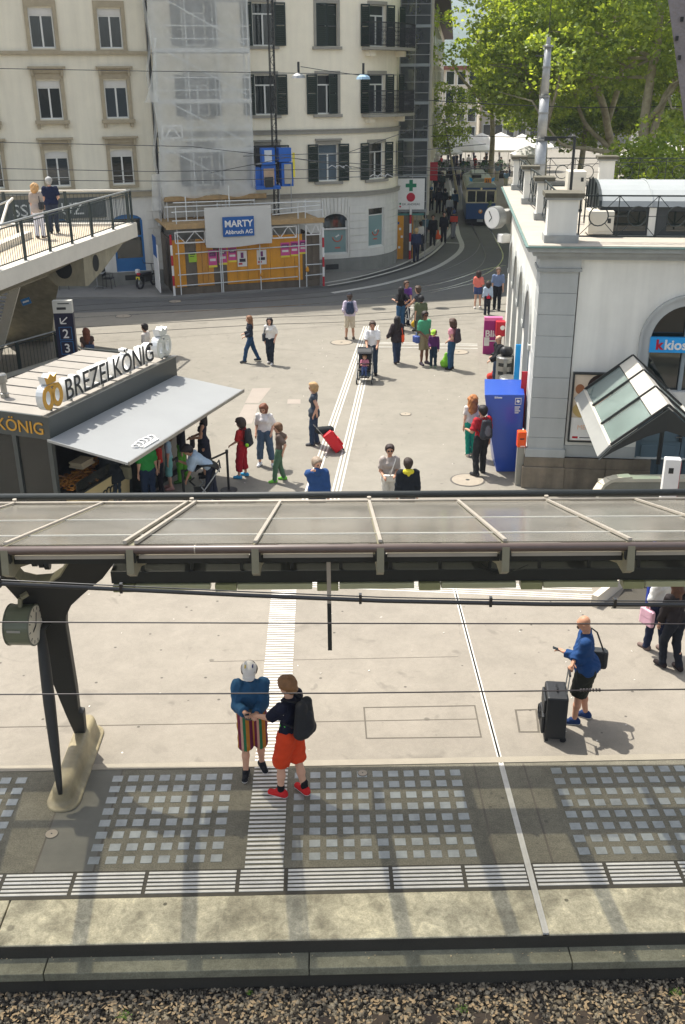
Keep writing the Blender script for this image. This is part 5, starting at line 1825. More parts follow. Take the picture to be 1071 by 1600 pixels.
# wall clock on the far corner of the side wall
yc_,zc_=sside(781,340,0.5)
ckp=AY(772,340,(SC+sy_*(LY-0.3)).y)
wc=thing('wall_clock','round white faced clock in a grey drum on the far corner of the station','clock',ckp,SROT)
MB().tube([(-0.08,0,0),(0.22,0,0)],0.36,28).build('case',M_GALV,wc,smooth=False)
wc.rotation_euler=(0,0,R(38))
MB().tube([(-0.095,0,0),(-0.081,0,0)],0.33,28).build('dial',M_WHP,wc)
for a,L_ in((0.6,0.24),(2.4,0.17)):
 MB().bar((-0.1,0,0),(-0.1,L_*math.sin(a),L_*math.cos(a)),0.03,0.006,(1,0,0)).build('hand',M_DKSTEEL,wc)
MB().box(0.1,0.9,-0.25,0.25,-0.2,0.2).build('bracket_box',mat('bracket_grey',(160,158,150)),wc)
# spotlights on the wall
lp2=thing('wall_spotlight','small white spotlight bracketed to the street end of the station wall','lamp',AY(788,372,(SC+sy_*(LY-0.6)).y))
MB().cbox((0,0,0),(0.35,0.3,0.28),rz=0.4).build('housing',M_WHP,lp2,bevel=0.03)
MB().cbox((0.25,0,0.05),(0.3,0.06,0.06)).build('arm',M_GALV,lp2)
#  PLATFORM CANOPY
def on_plane(px,py,P,N):
 d=ray(px,py)
 o=Vector((0,0,CAM_H))
 t=(P-o).dot(N)/d.dot(N)
 return o+d*t
ZF,ZN=3.49,4.63
CF=G(535,785,ZF).y
CN=G(535,848,ZN).y
M_RIBTOP=mat('pale_rib_steel',(164,156,142),rough=0.5,metal=0.2,var=0.15,scale=6)
M_CANGLASS=glass_mat('canopy_glass',(226,224,216),solid=0.30,rough=0.15,dirt=(146,142,132))
M_TUBE=mat('brown_tube_paint',(86,72,64),rough=0.4,var=0.15,scale=8,spec=0.6)
M_DKBEAM=mat('dark_beam_paint',(38,42,40),rough=0.5,var=0.15,scale=4)
M_OLIVE=mat('olive_grey_paint',(128,124,102),rough=0.5,var=0.12,scale=5)
M_COLDARK=mat('column_dark_paint',(46,46,43),rough=0.55,var=0.08,scale=30)
can=thing('platform_canopy','long glass canopy on a forked steel column, slanting up over the platform edge','canopy',(0,0,0),0)
sy=(ZN-ZF)/(CF-CN)
def cz(y):return ZF+(CF-y)*sy
def at_can(px,py):
 return on_plane(px,py,Vector((0,CF,ZF)),Vector((0,sy,1)))
ribx=[at_can(p,800).x for p in(144,287,436,589,744,903)]
# regular spacing from the two outer measured ribs
s_rib=(at_can(1003,785).x-at_can(167,785).x)/6.0
x_r0=at_can(167,785).x
RX=[x_r0+s_rib*k for k in range(-3,9)]
pane_cache=None
nrm=Vector((0,sy,1)).normalized()
ycuts=[CF,at_can(535,810).y,at_can(535,834).y,CN]
for i in range(len(RX)-1):
 for j in range(3):
  x0,x1=RX[i]+0.03,RX[i+1]-0.03
  ya,yb_=ycuts[j]-0.012,ycuts[j+1]+0.012
  MB().slab([(x0,yb_,cz(yb_)),(x1,yb_,cz(yb_)),(x1,ya,cz(ya)),(x0,ya,cz(ya))],0.012).build('glass_pane',M_CANGLASS,can)
for j in(1,2):
 y_=ycuts[j]
 MB().bar((RX[0],y_,cz(y_)+0.002),(RX[-1],y_,cz(y_)+0.002),0.018,0.012,nrm).build('pane_joint',mat('joint_silicone',(214,212,200),rough=0.4,var=0.1),can)
for i,x in enumerate(RX):
 MB().bar((x,CF+0.02,cz(CF+0.02)-0.03),(x,CN-0.02,cz(CN-0.02)-0.03),0.07,0.03,nrm).build('rib_base',M_OLIVE,can)
 if i==4:
  for dx in(-0.055,0.055):
   MB().bar((x+dx,CF+0.02,cz(CF+0.02)+0.025),(x+dx,CN-0.02,cz(CN-0.02)+0.025),0.036,0.03,nrm).build('rib_cap',M_RIBTOP,can)
 else:
  MB().bar((x,CF+0.02,cz(CF+0.02)+0.02),(x,CN-0.02,cz(CN-0.02)+0.02),0.036,0.025,nrm).build('rib_cap',M_RIBTOP,can)
 nose=CN-0.14
 yb2=11.25
 poly=[(CF-0.05,cz(CF)-0.06),(CF-0.05,cz(CF)-0.10),(yb2,cz(yb2)-0.44),(CN+0.2,cz(CN)-0.34),(CN-0.02,cz(CN)-0.34),(nose,cz(nose)-0.30),(nose+0.05,cz(nose)-0.06)]
 vs=[(x-0.035,p[0],p[1])for p in poly]+[(x+0.035,p[0],p[1])for p in poly]
 n=len(poly)
 mb=MB().add(vs,[tuple(range(n)),tuple(reversed(range(n,2*n)))]+[((k+1)%n,k,n+k,n+(k+1)%n)for k in range(n)])
 mb.build('rib',M_OLIVE,can)
 MB().box(x-0.05,x+0.05,CN-0.09,CN-0.03,cz(CN)-0.16,cz(CN)-0.03).build('bracket',M_DKBEAM,can)
 if i%2==0:
  MB().tube([(x,CF+0.05,cz(CF)+0.02),(x,CF+0.05,cz(CF)+0.06)],0.03,8).build('clamp',M_RIBTOP,can)
p1=on_plane(535,773,Vector((0,CF+0.13,0)),Vector((0,1,0)))
MB().tube([(RX[0],CF+0.13,p1.z),(RX[-1],CF+0.13,p1.z)],0.048,14).build('edge_tube',M_DKBEAM,can,smooth=True)
MB().tube([(RX[0],CF+0.02,ZF+0.015),(RX[-1],CF+0.02,ZF+0.015)],0.020,10).build('edge_pipe',M_RIBTOP,can,smooth=True)
p2=on_plane(535,857,Vector((0,CN-0.05,0)),Vector((0,1,0)))
MB().tube([(RX[0],CN-0.05,p2.z),(RX[-1],CN-0.05,p2.z)],0.043,14).build('front_tube',M_TUBE,can,smooth=True)
for x in(RX[0]+2.2,RX[4]+0.62,RX[8]+1.0):
 MB().tube([(x,CN-0.05,p2.z),(x+0.012,CN-0.05,p2.z)],0.0455,14).build('tube_collar',M_RIBTOP,can)
for i in range(len(RX)-1):
 MB().box(RX[i]+0.07,RX[i+1]-0.07,CN-0.02,CN+0.02,p2.z-0.11,p2.z-0.07).build('edge_flashing',mat('edge_flashing',(170,164,150),rough=0.5,var=0.1),can)
MB().box(RX[0],RX[-1],CN+0.04,CN+0.07,p2.z-0.19,p2.z-0.12).build('edge_beam',M_DKBEAM,can)
MB().box(RX[0],RX[-1],CF-0.42,CF-0.04,ZF-0.30,ZF-0.24).build('gutter',M_OLIVE,can)
# spine beam with the lamp trough
bp_=on_plane(535,889,Vector((0,11.2,0)),Vector((0,1,0)))
xb_l=on_plane(178,885,Vector((0,11.2,0)),Vector((0,1,0))).x
MB().box(xb_l,9.0,11.0,11.42,bp_.z-0.085,bp_.z+0.085).build('lamp_beam',M_DKBEAM,can,bevel=0.01)
MB().tube([(xb_l+0.1,11.3,bp_.z+0.23),(9.0,11.3,bp_.z+0.23)],0.05,12).build('spine_tube',M_OLIVE,can,smooth=True)
MB().tube([(-7.0,11.3,bp_.z+0.23),(xb_l-0.95,11.3,bp_.z+0.23)],0.07,12).build('spine_tube',M_DKBEAM,can,smooth=True)
for x in np.arange(xb_l+0.4,8.8,0.62):
 MB().box(x-0.02,x+0.02,11.02,11.06,bp_.z+0.085,bp_.z+0.27).build('hanger',M_DKBEAM,can)
M_LAMPB=mat('lamp_cover',(176,178,144),rough=0.4,var=0.08,spec=0.5)
x=xb_l+0.02
random.seed(8)
while x<8.7:
 L=1.22
 MB().box(x,x+0.27,10.96,11.12,bp_.z-0.19,bp_.z-0.09).build('lamp_end',mat('lamp_end_cover',(150,152,112),rough=0.5,var=0.1),can,bevel=0.01)
 MB().box(x+0.28,x+L,10.97,11.10,bp_.z-0.17,bp_.z-0.09).build('lamp_cover',M_LAMPB,can,bevel=0.01)
 x+=L+0.06
MB().tube([on_plane(p,q,Vector((0,10.98,0)),Vector((0,1,0)))for p,q in((752,880),(770,892),(792,897),(812,888),(826,882))],0.008,6).build('cable',M_DKBEAM,can)
MB().tube([on_plane(p,q,Vector((0,10.95,0)),Vector((0,1,0)))for p,q in((748,886),(775,899),(798,893),(822,889))],0.008,6).build('cable',M_DKBEAM,can)
# forked column: thin shaped plate in two leaves, near strut, clock
foot_b=G(127,1143,0.28)
foot_a=G(94,1236,0.32)
P0=foot_b.copy()
thr=AY(83,965,11.28)
vdir=(thr-P0).normalized()
Npl=Vector((1,0,0)).cross(Vector((0,vdir.y,vdir.z))).normalized()
def yplate(pix,t,m,name):
 pts=[on_plane(a,b,P0,Npl)for a,b in pix]
 bm=bmesh.new()
 off=Npl*(t/2)
 f1=[bm.verts.new(p+off)for p in pts]
 f2=[bm.verts.new(p-off)for p in pts]
 n=len(pts)
 for ring in(f1,f2):
  es=[bm.edges.new((ring[i],ring[(i+1)%n]))for i in range(n)]
  bmesh.ops.triangle_fill(bm,edges=es,use_beauty=True)
 for i in range(n):
  bm.faces.new((f1[i],f1[(i+1)%n],f2[(i+1)%n],f2[i]))
 bmesh.ops.recalc_face_normals(bm,faces=bm.faces)
 me=bpy.data.meshes.new(name)
 bm.to_mesh(me);bm.free()
 me.materials.append(m)
 o=bpy.data.objects.new(name,me)
 COL.objects.link(o)
 o.parent=can
 bv=o.modifiers.new('bevel','BEVEL');bv.width=0.012;bv.segments=2;bv.limit_method='ANGLE'
 return o
Ypix=[(120,1146),(104,1111),(84,1062),(70,1015),(62,978),(54,952),(36,939),(14,915),(-8,892),(-30,872),(14,868),(20,886),(34,901),(55,906),(80,904),(97,893),(110,872),(180,876),(162,900),(143,915),(129,927),(113,942),(105.5,958),(105,973),(110,1005),(121,1074),(125,1109),(132,1110),(135,1143)]
yplate(Ypix,0.13,M_COLDARK,'column_fork')
# inner lining of the fork, olive
lin=[(14,868),(20,886),(34,901),(55,906),(80,904),(97,893),(110,872)]
mbl=MB()
pp=[on_plane(a,b,P0,Npl)for a,b in lin]
mbl.add([p+Npl*0.10 for p in pp]+[p-Npl*0.10 for p in pp],[(i,i+1,len(pp)+i+1,len(pp)+i)for i in range(len(pp)-1)])
lo=mbl.build('fork_lining',M_OLIVE,can)
so=lo.modifiers.new('solid','SOLIDIFY');so.thickness=0.02;so.offset=0
top_a=AY(64,985,11.15)
mid=foot_a.lerp(top_a,0.55)
MB().tube([foot_a-Vector((0,0,0.05)),foot_a.lerp(top_a,0.04),foot_a.lerp(top_a,0.3),mid,foot_a.lerp(top_a,0.8),top_a,top_a.lerp(thr,0.6)],[0.028,0.040,0.066,0.078,0.074,0.06,0.05],14).build('column_strut',M_COLDARK,can,smooth=True)
# plinth under the column
a_,b2_=G(94,1270,0)+Vector((0,0.22,0)),G(139,1148,0)
ax=(b2_-a_).normalized()
nx=Vector((ax.y,-ax.x,0))
def stadium(r,z,k=10,ext=0.0):
 pts=[]
 for i in range(k+1):
  t=PI*i/k
  pts.append(b2_+ax*ext+nx*(r*math.cos(t))+ax*(r*math.sin(t))+Vector((0,0,z)))
 for i in range(k+1):
  t=PI+PI*i/k
  pts.append(a_-ax*ext+nx*(r*math.cos(t))+ax*(r*math.sin(t))+Vector((0,0,z)))
 return pts
rings=[stadium(0.22,0.0),stadium(0.22,0.028),stadium(0.205,0.034),stadium(0.16,0.06),stadium(0.135,0.12),stadium(0.125,0.22),stadium(0.105,0.28),stadium(0.06,0.305)]
vs,fs=[],[]
for rg in rings:vs+=rg
n=len(rings[0])
for i in range(len(rings)-1):
 fs+=[(i*n+k,i*n+(k+1)%n,(i+1)*n+(k+1)%n,(i+1)*n+k)for k in range(n)]
fs.append(tuple((len(rings)-1)*n+k for k in range(n)))
MB().add(vs,fs).build('plinth',mat('plinth_bronze',(150,138,108),rough=0.5,var=0.25,scale=4,streak=0.2,spec=0.5),can,smooth=True)
# insulator stack between the fork arms
for q in((55,878),(66,880),(75,883)):
 c=AY(q[0],q[1],11.3)
 MB().tube([c-Vector((0.03,0,0)),c+Vector((0.03,0,0))],0.06,12).build('insulator',M_DKBEAM,can)
ht,hb=AY(513.5,866,CN+0.1),AY(516,1015,CN+0.1)
hm=ht.lerp(hb,0.5)
MB().bar(ht,hm,0.04,0.03,(0,1,0)).build('hanging_bar',M_RIBTOP,can)
MB().bar(hm,hb,0.042,0.034,(0,1,0)).build('bar_end',M_DKBEAM,can)
# clock
cc=AY(36,976,11.0)
cn=Vector((0.99,-0.05,0.0)).normalized()
ck=thing('platform_clock','round double-sided station clock in an olive drum hanging from the canopy column','clock',cc,math.atan2(cn.y,cn.x))
rr=0.262
def drum(mbx,x0,x1,r,n=40):
 return mbx.tube([(x0,0,0),(x1,0,0)],r,n)
drum(MB(),-0.15,0.15,rr).build('case',mat('clock_case_paint',(98,104,84),rough=0.35,var=0.1,scale=3,spec=0.6),ck)
for s_ in(-1,1):
 drum(MB(),s_*0.15,s_*0.165,rr+0.008).build('bezel',mat('clock_bezel',(96,100,86),rough=0.4,var=0.1),ck)
 f=drum(MB(),s_*0.165,s_*0.167,rr-0.012).build('dial',mat('clock_dial',(214,208,192),rough=0.5,var=0.03),ck)
 for k in range(12):
  a=k*PI/6
  c0,c1=rr*0.74,rr*0.9
  MB().bar((s_*0.169,math.sin(a)*c0,math.cos(a)*c0),(s_*0.169,math.sin(a)*c1,math.cos(a)*c1),0.014,0.003,(1,0,0)).build('hour_mark',M_DKSTEEL,f)
 for a,L_,w in((0.0+0.4,0.62,0.018),(-1.9,0.45,0.024)):
  MB().bar((s_*0.172,0,0),(s_*0.172,math.sin(a)*rr*L_,math.cos(a)*rr*L_),w,0.004,(1,0,0)).build('hand',M_DKSTEEL,f)
MB().box(-0.11,0.06,-rr-0.004,-rr+0.02,0.03,0.06).build('hatch',M_GALV,ck)
MB().bar((0,0,rr-0.01),(0.02,0,rr+0.12),0.05,0.05).build('hanger',M_OLIVE,ck)
MB().bar((0.02,0.02,rr+0.12),(0.10,0.06,rr+0.16),0.08,0.04).build('hanger',M_OLIVE,ck)
# power lines above the track
def wire(name,label,pix,Y,r,m,group='power lines above the track',kids=None,cat='cable'):
 pts=[AY(px,py,Y)for px,py in pix]
 P=[]
 for i in range(len(pts)-1):
  for k in range(6):
   P.append(pts[i].lerp(pts[i+1],k/6))
 P.append(pts[-1])
 if kids is None:
  o=MB().tube(P,r,8).build(name,m,smooth=True)
  return tag(o,label,cat,group)
 t=thing(name,label,cat,pts[0],0,group)
 mbx=MB().tube([p-pts[0]for p in P],r,8)
 mbx.build('conductor',m,t,smooth=True)
 for off,r2 in kids.get('extra',[]):
  MB().tube([p-pts[0]+Vector((0,0,off))for p in P],r2,6).build('strand',m,t,smooth=True)
 for px in kids.get('clips',[]):
  k=min(range(len(P)),key=lambda i:abs(P[i].x-AY(px,925,Y).x))
  c=P[k]-pts[0]
  MB().box(c.x-0.012,c.x+0.012,c.y-0.02,c.y+0.02,c.z-0.03,c.z+0.06).build('clip',m,t)
 return t
M_WIRE=mat('wire_black',(40,34,32),rough=0.45,var=0.1,spec=0.5)
M_CABLE=mat('cable_black',(38,38,36),rough=0.35,var=0.1,spec=0.6)
wire('power_cable','thick black twin cable sagging across the platform below the canopy',[(-260,893),(0,912),(190,921),(380,930),(600,939),(850,944),(1071,945),(1300,944)],7.6,0.019,M_CABLE,kids=dict(extra=[(0.036,0.006)],clips=[12,190,555,760,980]))
wire('overhead_wire','thin straight wire crossing above the bald man\'s head',[(-300,970),(0,972),(535,974),(1071,975),(1300,976)],7.2,0.006,M_WIRE)
w2=wire('overhead_wire','thin wire across the waists of the two men with the phone',[(-300,1087),(0,1085),(535,1083),(1071,1077),(1300,1075)],6.3,0.0055,M_WIRE,kids=dict())
ia,ib_=AY(908,1078.5,6.3)-AY(-300,1087,6.3),AY(937,1078,6.3)-AY(-300,1087,6.3)
for k in range(7):
 c=ia.lerp(ib_,k/6)
 MB().tube([c-Vector((0.006,0,0)),c+Vector((0.006,0,0))],0.013,10).build('insulator_ring',M_WIRE,w2)
pc=thing('concrete_post','tall pale weathered grey post cut off by the upper right edge','post',(0,0,0))
q=[AY(1036,-60,5.0),AY(1068,178,5.0),AY(1110,420,5.0),AY(1220,420,5.0),AY(1220,-60,5.0)]
n=len(q)
vs=q+[p+Vector((0.1,0.25,0))for p in q]
o=MB().add(vs,[tuple(reversed(range(n))),tuple(range(n,2*n))]+[(i,(i+1)%n,n+(i+1)%n,n+i)for i in range(n)]).build('shaft',mat('post_grey',(138,132,130),rough=0.8,var=0.15,scale=9,bump=0.4,bscale=60),pc)
for qx in((1058,60),(1062,90),(1066,30)):
 c=AY(qx[0],qx[1],4.99)
 MB().cbox(c,(0.012,0.01,0.02)).build('pit',M_DKSTEEL,pc)
KZ=2.7
KP=G(75,652,KZ);KP.z=0
KQ=G(275,557,KZ)
KA=math.atan2(KQ.x-KP.x,KQ.y-KP.y)
KL=(Vector((KQ.x,KQ.y,0))-KP).length
kk=thing('pretzel_kiosk','dark pretzel kiosk with slatted pale roof, roof edge lettering and a grey awning','kiosk',KP,-KA)
M_KDK=mat('kiosk_dark_metal',(58,64,62),rough=0.35,var=0.08,scale=3,spec=0.6)
M_KROOF=mat('kiosk_roof_board',(146,140,130),rough=0.8,var=0.1,scale=2,streak=0.0)
M_GOLD=mat('gold_lettering',(196,150,62),rough=0.35,metal=0.4,var=0.05)
M_AWN=mat('awning_cloth',(158,160,159),rough=0.7,var=0.04,scale=1.5,trans=0.25)
KW=2.6
for y0,y1 in((0.0,0.06),(KL-0.06,KL)):
 MB().box(-KW,0,y0,y1,KZ-0.48,KZ).build('fascia',M_KDK,kk)
MB().box(-0.06,0.0,0.062,KL-0.062,KZ-0.48,KZ+0.0).build('fascia',M_KDK,kk)
MB().box(-0.10,0.03,-0.03,KL+0.03,KZ,KZ+0.025).build('roof_trim',M_STEEL,kk)
nb_=9
for k in range(nb_):
 y0=0.07+k*(KL-0.14)/nb_
 MB().box(-KW,-0.11,y0+0.03,y0+(KL-0.14)/nb_-0.03,KZ-0.08,KZ-0.03+0.006*(k%2)).build('roof_board',M_KROOF,kk)
MB().box(-KW,-0.065,0.065,KL-0.065,KZ-0.16,KZ-0.10).build('roof_deck',M_DKSTEEL,kk)
for x in(-0.10,-0.95,-1.8,-KW):
 MB().box(x,x+0.10,0.0,0.10,0.0,KZ-0.481).build('post',M_KDK,kk)
for x,y in((-0.10,KL-0.1),(-0.1,2.6)):
 MB().box(x,x+0.10,y,y+0.10,0.0,KZ-0.481).build('post',M_KDK,kk)
MB().box(-KW+0.1,0.0,0.02,0.08,0.55,0.65).build('rail',M_KDK,kk)
MB().box(-KW+0.1,0.0,0.021,0.079,0.0,0.15).build('rail',M_KDK,kk)
M_KGL=glass_mat('kiosk_glass',(190,200,196),solid=0.06,rough=0.03)
for x in(-0.85,-1.7,-2.5):
 MB().box(x,x+0.75,0.045,0.055,0.66,KZ-0.481).build('pane',M_KGL,kk)
 MB().box(x,x+0.75,0.045,0.055,0.15,0.55).build('lower_panel',M_KDK,kk)
MB().box(-KW,-KW+0.06,0.1,KL,0,KZ-0.49).build('back_wall',mat('kiosk_back',(70,68,62),var=0.1),kk)
MB().box(-KW,-0.1,KL-0.08,KL-0.02,0,KZ-0.49).build('end_wall',mat('kiosk_end',(60,60,58),var=0.1),kk)
MB().box(-KW,0.3,0.1,KL,0.005,0.02).build('floor_plate',M_DKSTEEL,kk)
# counter with glass and heaps of pretzels
M_CREAMF=mat('counter_cream',(206,186,136),rough=0.4,var=0.05)
MB().xz([(0.0,0.15),(0.22,0.15),(0.30,0.95),(0.0,0.95)],0.25,2.2).build('counter_front',M_CREAMF,kk)
MB().box(-0.5,0.22,2.75,KL-0.2,0.1,0.95).build('counter',M_KDK,kk)
MB().box(-0.6,0.31,0.25,2.2,0.951,0.98).build('counter_top',M_DKSTEEL,kk)
MB().box(0.24,0.255,0.3,KL-0.25,0.99,1.22).build('sneeze_glass',M_KGL,kk)
M_PRETZ=mat('pretzel_crust',(150,92,36),rough=0.4,var=0.35,scale=9)
M_PRETZ2=mat('pretzel_golden',(196,134,62),rough=0.5,var=0.25,scale=9)
rk=np.random.default_rng(11)
pz=MB()
for i in range(420):
 y=rk.uniform(0.3,KL-0.3);x=rk.uniform(-0.5,0.2)
 z=0.99+rk.uniform(0,0.16)*(1-abs(x+0.15)*1.5)
 r_=rk.uniform(0.035,0.055)
 a=rk.uniform(0,PI);tilt=rk.uniform(-0.5,0.5)
 c=Vector((x,y,z));u=Vector((math.cos(a),math.sin(a),tilt*0.5));v=Vector((-math.sin(a),math.cos(a),tilt))
 pz.tube([c+u*r_*math.cos(t)*(1.3)+v*r_*math.sin(t)for t in np.linspace(0,2*PI,8)],0.014,4,cap=False,mi=i%2)
pz.build('pretzel_heap',[M_PRETZ,M_PRETZ2],kk)['kind']='stuff'
MB().box(-0.45,-0.1,1.05,1.5,1.2,1.24).box(-0.43,-0.12,1.07,1.48,1.24,1.28).box(-0.45,-0.13,1.06,1.5,1.28,1.32).build('box_stack',mat('pastry_box',(206,186,156),var=0.1),kk)
for x in(-1.2,-1.05,-0.75):
 MB().lathe([(0.03,0),(0.03,0.14),(0.012,0.18),(0.012,0.22)],(x,0.35,0.66),8).build('bottle',M_WHP if x<-1 else MATS['shop_window_film'],kk)
MB().box(-1.6,-0.6,0.2,0.5,0.3,0.65).build('shelf_unit',M_DKSTEEL,kk)
# crown mark on the counter
def crown(parent,place,s,m,name='crown_mark'):
 mb=MB()
 for k in range(5):
  a=(k-2)*0.17
  pts=[place(s*(a*1.3+0.20*math.cos(t)*0.62),s*(0.16+0.30*(0.5+0.5*math.sin(t))*(1-abs(k-2)*0.12)))for t in np.linspace(0,2*PI,12)]
  mb.tube(pts,s*0.028,4,cap=False)
 mb.tube([place(s*-0.46,s*0.08),place(s*0.46,s*0.08)],s*0.035,4)
 mb.tube([place(s*-0.42,s*0.0),place(s*0.42,s*0.0)],s*0.03,4)
 return mb.build(name,m,parent)
crown(kk,lambda u,v:Vector((0.262+v*0.1,1.35+u,0.45+v)),0.62,M_DKSTEEL)
# lettering on the fascia and standing on the roof edge
text_obj('fascia_lettering','BREZELKÖNIG',0.36,M_GOLD,kk,(-0.12,-0.012,KZ-0.38),(PI/2,0,0),extrude=0.008,align='RIGHT',bold=0.002)
yA,yB=0.75,4.15
sgw=text_obj('roof_lettering','BREZELKÖNIG',0.62,M_WHP,kk,(-0.16,yA,KZ+0.12),(PI/2,0,PI/2),extrude=0.07,bold=0.006)
wv=max(v.co.x for v in sgw.data.vertices)-min(v.co.x for v in sgw.data.vertices)
sgw.scale=((yB-yA)/wv,1,1)
sgb=text_obj('letter_faces','BREZELKÖNIG',0.62,M_DKSTEEL,kk,(-0.083,yA,KZ+0.12),(PI/2,0,PI/2),extrude=0.006,bold=0.0)
sgb.scale=sgw.scale
for y in(yA+0.25,yA+1.4,yA+2.5,yA+3.2):
 MB().box(-0.18,-0.14,y,y+0.04,KZ+0.02,KZ+0.14).build('letter_foot',M_STEEL,kk)
MB().bar((-0.16,yA,KZ+0.10),(-0.16,yB,KZ+0.10),0.04,0.04).build('letter_rail',M_WHP,kk)
def pretzel_logo(y,s,m_face,m_side):
 e=bpy.data.objects.new('crowned_pretzel',None);COL.objects.link(e);e.parent=kk
 e.location=(-0.16,y,KZ+0.08)
 def ovals(x0,x1,m,nm,grow=0.0):
  mb=MB()
  for c_ in(-0.185,0.185):
   n=20
   for k in range(n):
    t0,t1=2*PI*k/n,2*PI*(k+1)/n
    q=[]
    for(rr_,t)in((0.225+grow,t0),(0.225+grow,t1),(0.10-grow,t1),(0.10-grow,t0)):
     q.append((s*(c_+rr_*math.cos(t)*(1.0)),s*(0.30+(rr_+0.06)*math.sin(t)*1.1)))
    vs=[(x0,a,b)for a,b in q]+[(x1,a,b)for a,b in q]
    mb.add(vs,[(3,2,1,0),(4,5,6,7),(0,1,5,4),(1,2,6,5),(2,3,7,6),(3,0,4,7)])
  return mb.build(nm,m,e)
 ovals(-0.10,0.06,m_side,'ring_side')
 ovals(0.0605,0.075,m_face,'ring_face',-0.004)
 for x0,x1,m in((-0.10,0.06,m_side),(0.0605,0.075,m_face)):
  mb=MB()
  for q in([(-0.18,0.64),(0.18,0.64),(0.23,0.84),(0.11,0.78),(0.0,0.88),(-0.11,0.78),(-0.23,0.84)],[(-0.15,0.56),(0.15,0.56),(0.15,0.62),(-0.15,0.62)]):
   q=[(s*a,s*b)for a,b in q]
   n=len(q)
   vs=[(x0,a,b)for a,b in q]+[(x1,a,b)for a,b in q]
   mb.add(vs,[tuple(reversed(range(n))),tuple(range(n,2*n))]+[(i,(i+1)%n,n+(i+1)%n,n+i)for i in range(n)])
  mb.build('crown',m,e)
 MB().box(-0.05,0.0,-0.02,0.02,-0.08,0.06).build('foot',M_STEEL,e)
pretzel_logo(0.36,0.80,M_GOLD,mat('logo_side_white',(206,208,206),rough=0.3,metal=0.2))
pretzel_logo(KL-0.34,0.80,mat('logo_silver',(196,196,184),rough=0.4),MATS['logo_side_white'])
# awning
aw0,aw1=2.26,2.06
o=MB().slab([(0.02,-0.12,aw0),(1.92,-0.22,aw1),(1.82,KL-0.08,aw1),(0.02,KL-0.1,aw0)],0.02).build('awning',M_AWN,kk)
MB().bar((1.93,-0.22,aw1-0.01),(1.83,KL-0.08,aw1-0.01),0.035,0.07).build('awning_bar',M_STEEL,kk)
MB().bar((0.03,-0.14,aw0),(1.92,-0.24,aw1-0.01),0.02,0.05).build('awning_side',M_GALV,kk)
for y in(0.25,KL-0.5):
 MB().tube([(0.03,y,aw0-0.12),(0.9,y+0.25,aw0-0.18),(1.8,y,aw1-0.06)],0.02,6).build('awning_arm',M_DKSTEEL,kk)
crown(kk,lambda u,v:Vector((1.78-v*0.95,0.85+u,aw1+(1.92-1.78+v*0.95)*0.105+0.012)),0.66,M_WHP,'awning_crown')
MB().lathe([(0.09,0),(0.09,0.1),(0.065,0.11),(0.065,0.32),(0.10,0.34),(0.10,0.5),(0.08,0.52)],(-1.75,0.9,KZ-0.03),14).build('roof_vent',M_STEEL,kk)
#  FOOTBRIDGE DECK ON ITS CONCRETE LEG
M_CONC=mat('board_marked_concrete',(136,130,110),rough=0.9,var=0.14,scale=1.2,var2=0.12,scale2=3.0,streak=0.22,bump=0.5,bscale=14)
M_CONCL=mat('pale_concrete_coping',(206,200,186),rough=0.85,var=0.08,scale=2,bump=0.2)
M_RAILD=mat('dark_green_railing',(42,54,52),rough=0.45,var=0.1)
DZ=4.3
dk=thing('footbridge','concrete footbridge deck with dark railings ending in a point above the plaza','footbridge',(0,0,0))
tip=G(212,350,DZ)
edge=[G(-60,450,DZ),G(0,414,DZ)*0+G(0,426,DZ),G(85,395,DZ),G(150,372,DZ),tip]
edge[0]=edge[1]+(edge[1]-edge[2]).normalized()*6
farL=Vector((-22,tip.y+0.1,DZ))
poly=[(p.x,p.y)for p in edge]+[(farL.x,farL.y),(-22,edge[0].y)]
MB().prism(poly,DZ-0.30,DZ-0.02).build('deck_slab',ground_mat('deck_floor',(186,172,150),var=0.06,spots=0.1),dk)
def coping(pts,w,z0,z1,name,m):
 for i in range(len(pts)-1):
  a,b=pts[i],pts[i+1]
  d=(b-a).normalized();nrm_=Vector((d.y,-d.x,0))
  q=[a+nrm_*0.05,b+nrm_*0.05,b-nrm_*w,a-nrm_*w]
  MB().prism([(p.x,p.y)for p in q],z0,z1+0.0015*(i%2)).build(name,m,dk)
coping(edge,0.30,DZ-0.42,DZ+0.04,'edge_coping',M_CONCL)
coping([tip,farL],0.25,DZ-0.42,DZ+0.05,'edge_coping',M_CONCL)
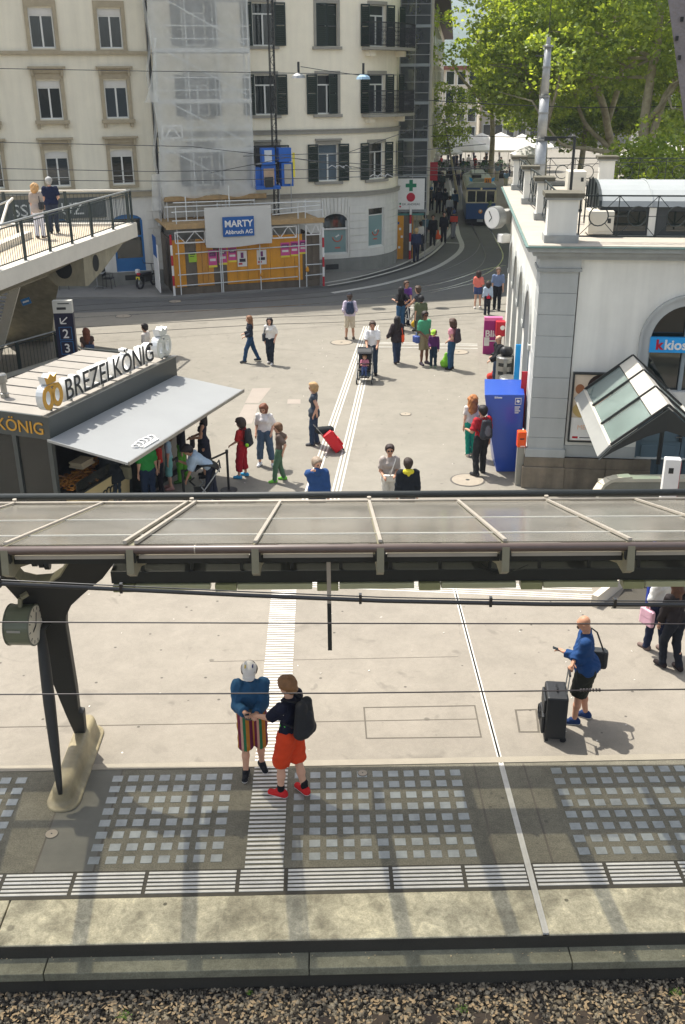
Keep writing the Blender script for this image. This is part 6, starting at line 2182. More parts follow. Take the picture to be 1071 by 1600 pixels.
# lower hull under the edge
hull_in=[p+Vector((-1.1,0.3,0))for p in edge]
vs=[(p.x,p.y,DZ-0.42)for p in edge]+[(p.x,p.y,DZ-0.95)for p in hull_in]
n=len(edge)
MB().add(vs,[(i,n+i,n+i+1,i+1)for i in range(n-1)]).build('hull_side',M_CONC,dk)
MB().prism([(p.x,p.y)for p in hull_in]+[(farL.x,farL.y-0.2),(-22,edge[0].y)],DZ-0.99,DZ-0.43).build('hull',M_CONC,dk)
def plate_between(pix,A,B,th,name,m,hole=None):
 """vertical plate through ground points A, B cut to the outline pix"""
 d=(B-A);d.z=0;d.normalize()
 Nn=Vector((d.y,-d.x,0))
 pts=[on_plane_(a,b,A,Nn)for a,b in pix]
 bm=bmesh.new()
 f1=[bm.verts.new(p)for p in pts];f2=[bm.verts.new(p-Nn*th)for p in pts]
 k=len(pts)
 bm.faces.new(f1);bm.faces.new(list(reversed(f2)))
 for i in range(k):bm.faces.new((f1[i],f2[i],f2[(i+1)%k],f1[(i+1)%k]))
 bmesh.ops.recalc_face_normals(bm,faces=bm.faces)
 me=bpy.data.meshes.new(name);bm.to_mesh(me);bm.free();me.materials.append(m)
 o=bpy.data.objects.new(name,me);COL.objects.link(o);o.parent=dk
 if hole:
  c=on_plane_(hole[0],hole[1],A,Nn)
  rr_=hole[2]
  mb=MB();u=d;up=Vector((0,0,1))
  vs=[c+Nn*0.004+u*rr_*math.cos(t)+up*rr_*1.1*math.sin(t)for t in np.linspace(0,2*PI,20,endpoint=False)]
  vs2=[v-Nn*0.02 for v in vs]
  mb.add(vs+vs2,[tuple(range(20)),tuple(reversed(range(20,40)))]+[((i+1)%20,i,20+i,20+(i+1)%20)for i in range(20)])
  mb.build('round_opening',M_NIGHT,dk)
 return o
def on_plane_(px,py,P,N):
 d=ray(px,py);o=Vector((0,0,CAM_H))
 t=(P-o).dot(N)/d.dot(N)
 return o+d*t
cA_=AY(134,445,31.0);cT=tip.copy()
plate_between([(212,351),(129,388),(134,447),(139,446),(160,424),(184,392)],Vector((cA_.x,31.0,0)),Vector((cT.x,cT.y,0)),0.35,'end_fin',M_CONC,hole=(150,411,0.24))
plate_between([(58,400),(129,388),(133.5,447),(90,447),(70,430),(60,421)],Vector((-12,31.05,0)),Vector((-5,31.05,0)),0.9,'cross_beam',M_CONC,hole=(100,421,0.26))
NL=Vector((0,4,5)).normalized()
lp_=[on_plane_(a,b,Vector((-9,31.2,4)),NL)for a,b in[(28,421),(60,415),(92,447),(85,480),(82,520),(86,575),(-60,605),(0,542)]]
k=len(lp_)
MB().add(lp_+[p+Vector((-0.3,1.4,0.2))for p in lp_],[tuple(range(k)),tuple(reversed(range(k,2*k)))]+[((i+1)%k,i,k+i,k+(i+1)%k)for i in range(k)]).build('concrete_leg',M_CONC,dk)
c=AY(41,471,31.1)
MB().cbox(c,(0.30,0.03,0.20),ry=R(-18)).build('blue_plate',mat('street_plate_blue',(30,110,170),rough=0.4),dk)
MB().cbox(c-Vector((0,0.02,0)),(0.2,0.01,0.05),ry=R(-18)).build('white_text',M_WHP,dk)
# railings on the deck
def railing(pts,h,post_every,parent,bal=0.13,m=M_RAILD,top=M_GALV,z_in=0.0):
 e=bpy.data.objects.new('railing',None);COL.objects.link(e);e.parent=parent
 bars=MB()
 for i in range(len(pts)-1):
  a,b=pts[i],pts[i+1]
  L=(b-a).length;u=(b-a).normalized()
  up=Vector((0,0,1))
  MB().tube([a+up*h,b+up*h],0.032,8).build('hand_rail',top,e)
  MB().bar(a+up*(h-0.10),b+up*(h-0.10),0.025,0.03).build('upper_rail',m,e)
  MB().bar(a+up*0.08,b+up*0.08,0.025,0.03).build('lower_rail',m,e)
  n_=max(1,round(L/post_every))
  for k in range(n_+(1 if i==len(pts)-2 else 0)):
   p=a+u*(L*k/n_)
   MB().bar(p,p+up*(h-0.02),0.05,0.10,u).build('post',m,e)
  k=bal
  while k<L:
   p=a+u*k
   bars.tube([p+up*0.08,p+up*(h-0.1)],0.008,4)
   k+=bal
 bars.build('balusters',m,e)['kind']='stuff'
 return e
ez=[p+Vector((-0.1,0,0.04))for p in edge[1:]]
ez[0]=ez[0]+(ez[0]-ez[1]).normalized()*3
railing(ez,1.08,1.75,dk)
railing([ez[-1]+Vector((-0.12,-0.02,0)),Vector((-20,tip.y-0.05,DZ+0.04))],1.08,2.2,dk,top=M_CONCL)
ia_=G(44,371,DZ);ib2=G(-20,398,DZ)
MB().bar(ia_+Vector((0,0,0.08)),ib2+Vector((0,0,0.08)),0.3,0.22).build('inner_kerb',M_CONCL,dk)
hr=[AY(20,310,33.0),AY(12,318,32.6),AY(-4,372,30.5)]
MB().tube(hr,0.045,8).build('stair_rail',M_CONCL,dk)
MB().tube([AY(20,311,33),AY(30,372,33)],0.05,6).build('stair_post',M_RAILD,dk)
MB().tube([AY(20,311,33.0),AY(-6,322,33.4)],0.03,8).build('stair_rail',M_GALV,dk)
# white stair string descending at the left edge
s1_,s2_=AY(29,428,30.6),AY(-6,560,32.5)
MB().bar(s1_,s2_,0.30,0.12,(0,1,0)).build('stair_string',M_CONCL,dk)
for k in range(24):
 p=s1_.lerp(s2_,k/24)+Vector((-0.1,0.1,0))
 MB().bar(p,p+Vector((-0.9,0.3,0.0)),0.03,0.04).build('stair_slat',M_CONCL,dk)
uf=thing('stair_fence','dark railing fence around the stairs behind the pretzel kiosk','fence',(0,0,0))
fz=1.05
f1_,f2_,f3_=G(-40,552,fz),G(86,517.5,fz),G(131,546,fz)
for p in(f1_,f2_,f3_):p.z=0
railing([f1_,f2_],fz,1.55,uf,bal=0.15)
railing([f2_,f3_],fz,1.3,uf,bal=0.16)
MB().prism([(f1_.x,f1_.y),(f2_.x,f2_.y),(f2_.x,f2_.y-0.14),(f1_.x,f1_.y-0.14)],0,0.14).build('kerb',M_CONCL,uf)
dpy=thing('departures_pylon','tall dark blue platform sign with an arrow and the numbers 2 and 3','sign',AY(108,556,28.2)*0+Vector((AY(106,540,28.2).x,28.2,0)),R(4))
zt5=AY(104,469,28.2).z;zt4=AY(104,488,28.2).z
MB().box(-0.27,0.27,-0.10,0.10,0,zt4).build('blue_body',mat('sign_night_blue',(16,20,48),rough=0.35),dpy)
MB().box(-0.27,0.27,-0.12,0.10,zt4,zt5).build('white_head',mat('sign_head_white',(190,188,178),rough=0.5),dpy)
MB().box(-0.12,0.2,-0.125,-0.12,zt5-0.09,zt5-0.06).build('dark_line',M_DKSTEEL,dpy)
MB().box(-0.16,0.1,-0.125,-0.12,zt4+0.10,zt4+0.17).build('dark_line',M_DKSTEEL,dpy)
for a,b in(((-0.1,zt4-0.3),(0.1,zt4-0.12)),((-0.1,zt4-0.3),(-0.1,zt4-0.14)),((-0.1,zt4-0.3),(0.06,zt4-0.3))):
 MB().bar((a[0],-0.105,a[1]),(b[0],-0.105,b[1]),0.03,0.008,(0,1,0)).build('arrow',M_WHP,dpy)
for i,ch in enumerate('23'):
 text_obj('lettering',ch,0.36,M_WHP,dpy,(-0.08,-0.103,zt4-0.72-i*0.42),(PI/2,0,0),bold=0.004)
 z_=zt4-0.78-i*0.42
 sub_frame(MB(),-0.17,0.19,z_,z_+0.38,0.012,-0.104,-0.101).build('number_frame',MATS['street_plate_blue'],dpy)
MB().box(-0.1,0.12,-0.105,-0.101,zt4-1.62,zt4-1.46).build('symbol',M_WHP,dpy)
# low wall end behind the kiosk roof
lw=thing('low_wall','low grey wall with a metal top just beyond the kiosk roof','wall',(0,0,0))
w1,w2_=G(127,548,0.9),G(188,556,0.9)
MB().bar((w1.x,w1.y+0.5,0.45),(w2_.x,w2_.y+0.5,0.45),0.18,0.9).build('wall_body',M_BASEST,lw)
MB().bar((w1.x,w1.y+0.5,0.92),(w2_.x,w2_.y+0.5,0.92),0.24,0.04).build('wall_cap',M_STEEL,lw)
# cafe table, chairs, moped in front of the beige building
def cafe_table(p):
 t=thing('cafe_table','round grey cafe table on a three footed stand in front of the beige building','table',p)
 MB().cbox((0,0,0.73),(0.75,0.7,0.025)).build('table_top',mat('table_grey',(150,152,150),rough=0.4),t)
 MB().tube([(0,0,0.05),(0,0,0.72)],0.025,8).build('stem',M_GALV,t)
 for k in range(3):
  a=k*2.09+0.3
  MB().tube([(0,0,0.12),(0.22*math.cos(a),0.22*math.sin(a),0.08),(0.36*math.cos(a),0.36*math.sin(a),0.01)],0.018,6).build('leg',M_GALV,t)
def cafe_chair(p,rz,label):
 t=thing('cafe_chair',label,'chair',p,rz,'dark cafe chairs by the beige building')
 MB().cbox((0,0,0.45),(0.42,0.42,0.03)).build('seat',M_BLACKIR,t)
 MB().cbox((0,0.2,0.72),(0.42,0.025,0.34),rx=-0.1).build('backrest',M_BLACKIR,t)
 for x in(-0.19,0.19):
  for y in(-0.19,0.19):
   MB().tube([(x,y,0.44),(x*1.1,y*1.15,0)],0.012,5).build('leg',M_BLACKIR,t)
  MB().tube([(x,0.2,0.45),(x,0.23,0.9)],0.012,5).build('back_post',M_BLACKIR,t)
  MB().tube([(x,-0.15,0.45),(x,-0.15,0.66),(x,0.2,0.66)],0.012,5).build('arm',M_BLACKIR,t)
cafe_table(G(153,451,0.1));cafe_chair(G(171,450,0.1),1.4,'dark armchair right of the cafe table');cafe_chair(G(139,444,0.1),-2.0,'dark chair behind the cafe table, partly under the footbridge point')
cafe_chair(G(100,452,0.1),0.4,'dark chair under the footbridge, left of the others')
mp_=thing('moped','small dark moped with red and yellow lights parked by the blue shopfront','moped',G(231,448,0.1),R(-25))
for y in(-0.55,0.55):
 w=MB().tube([(0.0+0.25*0,y+0.26*math.cos(t),0.27+0.26*math.sin(t))for t in np.linspace(0,2*PI,18)],0.05,6,cap=False).build('wheel',M_BLACKIR,mp_)
 MB().tube([(-0.04,y,0.27),(0.04,y,0.27)],0.09,10).build('hub',M_GALV,w)
MB().bar((0,-0.5,0.62),(0,0.25,0.6),0.22,0.12).build('seat',M_BLACKIR,mp_,bevel=0.03)
MB().bar((0,0.3,0.4),(0,-0.3,0.42),0.26,0.3).build('engine',M_DKSTEEL,mp_,bevel=0.03)
MB().tube([(0,0.55,0.27),(0,0.42,0.98)],0.035,6).build('fork',M_GALV,mp_)
MB().tube([(-0.36,0.32,1.02),(-0.1,0.42,1.0),(0.1,0.42,1.0),(0.36,0.32,1.02)],0.018,6).build('handlebar',M_BLACKIR,mp_)
MB().cbox((0,-0.62,0.68),(0.16,0.06,0.1)).build('tail_light',M_REDP,mp_);MB().cbox((0,-0.70,0.5),(0.2,0.02,0.14)).build('number_plate',M_LEMON,mp_)
MB().cbox((-0.12,-0.5,0.78),(0.18,0.18,0.2)).build('helmet_box',M_WHP,mp_,bevel=0.04)
MB().tube([(-0.36,0.34,1.02),(-0.44,0.36,1.16)],0.012,5).build('mirror_stalk',M_BLACKIR,mp_)
#  GLASS STAIR ROOF, BLUE BOX AND THE REST AT THE STATION
gr=thing('stair_roof','gabled glass roof with a metal ridge over the stairs down, in front of the station wall','roof',(0,0,0))
R0,R1=G(989,557,3.3),G(1045,635,3.3)
E0,E1_=G(914,610,2.5),G(954,697,2.5)
M_SRG=glass_mat('stair_glass',(206,224,218),solid=0.2,rough=0.05,dirt=(190,200,194))
M_RIDGE=mat('ridge_metal',(206,200,186),rough=0.4,metal=0.2,var=0.08,scale=6)
hwv=(E0-R0)
def Rt(t):return R0.lerp(R1,t)
def Lf(t,s):return R0.lerp(R1,t).lerp(E0.lerp(E1_,t),s)
def Rg(t,s):
 p=R0.lerp(R1,t);l_=E0.lerp(E1_,t)
 return p+(Vector((2*p.x-l_.x,l_.y,l_.z))-p)*s
for f in(Lf,Rg):
 for i in range(3):
  a,b=i/3+0.012,(i+1)/3-0.012
  q=[f(a,0.28),f(b,0.28),f(b,1.0),f(a,1.0)]
  if f is Lf:q=list(reversed(q))
  MB().slab(q,0.015).build('glass_pane',M_SRG,gr)
  q=[f(a-0.008,0.0),f(b+0.008,0.0),f(b+0.008,0.275),f(a-0.008,0.275)]
  if f is Lf:q=list(reversed(q))
  MB().slab([p+Vector((0,0,0.02))for p in q],0.02).build('ridge_plate',M_RIDGE,gr)
 for i in range(4):
  t=i/3
  MB().bar(f(t,0.0)+Vector((0,0,0.03)),f(t,1.0)+Vector((0,0,0.03)),0.035,0.045).build('glazing_bar',M_DKSTEEL,gr)
 MB().bar(f(0,1.0),f(1,1.0),0.06,0.05).build('eave_bar',M_RIDGE,gr)
pL=[E0,E1_,G(935.5,715,2.28),G(899,623,2.28)]
MB().slab(pL,0.03).build('eave_plate',mat('eave_plate_metal',(150,150,144),rough=0.5,metal=0.2,var=0.08),gr)
pRr=[Vector((2*Rt(0).x-pL[3].x,pL[3].y,pL[3].z)),Vector((2*Rt(1).x-pL[2].x,pL[2].y,pL[2].z)),Rg(1,1),Rg(0,1)]
MB().slab(pRr,0.03).build('eave_plate',MATS['eave_plate_metal'],gr)
for t in(0.0,1.0):
 out_=[pL[3 if t==0 else 2],Lf(t,1),Rt(t),Rg(t,1),pRr[0 if t==0 else 1]]
 mid_=Rt(t)-Vector((0,0,0.42))
 inn=[Rg(t,0.95)-Vector((0,0,0.10)),Rg(t,0.7)-Vector((0,0,0.16)),Rg(t,0.35)-Vector((0,0,0.26)),mid_,Lf(t,0.35)-Vector((0,0,0.26)),Lf(t,0.7)-Vector((0,0,0.16)),Lf(t,0.95)-Vector((0,0,0.10))]
 inn=[inn[k]+Vector((0,0,0))for k in range(7)]
 pts=out_+inn
 off=Vector((0,-0.06 if t else 0.06,-0.03))
 bm=bmesh.new()
 A=[bm.verts.new(p+off)for p in pts];B=[bm.verts.new(p+off+Vector((0,0.07,0)))for p in pts]
 k=len(pts)
 es=[bm.edges.new((A[i],A[(i+1)%k]))for i in range(k)];bmesh.ops.triangle_fill(bm,edges=es,use_beauty=True)
 es=[bm.edges.new((B[i],B[(i+1)%k]))for i in range(k)];bmesh.ops.triangle_fill(bm,edges=es,use_beauty=True)
 for i in range(k):bm.faces.new((A[i],A[(i+1)%k],B[(i+1)%k],B[i]))
 bmesh.ops.recalc_face_normals(bm,faces=bm.faces)
 me=bpy.data.meshes.new('gable_arch');bm.to_mesh(me);bm.free();me.materials.append(M_DKBEAM)
 o=bpy.data.objects.new('gable_arch',me);COL.objects.link(o);o.parent=gr
for s_,t in((0.92,0.06),(0.92,0.94)):
 for f in(Rg,):
  p=f(t,s_)
  MB().tube([(p.x,p.y,0.85),(p.x,p.y,p.z-0.05)],0.05,8).build('post',M_DKSTEEL,gr)
pw2=thing('stair_parapet','low curved concrete parapet around the stairs below the glass roof','wall',(0,0,0))
x0,x1=Lf(0.5,0.95).x-0.15,Rg(0.5,0.95).x+0.15
ya,yb4=R1.y-1.55,R0.y-0.6
M_PARA=mat('parapet_concrete',(146,142,128),rough=0.9,var=0.15,scale=3,bump=0.3)
M_COPE=mat('parapet_coping',(206,196,176),rough=0.7,var=0.08)
yfar=AY(1000,745,19.3).y
for(a,b,c_,d)in((x0+0.35,9.0,19.2,19.4),):
 zq=AY(1000,745,19.3).z
 MB().box(a,b,c_,d,0,zq-0.07).build('parapet_wall',M_PARA,pw2)
 MB().box(a+0.3,b,c_-0.03,d+0.03,zq-0.07,zq).build('coping',M_COPE,pw2)
arcp=[AY(932,769,19.1),AY(940,757,19.15),AY(951,750,19.2),AY(965,746.5,19.25),AY(985,745,19.3)]
for i in range(len(arcp)-1):
 MB().bar(arcp[i],arcp[i+1],0.2,0.07).build('coping',M_COPE,pw2)
MB().box(x0-0.05,x0+0.15,16.4,19.2,0,0.5).build('parapet_wall',M_PARA,pw2)
q1,q2,q3=G(928,949,0.0),G(986,903,0.0),G(1100,903,0)
dd=(q2-q1).normalized()
MB().bar(q1+Vector((0,0,0.12)),q2+dd*1.2+Vector((0,0,0.12)),0.12,0.24).build('ramp_kerb',M_COPE,pw2)
MB().box(q2.x+0.2,9,q1.y+1.6,q1.y+1.72,0.0,0.9).build('parapet_wall',M_WALLDK,pw2)
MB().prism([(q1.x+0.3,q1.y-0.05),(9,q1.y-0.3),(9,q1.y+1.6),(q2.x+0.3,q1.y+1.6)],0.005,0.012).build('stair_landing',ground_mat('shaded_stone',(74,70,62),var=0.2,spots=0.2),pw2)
tp=thing('platform_pylon','tall slim sign pylon, white above and blue below, beside the stair parapet','sign',(AY(1050,730,15.7).x,15.7,0),R(-8))
ztp_=AY(1050,716,15.7).z
MB().box(-0.13,0.13,-0.08,0.08,1.72,ztp_).build('white_head',M_WHP,tp,bevel=0.01)
MB().box(-0.13,0.13,-0.08,0.08,0,1.715).build('blue_body',mat('pylon_blue',(16,50,150),rough=0.35),tp)
MB().box(0.131,0.14,-0.06,0.06,0.1,ztp_-0.05).build('side_strip',M_CRIM,tp)
text_obj('lettering','k',0.2,M_WHP,tp,(-0.07,-0.085,1.52),(PI/2,0,0),bold=0.006)
MB().box(-0.06,0.02,-0.084,-0.081,ztp_-0.25,ztp_-0.15).build('symbol',M_DKSTEEL,tp)
# blue tapered box
bb=thing('blue_ticket_box','tall blue box tapering to its foot beside the station corner','ticket machine',(0,0,0))
b0,b1_=G(776,737),G(813,737)
zt6=AY(790,617,b0.y-0.0).z
t0_,t1_=AY(757.5,617,b0.y-0.05),AY(820,617,b0.y-0.05)
t2_,t3_=G(817,593,zt6+0.1),G(757.5,592,zt6+0.1)
dpt=t2_.y-b0.y
vs=[b0,b1_,b1_+Vector((0.02,dpt,0)),b0+Vector((0.02,dpt,0)),t0_,t1_,t2_,t3_]
M_BOXB=mat('box_cobalt',(26,72,166),rough=0.3,var=0.04,spec=0.6,coat=0.3)
MB().add(vs,[(3,2,1,0),(4,5,6,7),(0,1,5,4),(1,2,6,5),(2,3,7,6),(3,0,4,7)]).build('body',M_BOXB,bb,bevel=0.012)
MB().box(b0.x+0.05,b1_.x-0.05,b0.y+0.02,b0.y+dpt,0.0,0.03).build('foot_plate',M_DKSTEEL,bb)
def onbox(px,py):
 p=AY(px,py,b0.y-0.075);return p
pa_=onbox(805.5,622);pb_=onbox(814.5,632)
sub_frame(MB(),pa_.x,pb_.x,pb_.z,pa_.z,0.012,pa_.y-0.004,pa_.y+0.0).build('logo_frame',M_WHP,bb)
MB().cbox(((pa_.x+pb_.x)/2,pa_.y,(pa_.z+pb_.z)/2),(0.07,0.006,0.06),ry=0.5).build('logo_cube',M_WHP,bb)
for yy_,ln in((636,10),(639,8),(642,10),(645,7)):
 p=onbox(804.5,yy_)
 MB().box(p.x,p.x+ln*0.013,p.y-0.003,p.y,p.z-0.012,p.z+0.012).build('text_line',M_WHP,bb)
p=onbox(773,621.5)
text_obj('lettering','Billette',0.065,M_WHP,bb,(p.x,p.y,p.z-0.02),(PI/2,0,0))
MB().cbox((b0.x+0.0,b0.y+0.5,1.4),(0.01,0.1,0.1)).build('mark',M_WHP,bb)
va=thing('ticket_validator','orange ticket stamping machine on a grey post at the station corner','validator',G(810,757))
zz1=AY(816,697,va.location.y).z;zz2=AY(816,673,va.location.y).z
MB().cbox((0,0,zz1/2),(0.16,0.12,zz1)).build('post',mat('post_grey_metal',(150,148,138),rough=0.5,metal=0.3,var=0.1),va)
MB().cbox((0.0,-0.01,(zz1+zz2)/2),(0.20,0.18,zz2-zz1)).build('housing',mat('validator_orange',(232,84,22),rough=0.35),va,bevel=0.015)
MB().cbox((0.0,-0.102,(zz1+zz2)/2+0.02),(0.10,0.004,0.03)).build('slot',M_DKSTEEL,va)
MB().cbox((0.02,-0.102,zz1+0.03),(0.10,0.004,0.02)).build('label',M_WHP,va)
# litter bins
def bin_(px,py,h,r,label):
 g=G(px,py)
 t=thing('litter_bin',label,'litter bin',g,0,'steel litter bins behind the blue box')
 MB().lathe([(r,0.04),(r,h-0.12),(r*1.02,h-0.12),(r*1.02,h-0.02)],n=20).build('drum',M_STEEL,t,smooth=False)
 MB().lathe([(r*1.04,h-0.02),(r*0.9,h+0.02),(r*0.4,h+0.03)],n=20).build('lid',M_STEEL,t)
 for a in(-2.2,-1.2):
  MB().cbox((r*math.cos(a),r*math.sin(a),h-0.2),(0.16,0.02,0.1),rz=a+PI/2).build('slot',M_DKSTEEL,t)
  MB().cbox((r*math.cos(a),r*math.sin(a),h-0.45),(0.16,0.02,0.1),rz=a+PI/2).build('slot',M_DKSTEEL,t)
bin_(786,626,1.35,0.26,'tall steel litter bin beside the man in the black jacket')
bin_(793,642,1.0,0.29,'lower steel litter bin with a wide lid just behind the blue box')
mbn=thing('newspaper_board','magenta newspaper board standing against the station wall','sign',G(768,553),R(-4))
hN=AY(768,501,mbn.location.y).z
MB().box(-0.30,0.32,-0.05,0.12,0,hN).build('board',mat('board_magenta',(150,30,110),rough=0.5),mbn)
MB().box(-0.30,0.32,-0.05,0.12,hN,hN+0.12).build('pink_top',mat('board_pink',(226,120,170),rough=0.5),mbn)
text_obj('lettering','Blick',0.32,M_WHP,mbn,(-0.26,-0.056,hN-0.55),(PI/2,0,0),bold=0.008)
MB().box(-0.24,0.2,-0.054,-0.051,hN-0.72,hN-0.68).build('text_line',M_WHP,mbn)
MB().box(-0.28,-0.1,-0.054,-0.051,0.3,0.6).build('white_patch',M_WHP,mbn)
rb_=thing('red_dispenser','red newspaper dispenser next to the magenta board','dispenser',G(778,556))
MB().cbox((0.05,0.1,0.95),(0.32,0.35,0.5)).build('box',M_REDP,rb_,bevel=0.01)
MB().cbox((0.05,0.1,0.35),(0.1,0.1,0.7)).build('post',M_DKSTEEL,rb_)
MB().tube([(0.1,-0.08,1.0),(0.1,-0.09,1.0)],0.08,14).build('badge',M_WHP,rb_)
# queue barrier
qb=thing('queue_barrier','black belt barrier posts in front of the pretzel kiosk','barrier',(0,0,0))
qp=[G(358,766),G(290,800),G(322,778)]
for p in qp[:2]:
 MB().lathe([(0.20,0),(0.20,0.015),(0.05,0.03)],p,18).build('base',M_BLACKIR,qb)
 MB().tube([p+Vector((0,0,0.02)),p+Vector((0,0,1.0))],0.028,10).build('post',M_BLACKIR,qb)
 MB().tube([p+Vector((0,0,0.93)),p+Vector((0,0,1.0))],0.036,10).build('head',M_BLACKIR,qb)
MB().bar(qp[0]+Vector((0,0,0.95)),qp[1]+Vector((0,0,0.95)),0.004,0.05).build('belt',M_BLACKIR,qb)
#  TRAM
TR=thing('vintage_tram','old blue and cream tram car coming down the narrow street','tram',Vector((G(748,351).x,67.8,0)),-R(5))
M_TBL=mat('tram_blue',(18,66,118),rough=0.3,var=0.05,spec=0.6)
M_TCR=mat('tram_cream',(206,196,164),rough=0.4,var=0.05)
M_TRF=mat('tram_roof',(150,156,150),rough=0.6,var=0.12)
TW,TL=0.97,9.0
MB().box(-TW,TW,0,TL,0.42,1.45).build('blue_body',M_TBL,TR,bevel=0.04)
MB().box(-TW+0.06,TW-0.06,0.1,TL-0.1,0.12,0.42).build('underframe',M_BLACKIR,TR)
MB().box(-TW,TW,0.0,0.12,2.30,2.48).build('front_header',M_TBL,TR)
for x0,x1 in((-TW,-TW+0.10),(-0.37,-0.29),(0.29,0.37),(TW-0.10,TW)):
 MB().box(x0,x1,0.0,0.09,1.45,2.30).build('window_post',M_TCR,TR)
MB().box(-TW,TW,0.0,0.10,1.45,1.52).build('window_rail',M_TCR,TR)
MB().box(-TW,TW,0.0,0.11,2.22,2.30).build('window_rail',M_TCR,TR)
for x0,x1 in((-TW+0.1,-0.37),(-0.29,0.29),(0.37,TW-0.1)):
 MB().box(x0,x1,0.04,0.06,1.52,2.22).build('windscreen',M_WGLASS,TR)
for s_ in(-1,1):
 MB().box(s_*TW-0.03,s_*TW+0.03,0.1,TL,2.22,2.42).build('side_header',M_TCR,TR)
 MB().box(s_*TW-0.02,s_*TW+0.0,0.12,TL,1.45,2.22).build('side_glass',M_WGLASS,TR)
 for k in range(8):
  y=0.1+k*1.2
  MB().box(s_*TW-0.03,s_*TW+0.035,y,y+0.12,1.45,2.22).build('window_post',M_TCR,TR)
MB().xz([(-TW-0.06,2.44),(TW+0.06,2.44),(TW-0.1,2.62),(0.5,2.74),(-0.5,2.74),(-TW+0.1,2.62)],-0.12,TL).build('roof',M_TRF,TR)
MB().xz([(-0.55,2.75),(0.55,2.75),(0.45,2.95),(-0.45,2.95)],0.6,TL-1).build('roof_lantern',M_TRF,TR)
bx_o=MB().box(0.18,0.62,-0.06,0.3,2.70,3.02).build('number_box',mat('number_orange',(224,140,30),rough=0.4),TR)
text_obj('lettering','21',0.26,M_DKSTEEL,bx_o,(0.24,-0.065,2.77),(PI/2,0,0),bold=0.006)
MB().tube([(0,-0.03,2.36),(0,0.02,2.36)],0.07,12).build('headlight',mat('lamp_glass',(255,236,180),rough=0.2),TR)
MB().tube([(0.0,-0.03,0.92),(0,0.0,0.92)],0.13,16).build('badge',mat('badge_orange',(222,150,70),rough=0.4),TR)
MB().tube([(0.0,-0.035,0.96),(0,-0.03,0.96)],0.06,12).build('badge_centre',M_WHP,TR)
MB().box(-0.2,0.2,-0.16,0.0,0.28,0.42).build('coupling',M_GALV,TR)
MB().box(-TW+0.1,TW-0.1,-0.10,0.0,0.16,0.24).build('bumper',M_BLACKIR,TR)
for y in(2.2,TL-2.2):
 for s_ in(-1,1):
  MB().tube([(s_*0.62,y,0.33),(s_*0.70,y,0.33)],0.33,16).build('wheel',M_DKSTEEL,TR)
for s_ in(-1,1):
 MB().tube([(s_*0.35,3.0,2.95),(s_*0.35,3.6,3.3),(s_*0.35,2.8,3.9)],0.02,5).build('pantograph_arm',M_DKSTEEL,TR)
MB().bar((-0.75,2.8,3.92),(0.75,2.8,3.92),0.06,0.04).build('pantograph_head',M_DKSTEEL,TR)
MB().box(-0.6,0.0,0.9,2.2,2.96,3.15).build('roof_box',M_DKSTEEL,TR)
for s_ in(-1,1):
 MB().tube([(s_*0.75,-0.02,2.5),(s_*0.85,-0.1,3.1)],0.01,4).build('flag_staff',M_GALV,TR)
 MB().slab([(s_*0.83,-0.1,3.1),(s_*0.62,-0.1,3.0),(s_*0.62,-0.1,2.8),(s_*0.79,-0.1,2.85)],0.01).build('flag',MATS['kiosk_blue'],TR)
lf=MB()
for k in range(40):
 c=Vector((0.62+rk.uniform(-.12,.12),-0.08+rk.uniform(-.05,.05),1.35+rk.uniform(-.25,.25)))
 u=Vector(rk.normal(0,1,3)).normalized()*0.10;v=Vector(rk.normal(0,1,3)).normalized()*0.03
 lf.add([c-u,c-v,c+u,c+v],[(0,1,2,3)])
lf.build('greenery',mat('bouquet_green',(136,156,90),rough=0.8,var=0.3),TR)
#  SQUARE BEYOND THE STREET
up_=None
def parasol(x,y,h,r,label):
 global up_
 if up_ is None:
  t=thing('parasol',label,'parasol',(x,y,0),0,'white parasols over the far terrace')
  MB().tube([(0,0,0),(0,0,1.0)],0.03,6).build('pole',M_WHP,t)
  t.children[0].scale=(1,1,3.2)
  n=8
  vs=[(0,0,0.85)]+[(math.cos(2*PI*k/n),math.sin(2*PI*k/n),0)for k in range(n)]+[(math.cos(2*PI*k/n),math.sin(2*PI*k/n),-0.16)for k in range(n)]
  fs=[(0,1+k,1+(k+1)%n)for k in range(n)]+[(1+k,9+k,9+(k+1)%n,1+(k+1)%n)for k in range(n)]
  c=MB().add(vs,fs).build('canopy',mat('parasol_white',(235,232,224),rough=0.8,var=0.03,trans=0.3),t)
  c.location=(0,0,2.5)
  c.scale=(r,r,1.2)
  up_=t
  return t
 return copy_thing(up_,(x,y,0),random.uniform(0,1),label)
random.seed(5)
places=[(684,236,104,'first white parasol from the netted tower, at the street mouth'),(712,236,110,'white parasol right of the one at the street mouth'),(738,236,108,'white parasol above the tram roof'),(765,237,112,'white parasol right above the tram, in the packed row'),(795,237,108,'white parasol just left of the telescopic mast'),(700,233,120,'second row white parasol behind the street mouth'),(728,233,122,'second row white parasol behind the tram'),(752,232,121,'second row white parasol in the middle of the packed row'),(782,233,122,'second row white parasol left of the mast'),(815,235,118,'white parasol half behind the telescopic mast'),(835,236,112,'white parasol right behind the mast'),(1010,232,96,'white parasol seen between the plane trunks at the right'),(1050,228,100,'white parasol at the right edge beyond the terrace')]
for px,py,Y,lb in places:
 p=AY(px,py,Y)
 parasol(p.x,Y,3,2.5,lb)
stall=thing('white_stall','white market stall tent at the foot of the plane trees beyond the mast','tent',(AY(830,236,100).x,100,0))
MB().box(-1.5,1.5,0,2.5,0.9,2.4).build('side_cloth',mat('parasol_white',(235,232,224)),stall)
